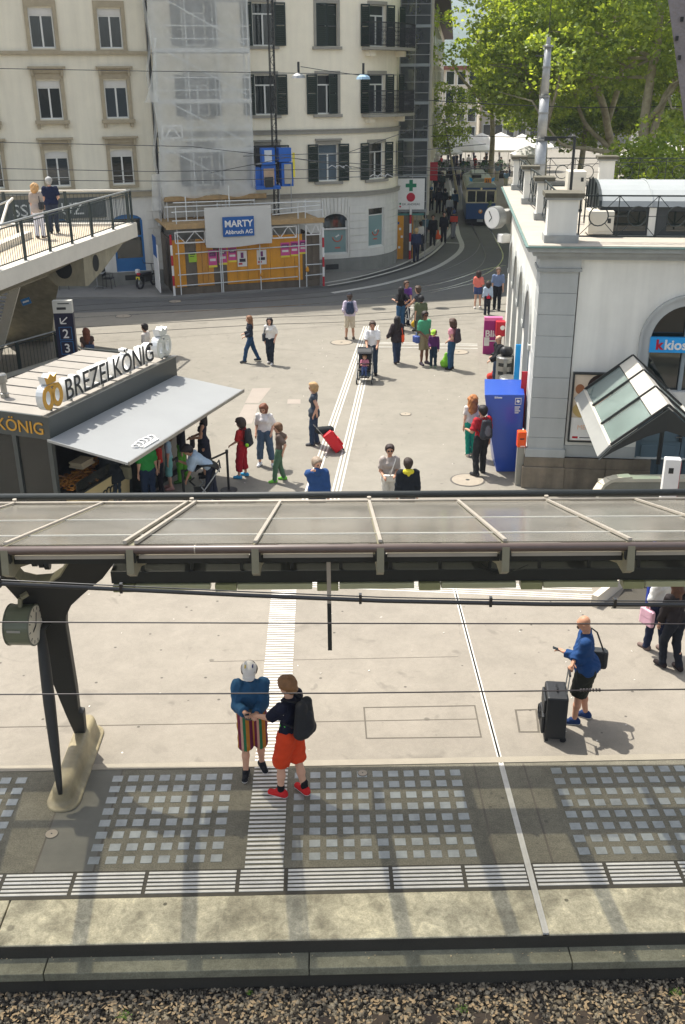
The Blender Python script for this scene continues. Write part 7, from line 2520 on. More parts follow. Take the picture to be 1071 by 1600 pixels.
MB().add([(-1.6,-0.1,2.4),(1.6,-0.1,2.4),(1.6,2.6,2.4),(-1.6,2.6,2.4),(0,1.25,3.2)],[(0,1,4),(1,2,4),(2,3,4),(3,0,4),(3,2,1,0)]).build('roof_cloth',MATS['parasol_white'],stall)
for px in(690,705,731,757,768,790,812):
 p=AY(px,250,101);
 t=thing('planter','clipped round bush in a dark tub, '+{690:'nearest the netted tower',705:'between the street mouth and the tram',731:'left above the tram roof',757:'right above the tram roof',768:'just right of the tram',790:'left of the telescopic mast',812:'nearest the telescopic mast'}[px],'planter',(p.x,101+(px%7)*0.5,0),0,'planters along the far terrace')
 MB().cbox((0,0,0.35),(0.8,0.8,0.7)).build('tub',M_DKSTEEL,t)
 mb=MB()
 for k in range(160):
  v=Vector(rk.normal(0,1,3)).normalized()*rk.uniform(0.4,0.62)
  c=Vector((0,0,1.15))+v
  a=Vector(rk.normal(0,1,3)).normalized()*0.12;b=Vector(rk.normal(0,1,3)).normalized()*0.08
  mb.add([c-a,c-b,c+a,c+b],[(0,1,2,3)])
 mb.build('bush',mat('planter_green',(58,92,40),rough=0.7,var=0.3),t)
def car(x,y,rz,col,label):
 t=thing('parked_car',label,'car',(x,y,0),rz,'cars parked beyond the station')
 m=mat('car_%d_%d_%d'%col,col,rough=0.25,coat=0.6,var=0.03)
 prof=[(-2.1,0.3),(2.1,0.3),(2.12,0.62),(1.9,0.82),(1.15,0.92),(0.55,1.38),(-1.1,1.42),(-1.8,1.0),(-2.1,0.85)]
 MB().xz(prof,-0.82,0.82).build('body',m,t,bevel=0.06)
 MB().xz([(1.02,0.95),(0.52,1.32),(-1.05,1.36),(-1.6,0.98)],-0.835,0.835).build('side_glass',M_WGLASS,t)
 for xx in(-1.3,1.3):
  for s_ in(-1,1):
   MB().tube([(xx,s_*0.68,0.31),(xx,s_*0.85,0.31)],0.31,14).build('wheel',M_BLACKIR,t)
for k,(px,Y,col,lb)in enumerate(((880,74,(30,32,36),'black car glimpsed behind the terrace railing, left of the plane trunks'),(935,76,(70,76,82),'grey car glimpsed behind the terrace railing by the trunks'),(1045,72,(26,28,30),'black car glimpsed at the right behind the vent pipe'),(840,80,(120,124,128),'silver car glimpsed behind the mast foot'))):
 p=AY(px,250,Y)
 car(p.x,Y,0.15,col,lb)
M_THIN=mat('thin_wire',(70,72,70),rough=0.4,metal=0.4,var=0)
wires=[([(-60,106),(225,111),(380,113),(620,117)],44,'contact wire across the beige building above its middle windows'),([(-60,262),(240,268),(470,265),(700,262),(800,258)],43,'span wire below the lowest windows of the cream building'),([(-60,281),(270,283),(500,278),(800,270)],42,'lower span wire crossing the scaffold net'),([(380,244),(500,240),(640,236),(760,225)],44,'wire climbing to the right past the hoist'),([(-60,221),(300,229),(500,252),(660,262),(800,264)],42,'wire sloping down over the scaffold net towards the street'),([(500,246),(545,238),(640,204),(700,190)],45,'wire rising to the netted tower'),([(540,268),(620,266),(700,266),(760,262),(1100,250)],40,'wire running over the street towards the terrace'),([(470,104),(520,112),(568,118)],45,'short wire holding the two street lamps'),([(640,155),(760,162),(900,168),(1100,166)],50,'wire across the lower leaves of the plane trees'),([(330,270),(450,246),(560,262),(640,276)],41,'bent wire in front of the first floor windows'),([(610,215),(700,212),(800,214),(900,216)],60,'wire over the far end of the narrow street')]
for pix,Y,lb in wires:
 pts=[AY(a,b,Y)for a,b in pix]
 tag(MB().tube(pts,0.014 if Y<50 else 0.02,5).build('tram_wire',M_THIN),lb,'wire','tram wires over the plaza')
for px,py,lb in((523,262,'cluster of pale wire clamps before the first floor window'),(588,276,'pale wire clamps before the corner window')):
 c=AY(px,py,41.6)
 t=thing('wire_clamp',lb,'clamp',c,0,'clamps on the tram wires')
 for k in range(3):
  MB().tube([(-0.25+k*0.28,0,0.0),(-0.1+k*0.28,0,0.09),(0.12+k*0.28,0,-0.02)],0.02,5).build('clamp_arm',M_GALV,t)
for px,py,lb,m in((467,122,'street lamp with a flat hood hanging before the cream building',M_GALV),(568,124,'pale blue street lamp hanging by the balcony',mat('lamp_pale_blue',(150,180,200)))):
 c=AY(px,py,45)
 t=thing('hanging_lamp',lb,'lamp',c,0,'lamps hung on wires over the street')
 MB().tube([(0,0,0.15),(0,0,0.62)],0.05,8).build('holder',M_DKSTEEL,t)
 MB().lathe([(0.30,0.0),(0.26,0.10),(0.10,0.2)],n=14).build('hood',m,t)
def leaf_mat(name,c1,c2):
 m,n,l,out=new_mat(name)
 geo=n.new('ShaderNodeNewGeometry')
 oi=n.new('ShaderNodeTexNoise');oi.inputs['Scale'].default_value=0.7;oi.inputs['Detail'].default_value=3
 l.new(geo.outputs['Position'],oi.inputs['Vector'])
 rnd=geo.outputs['Random Per Island']
 mix=n.new('ShaderNodeMix');mix.data_type='RGBA'
 ad=n.new('ShaderNodeMath');ad.operation='MULTIPLY_ADD';ad.inputs[1].default_value=0.6
 l.new(rnd,ad.inputs[0]);
 mr=n.new('ShaderNodeMapRange');mr.inputs['From Min'].default_value=0.35;mr.inputs['From Max'].default_value=0.65;mr.inputs['To Max'].default_value=0.4
 l.new(oi.outputs['Fac'],mr.inputs['Value']);l.new(mr.outputs[0],ad.inputs[2])
 l.new(ad.outputs[0],mix.inputs[0])
 mix.inputs[6].default_value=srgb(c1);mix.inputs[7].default_value=srgb(c2)
 b=n.new('ShaderNodeBsdfPrincipled');b.inputs['Roughness'].default_value=0.45;b.inputs['Specular IOR Level'].default_value=0.4
 l.new(mix.outputs[2],b.inputs['Base Color'])
 tl=n.new('ShaderNodeBsdfTranslucent')
 sc_=n.new('ShaderNodeVectorMath');sc_.operation='MULTIPLY';sc_.inputs[1].default_value=(2.3,2.1,0.7)
 l.new(mix.outputs[2],sc_.inputs[0]);l.new(sc_.outputs[0],tl.inputs['Color'])
 ms=n.new('ShaderNodeMixShader');ms.inputs[0].default_value=0.5
 l.new(b.outputs[0],ms.inputs[1]);l.new(tl.outputs[0],ms.inputs[2])
 l.new(ms.outputs[0],out.inputs['Surface'])
 MATS[name]=m
 return m
M_LEAF=leaf_mat('plane_leaf',(84,110,44),(160,174,88))
M_BARK=mat('plane_bark',(160,150,124),rough=0.85,var=0.3,scale=1.6,var2=0.25,scale2=5,bump=0.4,obj=False)
rt=np.random.default_rng(77)
def crown_mesh(name,center,rad,n_clump,per,size,parent,zmin):
 per=int(per*2.4);size=size*0.6
 C=[]
 while len(C)<n_clump:
  v=rt.normal(0,1,3);v/=np.linalg.norm(v)
  r=rt.uniform(0.35,1.0)**0.5
  bump_=1+0.22*math.sin(v[0]*5+center[0])*math.sin(v[1]*4+1)+0.15*math.sin(v[2]*9)
  p=np.array(center)+v*r*np.array(rad)*bump_
  if p[2]<zmin+rt.uniform(0,1.2):continue
  if p[1]<center[1]-0.15*rad[1]and p[2]<center[2]+0.2*rad[2]and rt.random()<0.22:continue
  C.append(p)
 C=np.array(C)
 cr_=rt.uniform(0.5,1.25,(n_clump,1))
 v=rt.normal(0,1,(n_clump,per,3));v/=np.linalg.norm(v,axis=2,keepdims=True)
 rr_=rt.uniform(0.3,1.0,(n_clump,per,1))**0.5
 P=(C[:,None,:]+v*rr_*cr_[:,:,None]*np.array([1.15,1.15,0.7])).reshape(-1,3)
 N=len(P)
 nrm_=rt.normal(0,0.75,(N,3))+np.array([0,0,0.8]);nrm_/=np.linalg.norm(nrm_,axis=1,keepdims=True)
 a=np.cross(nrm_,rt.normal(0,1,(N,3)));a/=np.linalg.norm(a,axis=1,keepdims=True)
 b=np.cross(nrm_,a)
 s=size*rt.uniform(0.6,1.3,(N,1))
 V=np.stack([P-a*s*0.55,P-b*s*0.5+a*s*0.1-nrm_*s*0.08,P+a*s*0.65-nrm_*s*0.22,P+b*s*0.5+a*s*0.1-nrm_*s*0.08],1).reshape(-1,3)
 F_=np.arange(N*4,dtype=np.int32).reshape(-1,4)
 me=bpy.data.meshes.new(name)
 me.vertices.add(len(V));me.vertices.foreach_set('co',V.ravel())
 me.loops.add(F_.size);me.loops.foreach_set('vertex_index',F_.ravel())
 me.polygons.add(len(F_));me.polygons.foreach_set('loop_start',np.arange(0,F_.size,4,dtype=np.int32))
 me.materials.append(M_LEAF)
 me.update(calc_edges=True)
 o=bpy.data.objects.new(name,me);COL.objects.link(o);o.parent=parent
 return o,C
def tree(label,base,trunks,crowns,twigs=40,leaf=0.3):
 t=thing('plane_tree',label,'tree',(0,0,0),0,'plane trees beyond the station')
 tips=[]
 for pts,r0,r1 in trunks:
  n=len(pts)
  MB().tube(smooth3(pts,5),list(np.linspace(r0*.85,r1*.8,(n-1)*5+1)),10).build('trunk' if r0>0.3 else 'limb',M_BARK,t,smooth=True)
  tips+=[Vector(p)for p in pts[1:]]
 for i,(c,rad,nc,per,zm)in enumerate(crowns):
  o,C=crown_mesh('crown',c,rad,nc,per,leaf,t,zm)
  mb=MB()
  for k in range(twigs):
   q=Vector(C[rt.integers(0,len(C))])
   p=min(tips,key=lambda z:(z-q).length)
   if(p-q).length>9:continue
   m_=p.lerp(q,0.5)+Vector(rt.normal(0,0.4,3))
   mb.tube([p,m_,q],[0.09,0.055,0.02],5)
  if mb.v:mb.build('branches',M_BARK,t,smooth=True)['kind']='stuff'
 return t
def smooth3(pts,k):
 P=[Vector(p)for p in pts]
 out=[]
 for i in range(len(P)-1):
  a,b,c,d=P[max(i-1,0)],P[i],P[i+1],P[min(i+2,len(P)-1)]
  for j in range(k):
   t=j/k
   out.append(0.5*((2*b)+(c-a)*t+(2*a-5*b+4*c-d)*t*t+(3*b-a-3*c+d)*t**3))
 out.append(P[-1])
 return out
def W3(px,py,Y):return AY(px,py,Y)
Ya=50
ba=Vector((W3(985,260,Ya).x,Ya,0))
tree('big plane tree with several pale trunks spreading right behind the station terrace',ba,[([ba,W3(1000,262,Ya),W3(1008,180,Ya),W3(1022,90,Ya),W3(1035,-10,Ya),W3(1040,-140,Ya)],0.33,0.16),([ba+Vector((0.25,0,0)),W3(1010,250,Ya),W3(1036,160,Ya),W3(1052,130,Ya),W3(1090,40,Ya)],0.27,0.12),([W3(1005,210,Ya),W3(1018,120,Ya),W3(1030,60,Ya-1),W3(1020,-40,Ya-1)],0.26,0.12),([W3(1015,185,Ya),W3(1045,150,Ya-1),W3(1062,125,Ya-1.5)],0.15,0.08)],[((ba.x+1.0,Ya+1,13.5),(6.5,6.0,6.5),300,60,7.2),((ba.x+4.5,Ya-2.5,9.5),(3.5,3,3.0),60,60,6.5)])
Yb=58
bb_=Vector((W3(958,262,Yb).x,Yb,0))
tree('leaning plane tree with a low fork and long bare boughs left of the big one',bb_,[([bb_,W3(960,262,Yb),W3(950,200,Yb),W3(938,150,Yb),W3(905,100,Yb),W3(893,40,Yb),W3(900,-60,Yb)],0.31,0.13),([W3(952,215,Yb),W3(944,165,Yb-1),W3(925,120,Yb-1),W3(912,70,Yb-1)],0.24,0.1),([W3(958,235,Yb),W3(920,200,Yb),W3(905,170,Yb),W3(890,120,Yb),W3(862,110,Yb)],0.17,0.06),([W3(962,240,Yb),W3(915,232,Yb-2),W3(880,226,Yb-3),W3(855,198,Yb-4)],0.16,0.06),([W3(950,190,Yb),W3(972,110,Yb),W3(968,30,Yb),W3(990,-60,Yb)],0.2,0.08)],[((bb_.x-2.5,Yb+2,15.0),(8.0,7.0,7.5),380,60,8.0),((bb_.x-5,Yb-1,9.0),(3.5,3,2.6),60,60,6.4)])
Yc=76
bc=Vector((W3(850,250,Yc).x,Yc,0))
tree('plane tree at the edge of the square, its crown hanging over the tram street',bc,[([bc,W3(850,215,Yc),W3(840,150,Yc),W3(815,80,Yc),W3(800,0,Yc)],0.38,0.14),([W3(845,180,Yc),W3(880,110,Yc),W3(890,20,Yc)],0.22,0.1),([W3(843,165,Yc),W3(790,120,Yc),W3(740,90,Yc)],0.2,0.07)],[((bc.x+0.8,Yc,15.0),(6.0,7.0,7.4),300,60,7.6)],leaf=0.34)
Yd=98
bd_=Vector((W3(768,240,Yd).x,Yd,0))
tree('plane tree furthest left, its leaves against the sky beside the netted tower',bd_,[([bd_,W3(770,200,Yd),W3(760,120,Yd),W3(745,60,Yd)],0.34,0.12),([W3(765,170,Yd),W3(720,120,Yd),W3(705,90,Yd)],0.2,0.06)],[((bd_.x+2.8,Yd,11.2),(4.6,6.0,4.6),230,55,6.8)],leaf=0.38)
Ye=66
be=Vector((W3(1075,250,Ye).x,Ye,0))
tree('plane tree at the right edge, mostly hidden behind the pale post',be,[([be,W3(1078,200,Ye),W3(1085,100,Ye),W3(1090,0,Ye)],0.36,0.14)],[((be.x,Ye,14.0),(7,6,7),260,60,7.4)])
for px,Y,lb in((905,88,'plane tree in the back row, seen between the leaning tree and the mast'),(1010,90,'plane tree in the back row, seen between the two big trees')):
 q=Vector((AY(px,250,Y).x,Y,0))
 tree(lb,q,[([q,q+Vector((0.3,0,5)),q+Vector((-0.4,0,10))],0.35,0.15)],[((q.x,Y,9.6),(8.0,5,6.4),300,50,2.6)],twigs=12,leaf=0.42)
for px,py,Y,s_,lb in((1035,262,46,1.5,'bright leafy bush behind the vent pipe'),(1000,265,47,0.9,'small bush at the foot of the plane trunks'),(692,185,84,2.0,'dark leafy bough mass beside the netted tower')):
 t=thing('leafy_bush',lb,'bush',(0,0,0),0)
 c=AY(px,py,Y)
 o,C=crown_mesh('foliage',(c.x,c.y,c.z+(0.2 if Y<60 else 0)),(s_,s_,s_*(1.0 if Y<60 else 1.4)),int(16*s_),60,0.26,t,0)
 MB().tube([(c.x+(0 if Y<60 else 1.5),c.y,0),(c.x+0.1,c.y,c.z)],[0.12,0.05],6).build('stem',M_BARK,t)
def surface_nets(D,org,h):
 """isosurface (D = 0) of a grid as vertices and quads"""
 s=D<0
 nx_,ny_,nz_=D.shape
 c=s[:-1,:-1,:-1].astype(np.int8)
 tot=np.zeros((nx_-1,ny_-1,nz_-1),np.int8)
 for dx in(0,1):
  for dy in(0,1):
   for dz in(0,1):
    tot+=s[dx:nx_-1+dx,dy:ny_-1+dy,dz:nz_-1+dz]
 act=(tot>0)&(tot<8)
 idx=np.full(act.shape,-1,np.int64)
 ai=np.argwhere(act)
 idx[act]=np.arange(len(ai))
 acc=np.zeros((len(ai),3));cnt=np.zeros(len(ai))
 corners=[(0,0,0),(1,0,0),(0,1,0),(1,1,0),(0,0,1),(1,0,1),(0,1,1),(1,1,1)]
 vals=[D[ai[:,0]+a,ai[:,1]+b,ai[:,2]+c_]for a,b,c_ in corners]
 for i in range(8):
  for j in range(i+1,8):
   if sum(abs(corners[i][k]-corners[j][k])for k in range(3))!=1:continue
   a,b=vals[i],vals[j]
   m=(a<0)!=(b<0)
   t=np.where(m,a/np.where(m,a-b,1),0)
   p=np.array(corners[i])[None]+t[:,None]*(np.array(corners[j])-np.array(corners[i]))[None]
   acc+=np.where(m[:,None],p,0);cnt+=m
 V=(ai+acc/cnt[:,None])*h+org
 F_=[]
 for ax in range(3):
  o1,o2=[(1,2),(2,0),(0,1)][ax]
  sl0=[slice(None)]*3;sl1=[slice(None)]*3
  sl0[ax]=slice(0,-1);sl1[ax]=slice(1,None)
  a,b=s[tuple(sl0)],s[tuple(sl1)]
  e=np.argwhere(a!=b)
  ok=(e[:,o1]>0)&(e[:,o2]>0)&(e[:,o1]<act.shape[o1])&(e[:,o2]<act.shape[o2])
  e=e[ok]
  if not len(e):continue
  d1=np.zeros(3,int);d1[o1]=1
  d2=np.zeros(3,int);d2[o2]=1
  q=[idx[tuple((e-x).T)]for x in(d1+d2,d2,0*d1,d1)]
  q=np.stack(q,1)
  fl=a[tuple(e.T)]
  q[~fl]=q[~fl][:,::-1]
  F_.append(q)
 F_=np.concatenate(F_)
 return V,F_[(F_>=0).all(1)]
def build_sdf(prims,h,k,name,mats,parent,wob=0.0,seed=0):
 """prims: (a, b, ra, rb, material index, squash (axis vector, factor) or None, clip list of (point, normal))"""
 A=np.array([np.minimum(np.array(p[0])-p[2],np.array(p[1])-p[3])for p in prims])
 B=np.array([np.maximum(np.array(p[0])+p[2],np.array(p[1])+p[3])for p in prims])
 lo=A.min(0)-3*h-k;hi=B.max(0)+3*h+k
 n=np.ceil((hi-lo)/h).astype(int)+1
 D=np.full(n,0.5,np.float32);L=np.zeros(n,np.int8)
 best=np.full(n,9.0,np.float32)
 for i,p in enumerate(prims):
  i0=np.maximum(0,np.floor((A[i]-lo-k-2*h)/h).astype(int));i1=np.minimum(n,np.ceil((B[i]-lo+k+2*h)/h).astype(int)+1)
  if(i1<=i0).any():continue
  X,Y,Z=np.meshgrid(*[lo[a]+h*np.arange(i0[a],i1[a])for a in range(3)],indexing='ij')
  a=np.array(p[0]);ba=np.array(p[1])-a
  px,py,pz=X-a[0],Y-a[1],Z-a[2]
  t=np.clip((px*ba[0]+py*ba[1]+pz*ba[2])/max(ba@ba,1e-9),0,1)
  qx,qy,qz=px-t*ba[0],py-t*ba[1],pz-t*ba[2]
  sq=p[5]if len(p)>5 else None
  if sq is not None:
   ax,f=sq
   dd=qx*ax[0]+qy*ax[1]+qz*ax[2]
   qx,qy,qz=qx+ax[0]*dd*(1/f-1),qy+ax[1]*dd*(1/f-1),qz+ax[2]*dd*(1/f-1)
  d=np.sqrt(qx*qx+qy*qy+qz*qz)-(p[2]+(p[3]-p[2])*t)
  if len(p)>6 and p[6]:
   for(c,nn_)in p[6]:
    d=np.maximum(d,(X-c[0])*nn_[0]+(Y-c[1])*nn_[1]+(Z-c[2])*nn_[2])
  sl=tuple(slice(i0[a_],i1[a_])for a_ in range(3))
  cur=D[sl]
  kk_=k if not(len(p)>7 and p[7]is not None)else p[7]
  hh=np.clip(0.5+0.5*(cur-d)/kk_,0,1)
  D[sl]=cur*(1-hh)+d*hh-kk_*hh*(1-hh)
  m=d<best[sl]
  best[sl]=np.where(m,d,best[sl]);L[sl]=np.where(m,p[4],L[sl])
 if wob:
  X,Y,Z=np.meshgrid(*[lo[a]+h*np.arange(n[a])for a in range(3)],indexing='ij')
  r1=seed*1.7
  D+=wob*(np.sin(X*31+7*np.sin(Z*9+r1))*0.5+np.sin(Z*38+9*np.sin(X*11+r1)+Y*17)*0.6).astype(np.float32)
 V,F_=surface_nets(D,lo,h)
 me=bpy.data.meshes.new(name)
 me.vertices.add(len(V));me.vertices.foreach_set('co',V.ravel())
 me.loops.add(F_.size);me.loops.foreach_set('vertex_index',F_.ravel().astype(np.int32))
 me.polygons.add(len(F_));me.polygons.foreach_set('loop_start',np.arange(0,F_.size,4,dtype=np.int32))
 for m in mats:me.materials.append(m)
 if len(mats)>1:
  c=V[F_].mean(1)
  ii=np.clip(np.rint((c-lo)/h).astype(int),0,n-1)
  me.polygons.foreach_set('material_index',L[ii[:,0],ii[:,1],ii[:,2]].astype(np.int32))
 me.polygons.foreach_set('use_smooth',[True]*len(F_))
 me.update(calc_edges=True);me.validate()
 o=bpy.data.objects.new(name,me);COL.objects.link(o);o.parent=parent
 return o
def cmat(rgb):
 g_=sum(rgb)/3
 rgb=tuple(int(v*0.84+g_*0.16)for v in rgb)
 return mat('cloth_%d_%d_%d'%tuple(rgb),rgb,rough=0.85,var=0.10,scale=9,bump=0.25,bscale=45,spec=0.2)
def stripe_mat():
 if 'striped_cloth' in MATS:return MATS['striped_cloth']
 m,n,l,out=new_mat('striped_cloth')
 b=n.new('ShaderNodeBsdfPrincipled');b.inputs['Roughness'].default_value=0.85
 tc=n.new('ShaderNodeTexCoord');sp=n.new('ShaderNodeSeparateXYZ');l.new(tc.outputs['Object'],sp.inputs[0])
 mm=n.new('ShaderNodeMath');mm.operation='MULTIPLY';mm.inputs[1].default_value=4.6
 l.new(sp.outputs[0],mm.inputs[0])
 fr=n.new('ShaderNodeMath');fr.operation='FRACT';l.new(mm.outputs[0],fr.inputs[0])
 cr_=n.new('ShaderNodeValToRGB');cr_.color_ramp.interpolation='CONSTANT'
 stops=[(0,(100,30,66)),(0.2,(176,120,40)),(0.42,(30,110,70)),(0.6,(196,150,130)),(0.74,(110,30,60)),(0.9,(180,130,50))]
 el=cr_.color_ramp.elements
 el[0].position=0;el[0].color=srgb(stops[0][1]);el[1].position=stops[1][0];el[1].color=srgb(stops[1][1])
 for p,c in stops[2:]:
  e=el.new(p);e.color=srgb(c)
 l.new(fr.outputs[0],cr_.inputs[0]);l.new(cr_.outputs[0],b.inputs['Base Color']);l.new(b.outputs[0],out.inputs['Surface'])
 MATS['striped_cloth']=m
 return m
SKIN={'light':(204,158,132),'tan':(186,138,110),'brown':(112,74,54),'pink':(214,166,140)}
M_EYE=mat('eye_dark',(30,24,22),rough=0.3)
M_LIP=mat('lips',(150,84,76),rough=0.5)
Vn=lambda*a:np.array(a,float)
def unit(v):return v/max(np.linalg.norm(v),1e-9)
def ik(a,c,l1,l2,pole):
 d=c-a;L=np.linalg.norm(d)
 if L>(l1+l2)*0.999:
  c=a+d/L*(l1+l2)*0.999;d=c-a;L=np.linalg.norm(d)
 x=(l1*l1-l2*l2+L*L)/(2*L)
 hgt=math.sqrt(max(l1*l1-x*x,0))
 u=d/L
 p=pole-u*(pole@u)
 return a+u*x+unit(p)*hgt,c
NP=[0]
def person(px,py,h,yaw,label,top=(120,120,120),legs=(60,70,90),shoes=(40,40,42),hair=(70,50,36),skin='light',hairlen=0.0,sleeve=0.45,leg=1.0,feet=None,hl=None,hr=None,lean=0.0,look=(0,0),res=0.02,build=1.0,dress=0,z=0.0,loc=None,jacket=0.0,child=0,bald=False,cap=None,fem=0,fingers=False,shirt_len=0.0,glasses=False,under=None,knees=None,hipdrop=0.0,hood=None,curly=0,legw=1.0,legmat=None,topmat=None,beard=False,group='people on the plaza',fold=0.006):
 """a person whose feet stand at the pixel; yaw 0 faces away from the viewer, 90 faces left in the picture"""
 NP[0]+=1
 g=G(px,py,z)if loc is None else Vector(loc)
 k=h/1.75
 if child:hk=1+0.10*child
 else:hk=1.0
 t=thing('person',label,'person',g,R(yaw),group)
 S_=k
 def P(x,y,z_):return Vn(x,y,z_)*S_
 f=feet or((-0.10,0.0),(0.10,0.02))
 hipz=0.965-hipdrop
 tl,sl_=0.435,0.42
 for q in f:
  dx,dy=q[0]-(0.09 if q[0]>0 else-0.09),q[1]
  zz=q[2]if len(q)>2 else 0
  hipz=min(hipz,math.sqrt(max((tl+sl_-0.002)**2-dx*dx-dy*dy,0.2))+0.105+zz)if zz<0.04 else hipz
 hips=P(0,0,hipz)
 la=R(lean)
 sp=Vn(0,math.sin(la),math.cos(la))
 fw=Vn(0,math.cos(la),-math.sin(la))
 lat=Vn(1,0,0)
 shw=(0.168-0.018*fem)*build**0.5
 chest=hips+sp*0.33*S_
 neckb=hips+sp*0.50*S_
 shl,shr=hips+sp*0.44*S_-lat*shw*S_,hips+sp*0.44*S_+lat*shw*S_
 b_=build
 yw,pt=R(look[0]),R(look[1])
 hd=Vn(-math.sin(yw)*math.cos(pt),math.cos(yw)*math.cos(pt),math.sin(pt))
 hup=unit(Vn(0,0,1)*0.75+sp*0.25+Vn(-math.sin(yw),math.cos(yw),0)*(-math.sin(pt))*0.9)
 hup=unit(hup-hd*(hup@hd));hrt=np.cross(hd,hup)
 hc=neckb+(sp*0.6+Vn(0,0,0.4))*0.155*S_*(0.9 if child else 1)+hd*0.02*S_
 H=S_*hk
 sk=0
 B=[]
 def c(a,b,ra,rb,m=0,sq=None,clip=None,kk_=None):return(a,b,ra*S_,rb*S_,m,sq,clip,kk_)
 fwq=(fw,0.72)
 torso=[(hips-lat*0.07*S_*b_,hips+lat*0.07*S_*b_,0.105*b_,0.105*b_),(hips+sp*0.10*S_-lat*0.05*S_,hips+sp*0.10*S_+lat*0.05*S_,0.098*b_,0.098*b_),(hips+sp*0.20*S_-lat*0.045*S_*b_,hips+sp*0.20*S_+lat*0.045*S_*b_,(0.095-0.008*fem)*b_,(0.095-0.008*fem)*b_),(chest-lat*0.065*S_,chest+lat*0.065*S_,0.108*b_,0.108*b_),(shl+lat*0.05*S_-sp*0.035*S_,shr-lat*0.05*S_-sp*0.035*S_,0.056,0.056)]
 for a,b,ra,rb in torso:B.append(c(a,b,ra,rb,0,fwq))
 if fem:
  for s_ in(-1,1):B.append(c(chest+lat*s_*0.06*S_+fw*0.055*S_,chest+lat*s_*0.065*S_+fw*0.06*S_,0.055,0.05))
 B.append(c(neckb-sp*0.04*S_,hc-hup*0.06*H,0.056,0.05))
 hp_=[hips-lat*0.085*S_-Vn(0,0,0.02)*S_,hips+lat*0.085*S_-Vn(0,0,0.02)*S_]
 legp,shoesP=[],[]
 for i in(0,1):
  q=f[i]
  fz_=q[2]if len(q)>2 else 0.0
  fd=R(q[3])if len(q)>3 else(R(8)if i==0 else R(-8))
  ank=P(q[0],q[1],0.085+fz_)
  pole=Vn(0.0,1.0,0.1)if knees is None else Vn(*knees)
  kn,ank=ik(hp_[i],ank,tl*S_,sl_*S_,pole)
  legp.append((hp_[i],kn,ank))
  dfo=Vn(-math.sin(fd),math.cos(fd),0)*S_
  toe=ank+dfo*0.142-Vn(0,0,0.052)*S_
  if fz_>0.04:toe=ank+dfo*0.13-Vn(0,0,0.09)*S_
  heel=ank-dfo*0.045-Vn(0,0,0.045)*S_
  shoesP.append((heel,toe,ank))
  B.append(c(hp_[i],kn,0.082*b_*legw,0.054));B.append(c(kn,kn*0.55+ank*0.45-Vn(0,0.01,0)*S_,0.052,0.05));B.append(c(kn*0.55+ank*0.45,ank,0.05,0.036))
  B.append(c(heel,toe,0.035,0.030))
 hands=[]
 dflt=[(-shw-0.06,0.04,hipz-0.12),(shw+0.06,0.02,hipz-0.12)]
 armp=[]
 for i,(sh,tg,s_)in enumerate(((shl,hl,-1),(shr,hr,1))):
  tg=P(*tg)if tg is not None else P(*dflt[i])+fw*0
  el,wr=ik(sh,tg,0.285*S_,0.25*S_,Vn(s_*0.32,-0.75,-0.6))
  armp.append((sh,el,wr))
  B.append(c(sh,el,0.050*b_**.5,0.040));B.append(c(el,wr,0.040,0.027))
  hdv=unit(wr-el)
  if np.linalg.norm(tg-wr)>1e-3:pass
  palm=wr+hdv*0.05*S_
  B.append(c(wr,palm+hdv*0.02*S_,0.026,0.032,0,(unit(np.cross(hdv,lat)+1e-6),0.6)))
  side_v=unit(np.cross(hdv,Vn(0,0,1))+Vn(1e-6,0,0))
  dn=unit(np.cross(side_v,hdv))
  if dn[2]>0:dn=-dn
  if fingers:
   for q in range(4):
    o_=side_v*(q-1.5)*0.021*S_
    l_=(0.034,0.040,0.038,0.030)[q]
    a0=palm+hdv*0.025*S_+o_
    a1=a0+(hdv*0.95+dn*0.3)*l_*S_
    a2=a1+(hdv*0.55+dn*0.85)*l_*0.9*S_
    B.append(c(a0,a1,0.0105,0.0095,0,None,None,0.006));B.append(c(a1,a2,0.0095,0.0085,0,None,None,0.006))
   a0=wr+hdv*0.03*S_+side_v*-s_*0.022*S_
   B.append(c(a0,a0+(hdv*0.6-side_v*s_*0.7+dn*0.3)*0.055*S_,0.013,0.010,0,None,None,0.008))
  else:
   B.append(c(palm+hdv*0.02*S_,palm+hdv*0.075*S_+dn*0.03*S_,0.028,0.020,0,(dn,0.7)))
  hands.append(palm)
 def hp3(x,y,z_):return hc+(hrt*x+hd*y+hup*z_)*H
 hprims=[(hp3(0,-0.018,0.035),hp3(0,0.02,0.03),0.082,0.076),(hp3(0,0.035,0.0),hp3(0,0.045,-0.06),0.062,0.042),(hp3(-0.03,0.03,-0.03),hp3(0.03,0.03,-0.03),0.045,0.045)]
 for a,b,ra,rb in hprims:B.append((a,b,ra*H,rb*H,0,None,None,0.02*H))
 B.append((hp3(0,0.088,0.008),hp3(0,0.106,-0.022),0.010*H,0.014*H,0,None,None,0.012))
 for s_ in(-1,1):
  B.append((hp3(s_*0.079,-0.005,0.012),hp3(s_*0.081,-0.01,-0.022),0.015*H,0.011*H,0,None,None,0.008))
  B.append((hp3(s_*0.031,0.086,0.014),hp3(s_*0.035,0.086,0.014),0.0125*H,0.0125*H,1,None,None,0.003))
 B.append((hp3(-0.018,0.084,-0.048),hp3(0.018,0.084,-0.048),0.009*H,0.009*H,2,None,None,0.004))
 mskin=mat('skin_'+skin,SKIN[skin],rough=0.55,var=0.05,spec=0.35)
 build_sdf(B,res,0.028*S_,'body',[mskin,M_EYE,M_LIP],t)
 fr=res*0.35+0.011
 def grow(lst,g_,m=0,sq=None):return[c(a,b,ra+g_,rb+g_,m,sq)for a,b,ra,rb in lst]
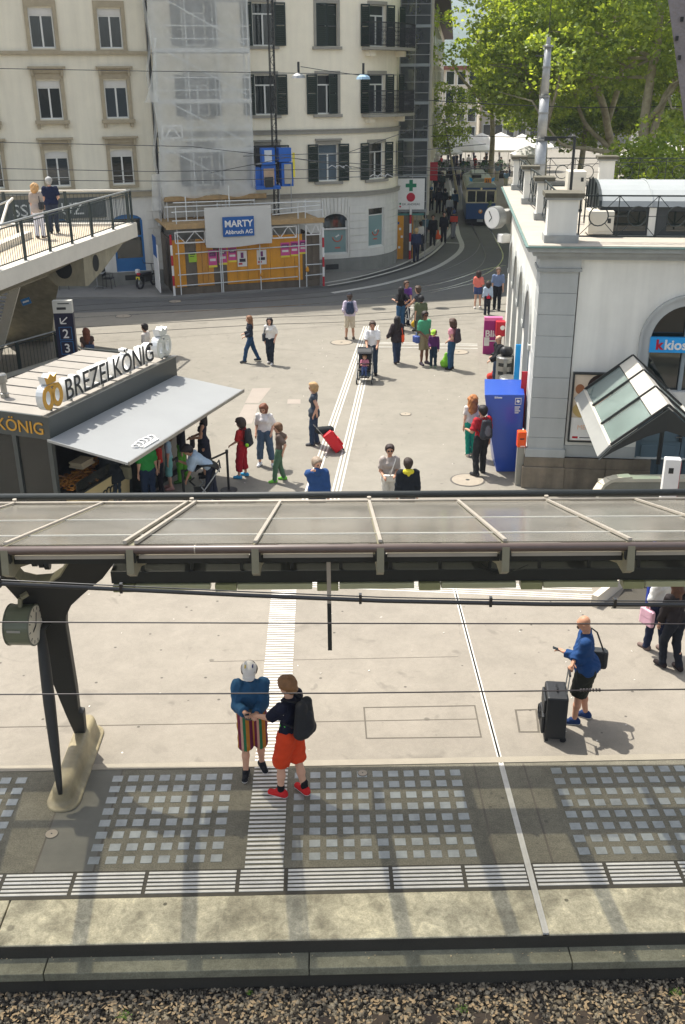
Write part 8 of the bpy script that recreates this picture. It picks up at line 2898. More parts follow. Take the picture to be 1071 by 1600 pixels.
 if legs is not None and not dress:
  L_=[c(a,b,ra+fr,rb+fr,0,fwq)for a,b,ra,rb in torso[:2 if shirt_len<0.3 else 2]]
  for(h0,kn,an)in legp:
   full=leg
   if full>=1.0:
    L_.append(c(h0,kn,0.088*b_*legw+fr,0.060*legw+fr));L_.append(c(kn,an+Vn(0,0,-0.03)*S_,0.058*legw+fr,0.048*legw+fr,0,None,[(an-Vn(0,0,0.045)*S_,Vn(0,0,-1))]))
   else:
    u_=full/0.5
    if u_<=1:
     e=h0+(kn-h0)*u_;dv=unit(kn-h0)
     L_.append(c(h0,e+dv*0.02*S_,0.092*b_*legw+fr,0.085*legw+fr,0,None,[(e,dv)]))
    else:
     dv=unit(an-kn);e=kn+(an-kn)*(u_-1)
     L_.append(c(h0,kn,0.092*b_*legw+fr,0.074*legw+fr));L_.append(c(kn,e+dv*0.03*S_,0.074*legw+fr,0.070*legw+fr,0,None,[(e,dv)]))
  build_sdf(L_,res,0.03*S_,'trousers' if leg>0.7 else 'shorts',[legmat or cmat(legs)],t,wob=fold,seed=NP[0])
 if top is not None:
  gT=fr+0.006+jacket
  start=1 if shirt_len<=0 else 0
  T_=[c(a,b,ra+gT,rb+gT,0,fwq)for a,b,ra,rb in torso[start:]]
  if shirt_len>0:
   cl=hips-sp*(0.02+shirt_len)*S_
   T_.append(c(hips-lat*0.075*S_*b_,hips+lat*0.075*S_*b_,0.108*b_+gT,0.108*b_+gT,0,fwq))
   e=hips-sp*(shirt_len)*S_
   T_.append(c(hips,e,0.13*b_+gT,0.13*b_+gT,0,(lat,1.25),[(e,-sp)]))
  else:
   T_[0]=c(hips+sp*0.05*S_-lat*0.055*S_,hips+sp*0.05*S_+lat*0.055*S_,0.104*b_+gT,0.104*b_+gT,0,fwq,[(hips-sp*0.03*S_,-sp)])
   T_.append(c(torso[1][0],torso[1][1],torso[1][2]+gT,torso[1][3]+gT,0,fwq))
  if fem:
   for s_ in(-1,1):T_.append(c(chest+lat*s_*0.06*S_+fw*0.055*S_,chest+lat*s_*0.065*S_+fw*0.06*S_,0.055+gT,0.05+gT))
  T_.append(c(neckb-sp*0.05*S_,neckb-sp*0.0*S_,0.06+gT,0.052+gT*0.6,0,None,[(neckb+sp*0.008*S_,sp)]))
  for(sh,el,wr)in armp:
   if sleeve<=0:continue
   if sleeve<=0.55:
    dv=unit(el-sh);e=sh+(el-sh)*(sleeve/0.5)
    T_.append(c(sh,e+dv*0.03*S_,0.058+gT,0.056+gT,0,None,[(e,dv)]))
   else:
    u_=(sleeve-0.5)/0.5;dv=unit(wr-el);e=el+(wr-el)*u_
    T_.append(c(sh,el,0.056+gT,0.047+gT));T_.append(c(el,e+dv*0.02*S_,0.046+gT,0.036+gT,0,None,[(e,dv)]))
  build_sdf(T_,res,0.03*S_,'jacket' if jacket>0 else 'shirt',[topmat or cmat(top)],t,wob=fold*1.1,seed=NP[0]+5)
 if dress:
  T_=[c(a,b,ra+fr+0.006,rb+fr+0.006,0,fwq)for a,b,ra,rb in torso]
  e=P(0,0,hipz-dress)
  T_.append(c(hips,e,0.13+fr,0.17+fr,0,None,[(e,Vn(0,0,-1))]))
  build_sdf(T_,res,0.04*S_,'dress',[cmat(top or legs)],t,wob=fold,seed=NP[0])
 SH=[]
 for heel,toe,an in shoesP:
  SH+=[c(heel,toe,0.041+fr*0.5,0.034+fr*0.5,0,None,[(Vn(0,0,0.0),Vn(0,0,-1))]),c(heel*0.6+an*0.4,an*0.7+toe*0.3,0.046+fr*0.5,0.036+fr*0.5)]
 for q in(0,2):build_sdf(SH[q:q+2],res,0.012*S_,'shoe',[cmat(shoes)],t)
 if fingers and not fem:
  for q in(0,2):build_sdf([(a,b,ra*1.07,rb*1.07,0,None,[(Vn(0,0,0.024),Vn(0,0,1)),(Vn(0,0,0.0),Vn(0,0,-1))])for a,b,ra,rb,*_ in SH[q:q+1]],res,0.01,'sole',[cmat((214,208,200))],t)
 if not bald:
  HR=[]
  gh=fr+(0.012 if not curly else 0.03)
  cut=[(hp3(0,0.058 if hairlen<0.1 else 0.062,0.045),unit(hd*0.85-hup*0.55))]
  HR.append((hp3(0,-0.022,0.04),hp3(0,0.012,0.042),(0.084+gh)*H,(0.078+gh)*H,0,None,cut,0.02))
  HR.append((hp3(0,-0.045,0.01),hp3(0,-0.052,-0.03-hairlen*0.3),(0.062+gh)*H,(0.050+gh)*H,0,None,None,0.02))
  if hairlen>0.05:
   for s_ in(-1,1):
    a=hp3(s_*0.058,-0.03,0.01)
    bpt=a-Vn(0,0,1)*hairlen*S_+fw*(0.01 if hairlen<0.15 else-0.03)*S_
    HR.append((a,bpt,(0.040+gh)*H,(0.030+gh*0.8+0.012*curly)*H,0,None,None,0.03))
   a=hp3(0,-0.06,0.0)
   HR.append((a,a-Vn(0,0,1)*hairlen*S_*1.1-fw*0.03*S_,(0.052+gh)*H,(0.035+gh+0.02*curly)*H,0,None,None,0.03))
  build_sdf(HR,min(res,0.016),0.02,'hair',[mat('hair_%d_%d_%d'%hair,hair,rough=0.6,var=0.3,scale=14,bump=0.5,bscale=60)],t,wob=0.004+0.008*curly,seed=NP[0])
 if beard:
  build_sdf([(hp3(-0.035,0.045,-0.055),hp3(0.035,0.045,-0.055),0.042*H,0.042*H,0,None,[(hp3(0,0,-0.028),hup)])],min(res,0.014),0.02,'beard',[mat('hair_%d_%d_%d'%hair,hair)],t)
 if cap:
  CP=[(hp3(-0.025,0.115,0.04),hp3(0.025,0.115,0.04),0.055*H,0.055*H,0,(hup,0.22),None,0.01),(hp3(0,-0.02,0.055),hp3(0,0.015,0.055),(0.09+fr)*H,(0.086+fr)*H,0,None,[(hp3(0,0,0.028),-hup)],0.02),(hp3(-0.03,0.10,0.035),hp3(0.03,0.10,0.035),0.05*H,0.05*H,0,(hup,0.3),None,0.02)]
  build_sdf(CP,min(res,0.012),0.02,'cap',[cap if not isinstance(cap,tuple)else cmat(cap)],t)
 if glasses:
  gm=MB()
  for s_ in(-1,1):
   p_=hp3(s_*0.033,0.100,0.014)
   gm.tube([p_-hd*0.004,p_+hd*0.004],0.022*H,10)
  gm.build('sunglasses',M_BLACKIR,t)['kind']='stuff'
 if hood is not None:
  build_sdf([c(neckb-fw*0.06*S_-lat*0.07*S_,neckb-fw*0.06*S_+lat*0.07*S_,0.06,0.06),c(chest+sp*0.1*S_-fw*0.11*S_,neckb-fw*0.09*S_,0.03,0.07)],res,0.03,'hood',[cmat(hood)],t)
 t['_S']=S_
 info=dict(t=t,hips=hips,chest=chest,neck=neckb,sp=sp,fw=fw,lat=lat,S=S_,hands=hands,arms=armp,hc=hc,yaw=yaw,g=g,b=b_,hipz=hipz)
 return info
def wpos(I,v):
 return I['t'].location+(Matrix.Rotation(R(I['yaw']),3,'Z')@Vector(v))
def sdf_thing(name,label,cat,I,prims,mats,res=0.016,k=0.02,partname='body_of_bag',straps=None,group=None,wob=0.003):
 t=thing(name,label,cat,I['t'].location,R(I['yaw']),group)
 build_sdf(prims,res,k,partname,mats,t,wob=wob)
 for s_ in(straps or[]):
  MB().tube([Vector(p)for p in s_],0.012*I['S']/1.0,6).build('strap',mats[0],t,smooth=True)
 return t
def backpack(I,label,col,size=1.0,drop=0.0,col2=None):
 S_,sp,fw,lat=I['S']*size,I['sp'],I['fw'],I['lat']
 c0=I['chest']-fw*(0.105*I['b']*I['S']+0.085*S_)-sp*(0.03+drop)*S_
 m=mat('bag_%d_%d_%d'%col,col,rough=0.7,var=0.12,scale=8,bump=0.2)
 a,b=c0+sp*0.14*S_,c0-sp*0.16*S_
 pr=[]
 for s_ in(-1,1):
  pr.append((a+lat*s_*0.05*S_,b+lat*s_*0.06*S_,0.075*S_,0.10*S_,0,(fw,0.8)))
 pr.append((b+lat*-0.06*S_-fw*0.06*S_,b+lat*0.06*S_-fw*0.06*S_,0.065*S_,0.065*S_,0,(fw,0.7)))
 pr.append((a*0.6+b*0.4-fw*0.06*S_,b*0.8+a*0.2-fw*0.07*S_,0.06*S_,0.07*S_,1,(fw,0.7)))
 straps=[]
 for s_ in(-1,1):
  q=0.09
  straps.append([c0+sp*0.18*S_+lat*s_*0.05*S_+fw*0.05*S_,I['neck']-sp*0.005*I['S']+lat*s_*0.095*I['S']+sp*0.012,I['chest']+fw*0.105*I['S']*I['b']+lat*s_*0.10*I['S']+sp*0.05*I['S'],I['chest']-sp*0.1*I['S']+lat*s_*0.155*I['S']*I['b'],c0-sp*0.12*S_+lat*s_*0.1*S_])
 return sdf_thing('backpack',label,'backpack',I,pr,[m,mat('bag_%d_%d_%d'%(col2 or col),col2 or col,rough=0.7,var=0.12)],res=0.014,straps=straps,partname='pack')
def handbag(I,label,col,pos,w=0.16,h_=0.13,d=0.05,strap_to=None,name='shoulder_bag',cat='bag',strap_around=False):
 """pos: centre in the person's frame (1.75 m figure)"""
 S_=I['S']
 p=np.array(pos)*S_
 m=mat('bag_%d_%d_%d'%col,col,rough=0.6,var=0.1,scale=8)
 t=thing(name,label,cat,I['t'].location,R(I['yaw']),None)
 side=abs(pos[0])>=0.12
 w_,h2,d_=w*S_*1.15,h_*S_*1.15,d*S_*1.2
 if side:MB().box(-d_/2,d_/2,-w_/2,w_/2,-h2/2,h2/2).build('bag',m,t,bevel=min(w_,h2,d_)*0.33).location=p
 else:MB().box(-w_/2,w_/2,-d_/2,d_/2,-h2/2,h2/2).build('bag',m,t,bevel=min(w_,h2,d_)*0.33).location=p
 if side:MB().box(-d_*0.54,d_*0.54,-w_*0.42,w_*0.42,0.0,h2*0.52).build('flap',m,t,bevel=d_*0.2).location=p
 if strap_to is not None:
  q=np.array(strap_to)*S_
  MB().tube([Vector(p+Vn(0,-0.4*w,h_*0.4)*S_),Vector(q+Vn(0,-0.08,-0.06)*S_),Vector(q+Vn(-0.02,0,0.01)*S_),Vector(q+Vn(0,0.08,-0.06)*S_),Vector(p+Vn(0,0.4*w,h_*0.4)*S_)],0.012,6).build('strap',m,t,smooth=True)
 else:
  MB().tube([Vector(p+Vn(0,-0.25*w,h_*0.45)*S_),Vector(p+Vn(0,0,h_*0.45+0.13)*S_),Vector(p+Vn(0,0.25*w,h_*0.45)*S_)],0.010,6).build('handle',m,t,smooth=True)
 return t
M_CAPW=mat('cap_white_print',(224,220,214),rough=0.8,var=0.05)
res1=0.0095
I=person(398,1203,1.76,-172,'man in a white patterned cap, blue bomber jacket and striped shorts looking at a phone',top=(40,88,128),legs=(120,60,60),legmat=stripe_mat(),leg=0.56,legw=1.15,shoes=(32,34,38),hair=(40,30,26),jacket=0.014,sleeve=1.0,hl=(-0.06,0.30,1.14),hr=(0.10,0.30,1.17),look=(-8,-28),feet=((-0.11,-0.05,0,14),(0.12,0.10,0,-10)),cap=M_CAPW,beard=True,res=res1,fingers=True,group='two men comparing a phone')
pc2=wpos(I,(I['hands'][0]+I['hands'][1])/2)
tt_=I['t']
build_sdf([(I['hips']+I['fw']*0.10+Vn(-.045,0,.03),I['hips']+I['fw']*0.10+Vn(.045,0,.03),.085,.085,0,(I['fw'],.6))],0.012,0.02,'undershirt',[cmat((92,96,90))],tt_)
for dx,col in((0.0,(206,40,40)),(0.045,(226,190,50)),(-0.05,(30,40,110))):
 q=Vector(I['hc'])+Vector((dx,0.02,0.135))
 MB().tube([q,q+Vector((0.005,0.04,-0.004)),q+Vector((0.01,0.07,-0.025))],0.012,6).build('cap_patch',cmat(col),tt_,smooth=True)
ph_c=wpos(I,I['hands'][1]+Vn(-0.01,0.055,0.02))
ph_=thing('mobile_phone','small black mobile phone held by the man in the cap','phone',ph_c,R(-172))
MB().cbox((0,0,0),(0.062,0.12,0.009),rx=0.4).build('case',M_BLACKIR,ph_,bevel=0.003)
MB().cbox((0,-0.002,0.0055),(0.054,0.10,0.001),rx=0.4).build('screen',M_WGLASS,ph_)
I=person(457,1241,1.86,60,'man in a navy T-shirt and bright orange shorts pointing at the phone',top=(24,28,48),legs=(226,62,22),leg=0.5,legw=1.12,shoes=(214,34,34),hair=(128,92,58),skin='light',hl=(-0.10,0.42,1.10),hr=(0.16,0.40,0.98),look=(10,-12),feet=((-0.10,0.10,0,10),(0.10,-0.12,0,-18)),sleeve=0.42,res=res1,fingers=True,build=1.05,group='two men comparing a phone')
tt_=I['t']
build_sdf([(Vn(-0.10,0.10,0.11)*I['S'],Vn(-0.10,0.10,0.16)*I['S'],.050,.05,0,None),(Vn(0.10,-0.12,0.10)*I['S'],Vn(0.10,-0.12,0.16)*I['S'],.05,.05,0,None)],0.01,0.02,'socks',[cmat((26,26,30))],tt_)
bpk=backpack(I,'black backpack worn by the man in orange shorts',(30,32,36),1.12)
cgr=mat('green_tag_print',(90,230,70),rough=0.6)
q=I['chest']-I['lat']*0.15+Vn(0,0.0,-0.17)
for k in range(4):
 q2=Vector(q)+Vector((-0.012,-0.03+0.02*k,0.015*math.sin(k*2.0)))
 MB().tube([q2,q2+Vector((0,0.012,0.02))],0.009,5).build('green_mark',cgr,tt_)
for zz_,tx in((0.04,'12'),(-0.07,'6')):
 o=text_obj('shirt_number',tx,0.10,M_WHP,tt_,Vector(I['chest'])+Vector((-0.205,0.05,zz_)),(PI/2,0,-PI/2),extrude=0.002)
SCL=G(864,1146)
SCH=Matrix.Rotation(-R(78),3,'Z')@(SCL+Vector((0.15,-0.02,1.06))-G(908,1126))*(1.75/1.80)
I=person(908,1126,1.80,78,'bald man in a blue shirt looking down at his phone beside a black suitcase',top=(26,66,120),legs=(44,46,38),leg=0.5,legw=1.25,shoes=(28,50,96),bald=True,skin='tan',hl=(-0.04,0.33,1.14),hr=tuple(SCH),lean=7,look=(-6,-38),feet=((-0.10,0.10,0,6),(0.10,-0.06,0,-14)),sleeve=0.95,res=res1,fingers=True,build=1.2,shirt_len=0.06,jacket=0.008,glasses=True)
IB=I
handbag(I,'black messenger bag on the bald man\'s hip',(38,42,44),(0.24,-0.10,0.92),w=0.34,h_=0.26,d=0.11,strap_to=(0.12,-0.02,1.47))
ph_=thing('mobile_phone','dark mobile phone in the bald man\'s hand','phone',wpos(I,I['hands'][0]+Vn(0,0.06,0.02)),R(78))
MB().cbox((0,0,0),(0.062,0.12,0.009),rx=0.3).build('case',M_BLACKIR,ph_,bevel=0.003)
MB().cbox((0,0,0.0055),(0.054,0.10,0.001),rx=0.3).build('screen',M_WGLASS,ph_)
def suitcase(px,py,w,d,h_,rz,label,col,tilt=0.0,handle=0.45,wheels=True):
 t=thing('suitcase',label,'suitcase',G(px,py),R(rz))
 t.rotation_euler=(R(tilt),0,R(rz))
 m=mat('case_%d_%d_%d'%col,col,rough=0.55,var=0.08,scale=6,bump=0.15)
 MB().box(-w/2,w/2,-d/2,d/2,0.06,h_).build('body',m,t,bevel=0.03)
 MB().box(-w/2+0.04,w/2-0.04,-d/2-0.05,-d/2,0.12,h_*0.55).build('front_pocket',m,t,bevel=0.02)
 MB().box(-w/2+0.05,w/2-0.05,-d/2-0.035,-d/2,h_*0.6,h_*0.9).build('upper_pocket',m,t,bevel=0.015)
 MB().tube([(-0.07,0,h_),(-0.07,0,h_+0.04),(0.07,0,h_+0.04),(0.07,0,h_)],0.012,6).build('grip',M_BLACKIR,t)
 for s_ in(-1,1):
  MB().tube([(s_*0.10,d/2-0.02,h_-0.02),(s_*0.10,d/2+0.0,h_+handle)],0.010,6).build('pull_tube',M_GALV,t)
  MB().tube([(s_*(w/2-0.05),d/2-0.03,0.045),(s_*(w/2-0.02),d/2-0.03,0.045)],0.045,12).build('wheel',M_BLACKIR,t)
  MB().box(s_*(w/2-0.05)-0.02,s_*(w/2-0.05)+0.02,-d/2+0.02,-d/2+0.06,0,0.06).build('foot',M_BLACKIR,t)
 MB().bar((-0.11,d/2,h_+handle),(0.11,d/2,h_+handle),0.03,0.025).build('pull_handle',M_BLACKIR,t)
 return t
sc1=suitcase(864,1146,0.46,0.30,0.76,-96,'large black soft suitcase standing in front of the bald man',(34,36,38),handle=0.30)
MB().tube([(0.12*math.cos(a_)-0.02,-0.22,0.36+0.10*math.sin(a_))for a_ in np.linspace(0,6.2,10)],0.012,6).build('hung_strap',M_BLACKIR,sc1)
I=person(1046,1046,1.62,25,'woman in a dark leather jacket and black heels with long brown hair',top=(44,38,38),legs=(28,32,42),shoes=(40,32,32),hair=(86,56,40),hairlen=0.26,fem=1,jacket=0.012,sleeve=0.95,hl=(-0.16,0.22,0.82),hr=(0.14,0.22,0.86),look=(10,-25),lean=10,feet=((-0.08,0.10,0.03,10),(0.10,-0.12,0.03,-6)),res=0.012,fingers=True,knees=(0,1,0.1),group='two women at the right edge')
I=person(1024,1018,1.68,28,'woman in a white blouse carrying a pink and white bag, behind the one in leather',top=(226,224,216),legs=(30,40,66),shoes=(120,100,92),hair=(180,150,110),hairlen=0.12,fem=1,sleeve=0.75,hl=(-0.2,0.10,0.84),look=(0,-15),feet=((-0.08,0.14),(0.10,-0.08)),res=0.012,jacket=0.01,fingers=True,group='two women at the right edge')
handbag(I,'pale pink tote bag low beside the woman in the white blouse',(216,170,184),(-0.24,0.06,0.72),w=0.26,h_=0.26,d=0.07)
# ---- middle of the plaza
r2=0.019
I=person(497,834,1.72,-172,'grey haired man in a blue jacket, hand to his mouth, cut off by the canopy',top=(36,72,128),legs=(60,64,70),hair=(150,132,112),jacket=0.015,sleeve=1,hr=(0.05,0.13,1.50),look=(28,-8),res=r2)
I=person(608,806,1.66,-178,'woman in sunglasses and a grey blouse holding a white bag, cut off by the canopy',top=(168,156,146),legs=(206,200,186),hair=(46,32,28),hairlen=0.02,fem=1,glasses=True,skin='tan',sleeve=0.4,hl=(-0.10,0.26,1.10),hr=(0.14,0.22,1.06),res=r2)
handbag(I,'white handbag on the front of the woman in sunglasses',(222,218,206),(0.02,0.20,1.02),w=0.24,h_=0.14,d=0.08,strap_to=(-0.12,0.02,1.46))
I=person(636,828,1.62,4,'boy in a black hooded jacket with a yellow hood lining, seen from behind',top=(26,32,40),legs=(40,46,56),hair=(50,38,30),jacket=0.02,sleeve=1,hood=(220,206,40),look=(0,8),res=r2)
I=person(492,695,1.68,84,'fair haired woman in a dark waistcoat pulling a red suitcase',top=(66,74,84),legs=(48,66,92),shoes=(96,96,98),hair=(176,142,96),fem=1,sleeve=0.15,glasses=True,curly=0.4,leg=1,hl=(-0.2,-0.02,0.92),hr=(-0.24,-0.12,0.88),look=(0,-2),feet=((-0.08,0.06),(0.09,-0.06)),res=r2,shirt_len=0.14)
sc2=suitcase(530,703,0.42,0.26,0.66,108,'red suitcase tilted on its wheels behind the fair haired woman',(206,24,36),tilt=-34,handle=0.3)
MB().cbox((0.05,-0.16,0.36),(0.16,0.012,0.10)).build('white_label',M_WHP,sc2)
t=thing('duffel_bag','small black bag strapped on top of the red suitcase','bag',sc2.location+Vector((-0.36,-0.10,0.46)),R(15))
build_sdf([(Vn(-0.13,0,0.12),Vn(0.13,0,0.12),0.12,0.12,0,(Vn(0,0,1),0.8))],0.016,0.02,'bag',[cmat((40,42,44))],t,wob=0.004)
I=person(416,727,1.62,172,'woman in a white T-shirt and rolled up jeans standing with two boys',top=(226,218,212),legs=(70,92,116),leg=0.86,shoes=(222,222,226),hair=(118,70,46),hairlen=0.10,fem=1,build=1.08,hl=(-0.2,0.10,0.96),hr=(0.22,0.08,0.92),look=(-10,-28),feet=((-0.20,0.06,0,20),(0.16,0.02,0,-10)),res=r2)
I=person(381,746,1.50,72,'boy in red trousers and blue clogs wearing a black backpack',top=(190,34,34),legs=(176,20,36),leg=0.84,shoes=(44,150,206),hair=(60,46,38),child=1,hl=(-0.12,0.28,0.98),hr=(0.12,0.26,0.98),look=(0,-10),feet=((-0.12,0.08),(0.14,-0.02)),res=r2,curly=0.4,legw=1.1)
backpack(I,'large black backpack on the boy in red trousers',(40,44,48),1.12,0.02)
t=thing('green_ball','small lime ball tucked at the red boy\'s backpack','ball',wpos(I,I['chest']+Vn(-0.16,-0.2,-0.2)))
build_sdf([(Vn(0,0,0),Vn(0,0,0.001),0.045,0.045,0,None)],0.01,0.01,'ball',[cmat((150,220,40))],t)
I=person(438,752,1.48,96,'boy in brown T-shirt and green trousers, hand on his hip',top=(110,92,80),legs=(76,110,82),shoes=(110,200,60),hair=(106,76,50),child=1,hl=(-0.18,-0.10,0.92),hr=(0.28,-0.10,1.0),look=(0,-6),feet=((-0.08,0.16,0,10),(0.12,-0.12,0,-8)),res=r2)
I=person(333,790,1.74,100,'man in a pale blue shirt bending forward over a pushchair with a camera',top=(160,180,196),legs=(38,44,60),hair=(30,26,26),lean=52,hl=(-0.08,0.62,0.52),hr=(0.10,0.66,1.08),look=(0,-45),sleeve=0.5,feet=((-0.1,0.0),(0.12,-0.12)),res=r2,skin='tan',jacket=0.012)
cam_=thing('camera','small black camera held by the bending man','camera',wpos(I,I['hands'][1]+Vn(0,0.03,0.03)),R(100))
MB().cbox((0,0,0),(0.14,0.07,0.09)).build('body',M_BLACKIR,cam_,bevel=0.01)
MB().tube([(0,0.03,0),(0,0.10,0)],0.035,12).build('lens',M_BLACKIR,cam_)
I=person(322,745,1.66,96,'woman in a long dark dress with black hair and a black bag',top=(40,44,58),legs=None,dress=0.62,sleeve=0,hair=(30,24,26),hairlen=0.2,fem=1,hl=(-0.10,0.30,1.08),hr=(0.10,0.28,1.06),look=(0,-12),skin='tan',res=r2)
handbag(I,'black shoulder bag of the woman in the dark dress',(28,28,32),(0.0,0.28,0.92),w=0.24,h_=0.18,d=0.1)
I=person(288,752,1.68,110,'person in a black top and bright green trousers queueing at the kiosk',top=(34,36,44),legs=(98,178,50),shoes=(60,110,40),hair=(40,32,28),hairlen=0.1,fem=1,sleeve=1,look=(0,0),feet=((-0.08,0.1),(0.1,-0.12)),res=r2)
I=person(268,764,1.46,100,'child in a pale blue top and turquoise shorts in the kiosk queue',top=(150,180,200),legs=(120,190,186),leg=0.6,shoes=(196,140,130),hair=(90,66,48),hairlen=0.12,child=1,res=r2,look=(0,-5))
I=person(254,772,1.40,100,'child in a red top between the green shirt and the pale blue child',top=(206,50,40),legs=(40,40,48),hair=(120,80,50),hairlen=0.1,child=1,res=r2)
I=person(236,794,1.66,30,'person in a bright green T-shirt and dark jeans at the kiosk counter',top=(44,150,62),legs=(34,50,74),hair=(60,44,34),sleeve=0.4,fem=1,hr=(0.26,0.10,0.86),res=r2,build=1.05)
I=person(186,800,1.70,70,'person in a dark coat with a khaki bag leaning over the kiosk counter',top=(34,40,44),legs=(44,60,72),hair=(60,48,40),hairlen=0.1,lean=16,jacket=0.03,sleeve=1,hl=(-0.1,0.4,1.05),shirt_len=0.2,res=r2)
handbag(I,'khaki canvas bag on the back of the person in the dark coat',(120,116,92),(0.12,-0.20,0.95),w=0.26,h_=0.26,d=0.1)
I=person(110,792,1.70,-100,'kiosk seller in dark clothes reaching over the pretzels inside the kiosk',top=(50,48,46),legs=(40,40,40),hair=(40,32,28),loc=tuple(Matrix.Rotation(-KA,3,'Z')@Vector((-0.95,0.9,0))+KP),hr=(0.1,0.40,1.08),lean=12,res=0.022,skin='tan')
I=person(735,714,1.62,2,'woman with long curly ginger hair and teal trousers leaning on her companion',top=(206,196,186),legs=(16,140,116),hair=(170,110,60),hairlen=0.24,curly=1,fem=1,shoes=(200,180,160),look=(-30,-5),sleeve=0.3,res=r2,feet=((-0.06,0.05),(0.08,0.1)))
I=person(750,741,1.74,22,'man in a red T-shirt and dark trousers with his arm round the woman',top=(176,30,40),legs=(40,42,44),shoes=(60,60,62),hair=(28,24,24),hl=(-0.28,0.22,1.12),look=(20,0),feet=((-0.16,-0.10,0.02,30),(0.12,0.08)),res=r2,legw=1.1,skin='tan')
backpack(I,'black and grey backpack of the man in the red T-shirt',(44,46,52),1.05,0.02,(90,90,96))
I=person(776,610,1.74,105,'bald man in a black jacket leaning on the steel bin',top=(32,34,38),legs=(50,66,90),bald=True,jacket=0.02,sleeve=1,look=(0,-10),hl=(-0.1,0.3,1.0),res=r2,hr=(0.2,0.12,1.05))
t=thing('bin_bag','glossy black helmet shaped bag lying on the tall steel bin','bag',G(786,626)+Vector((0.02,0,1.40)))
build_sdf([(Vn(-0.05,0,0.1),Vn(0.06,0,0.1),0.15,0.14,0,None)],0.02,0.02,'bag',[M_BLACKIR],t)
t=thing('red_bag','small red bag on the ground behind the blue box','bag',G(770,594))
build_sdf([(Vn(-0.08,0,0.12),Vn(0.08,0,0.10),0.12,0.10,0,None),(Vn(0,0,0.1),Vn(0,0,0.28),0.08,0.04,0,None)],0.02,0.02,'bag',[cmat((196,50,40))],t)
I=person(393,566,1.62,105,'long haired woman in dark jacket and jeans striding left',top=(36,44,58),legs=(30,66,104),shoes=(60,62,66),hair=(128,88,56),hairlen=0.28,fem=1,sleeve=0.95,feet=((-0.05,0.26,0.02),(0.08,-0.30,0.03)),hl=(-0.14,0.22,1.0),hr=(0.14,0.2,1.05),res=r2)
I=person(424,569,1.60,168,'dark haired woman in a white T-shirt and black trousers walking beside the long haired one',top=(222,218,208),legs=(34,44,56),shoes=(200,196,190),hair=(34,28,26),hairlen=0.12,fem=1,feet=((-0.06,0.10),(0.10,-0.12,0.02)),hl=(-0.2,0.1,0.95),hr=(0.2,0.0,0.9),res=r2)
handbag(I,'dark shoulder bag of the woman in white beside the striding one',(48,56,66),(0.24,-0.02,1.0),w=0.2,h_=0.24,d=0.08,strap_to=(0.15,0,1.42))
I=person(547,530,1.70,2,'man in a dark cap, pale shirt and beige shorts seen from behind',top=(200,186,204),legs=(196,182,156),leg=0.52,cap=(40,44,54),hair=(70,54,44),shoes=(90,76,66),feet=((-0.14,0),(0.14,0)),sleeve=0.75,hl=(-0.2,0.12,0.98),hr=(0.2,0.12,0.98),res=r2,shirt_len=0.05,skin='tan')
backpack(I,'navy backpack of the man in the dark cap',(36,50,76),1.0)
I=person(582,586,1.78,176,'man in a white polo shirt pushing a black pushchair along the guide lines',top=(232,230,226),legs=(44,62,84),hair=(70,56,46),skin='tan',hl=(-0.16,0.34,1.02),hr=(0.16,0.34,1.02),look=(0,-6),feet=((-0.1,-0.05),(0.12,-0.12)),res=r2)
def pushchair(loc,rz,label):
 t=thing('pushchair',label,'pushchair',loc,R(rz))
 for x in(-0.24,0.24):
  for y,r_ in((0.30,0.09),(-0.28,0.12)):
   MB().tube([(x-0.02,y,r_),(x+0.02,y,r_)],r_,14).build('wheel',M_BLACKIR,t)
   MB().tube([(x-0.023,y,r_),(x+0.023,y,r_)],r_*0.55,10).build('hub',M_WHP,t)
  MB().tube([(x,0.32,0.12),(x,-0.05,0.50),(x,-0.42,1.0)],0.014,6).build('frame_tube',M_GALV,t)
  MB().tube([(x,-0.28,0.14),(x,0.02,0.58)],0.014,6).build('frame_tube',M_GALV,t)
 MB().tube([(-0.24,-0.42,1.0),(0.24,-0.42,1.0)],0.018,8).build('handle',M_BLACKIR,t)
 MB().tube([(-0.24,0.16,0.62),(0,0.26,0.64),(0.24,0.16,0.62)],0.02,6).build('bumper_bar',M_BLACKIR,t)
 MB().box(-0.2,0.2,-0.12,0.18,0.38,0.42).build('seat',M_BLACKIR,t)
 MB().cbox((0,-0.2,0.66),(0.4,0.04,0.55),rx=0.35).build('backrest',M_BLACKIR,t)
 hd_=MB()
 n=10
 P_=[]
 for k in range(n+1):
  a=-0.2+1.9*k/n
  for s_ in(-0.22,0.22):
   P_.append((s_,-0.12+0.32*math.cos(a+0.9)*-1*-1-0.0,0.72+0.32*math.sin(a+0.9)))
 hd_.add(P_,[(2*k,2*k+1,2*k+3,2*k+2)for k in range(n)])
 o=hd_.build('hood',M_BLACKIR,t);sm=o.modifiers.new('solid','SOLIDIFY');sm.thickness=0.02
 MB().box(-0.18,0.18,-0.25,0.1,0.18,0.32).build('basket',cmat((80,100,110)),t)
 MB().box(-0.16,0.16,0.26,0.34,0.2,0.22).build('foot_rest',M_BLACKIR,t)
 return t
pl_=G(570,596)
pushchair(pl_,176,'black pushchair with a small child, pushed by the man in the white polo')
I=person(570,590,0.92,176,'small child in pink and blue sitting in the pushchair',top=(206,120,140),legs=(60,80,130),hair=(120,90,60),child=3,loc=(pl_.x,pl_.y-0.0,0.16),feet=((-0.10,0.40,0.12),(0.12,0.38,0.12)),hipdrop=0.42,hl=(-0.16,0.30,0.8),hr=(0.16,0.3,0.8),res=0.016,group='children')
pushchair(G(318,792),100,'dark pushchair in front of the bending man, cut off by the canopy')
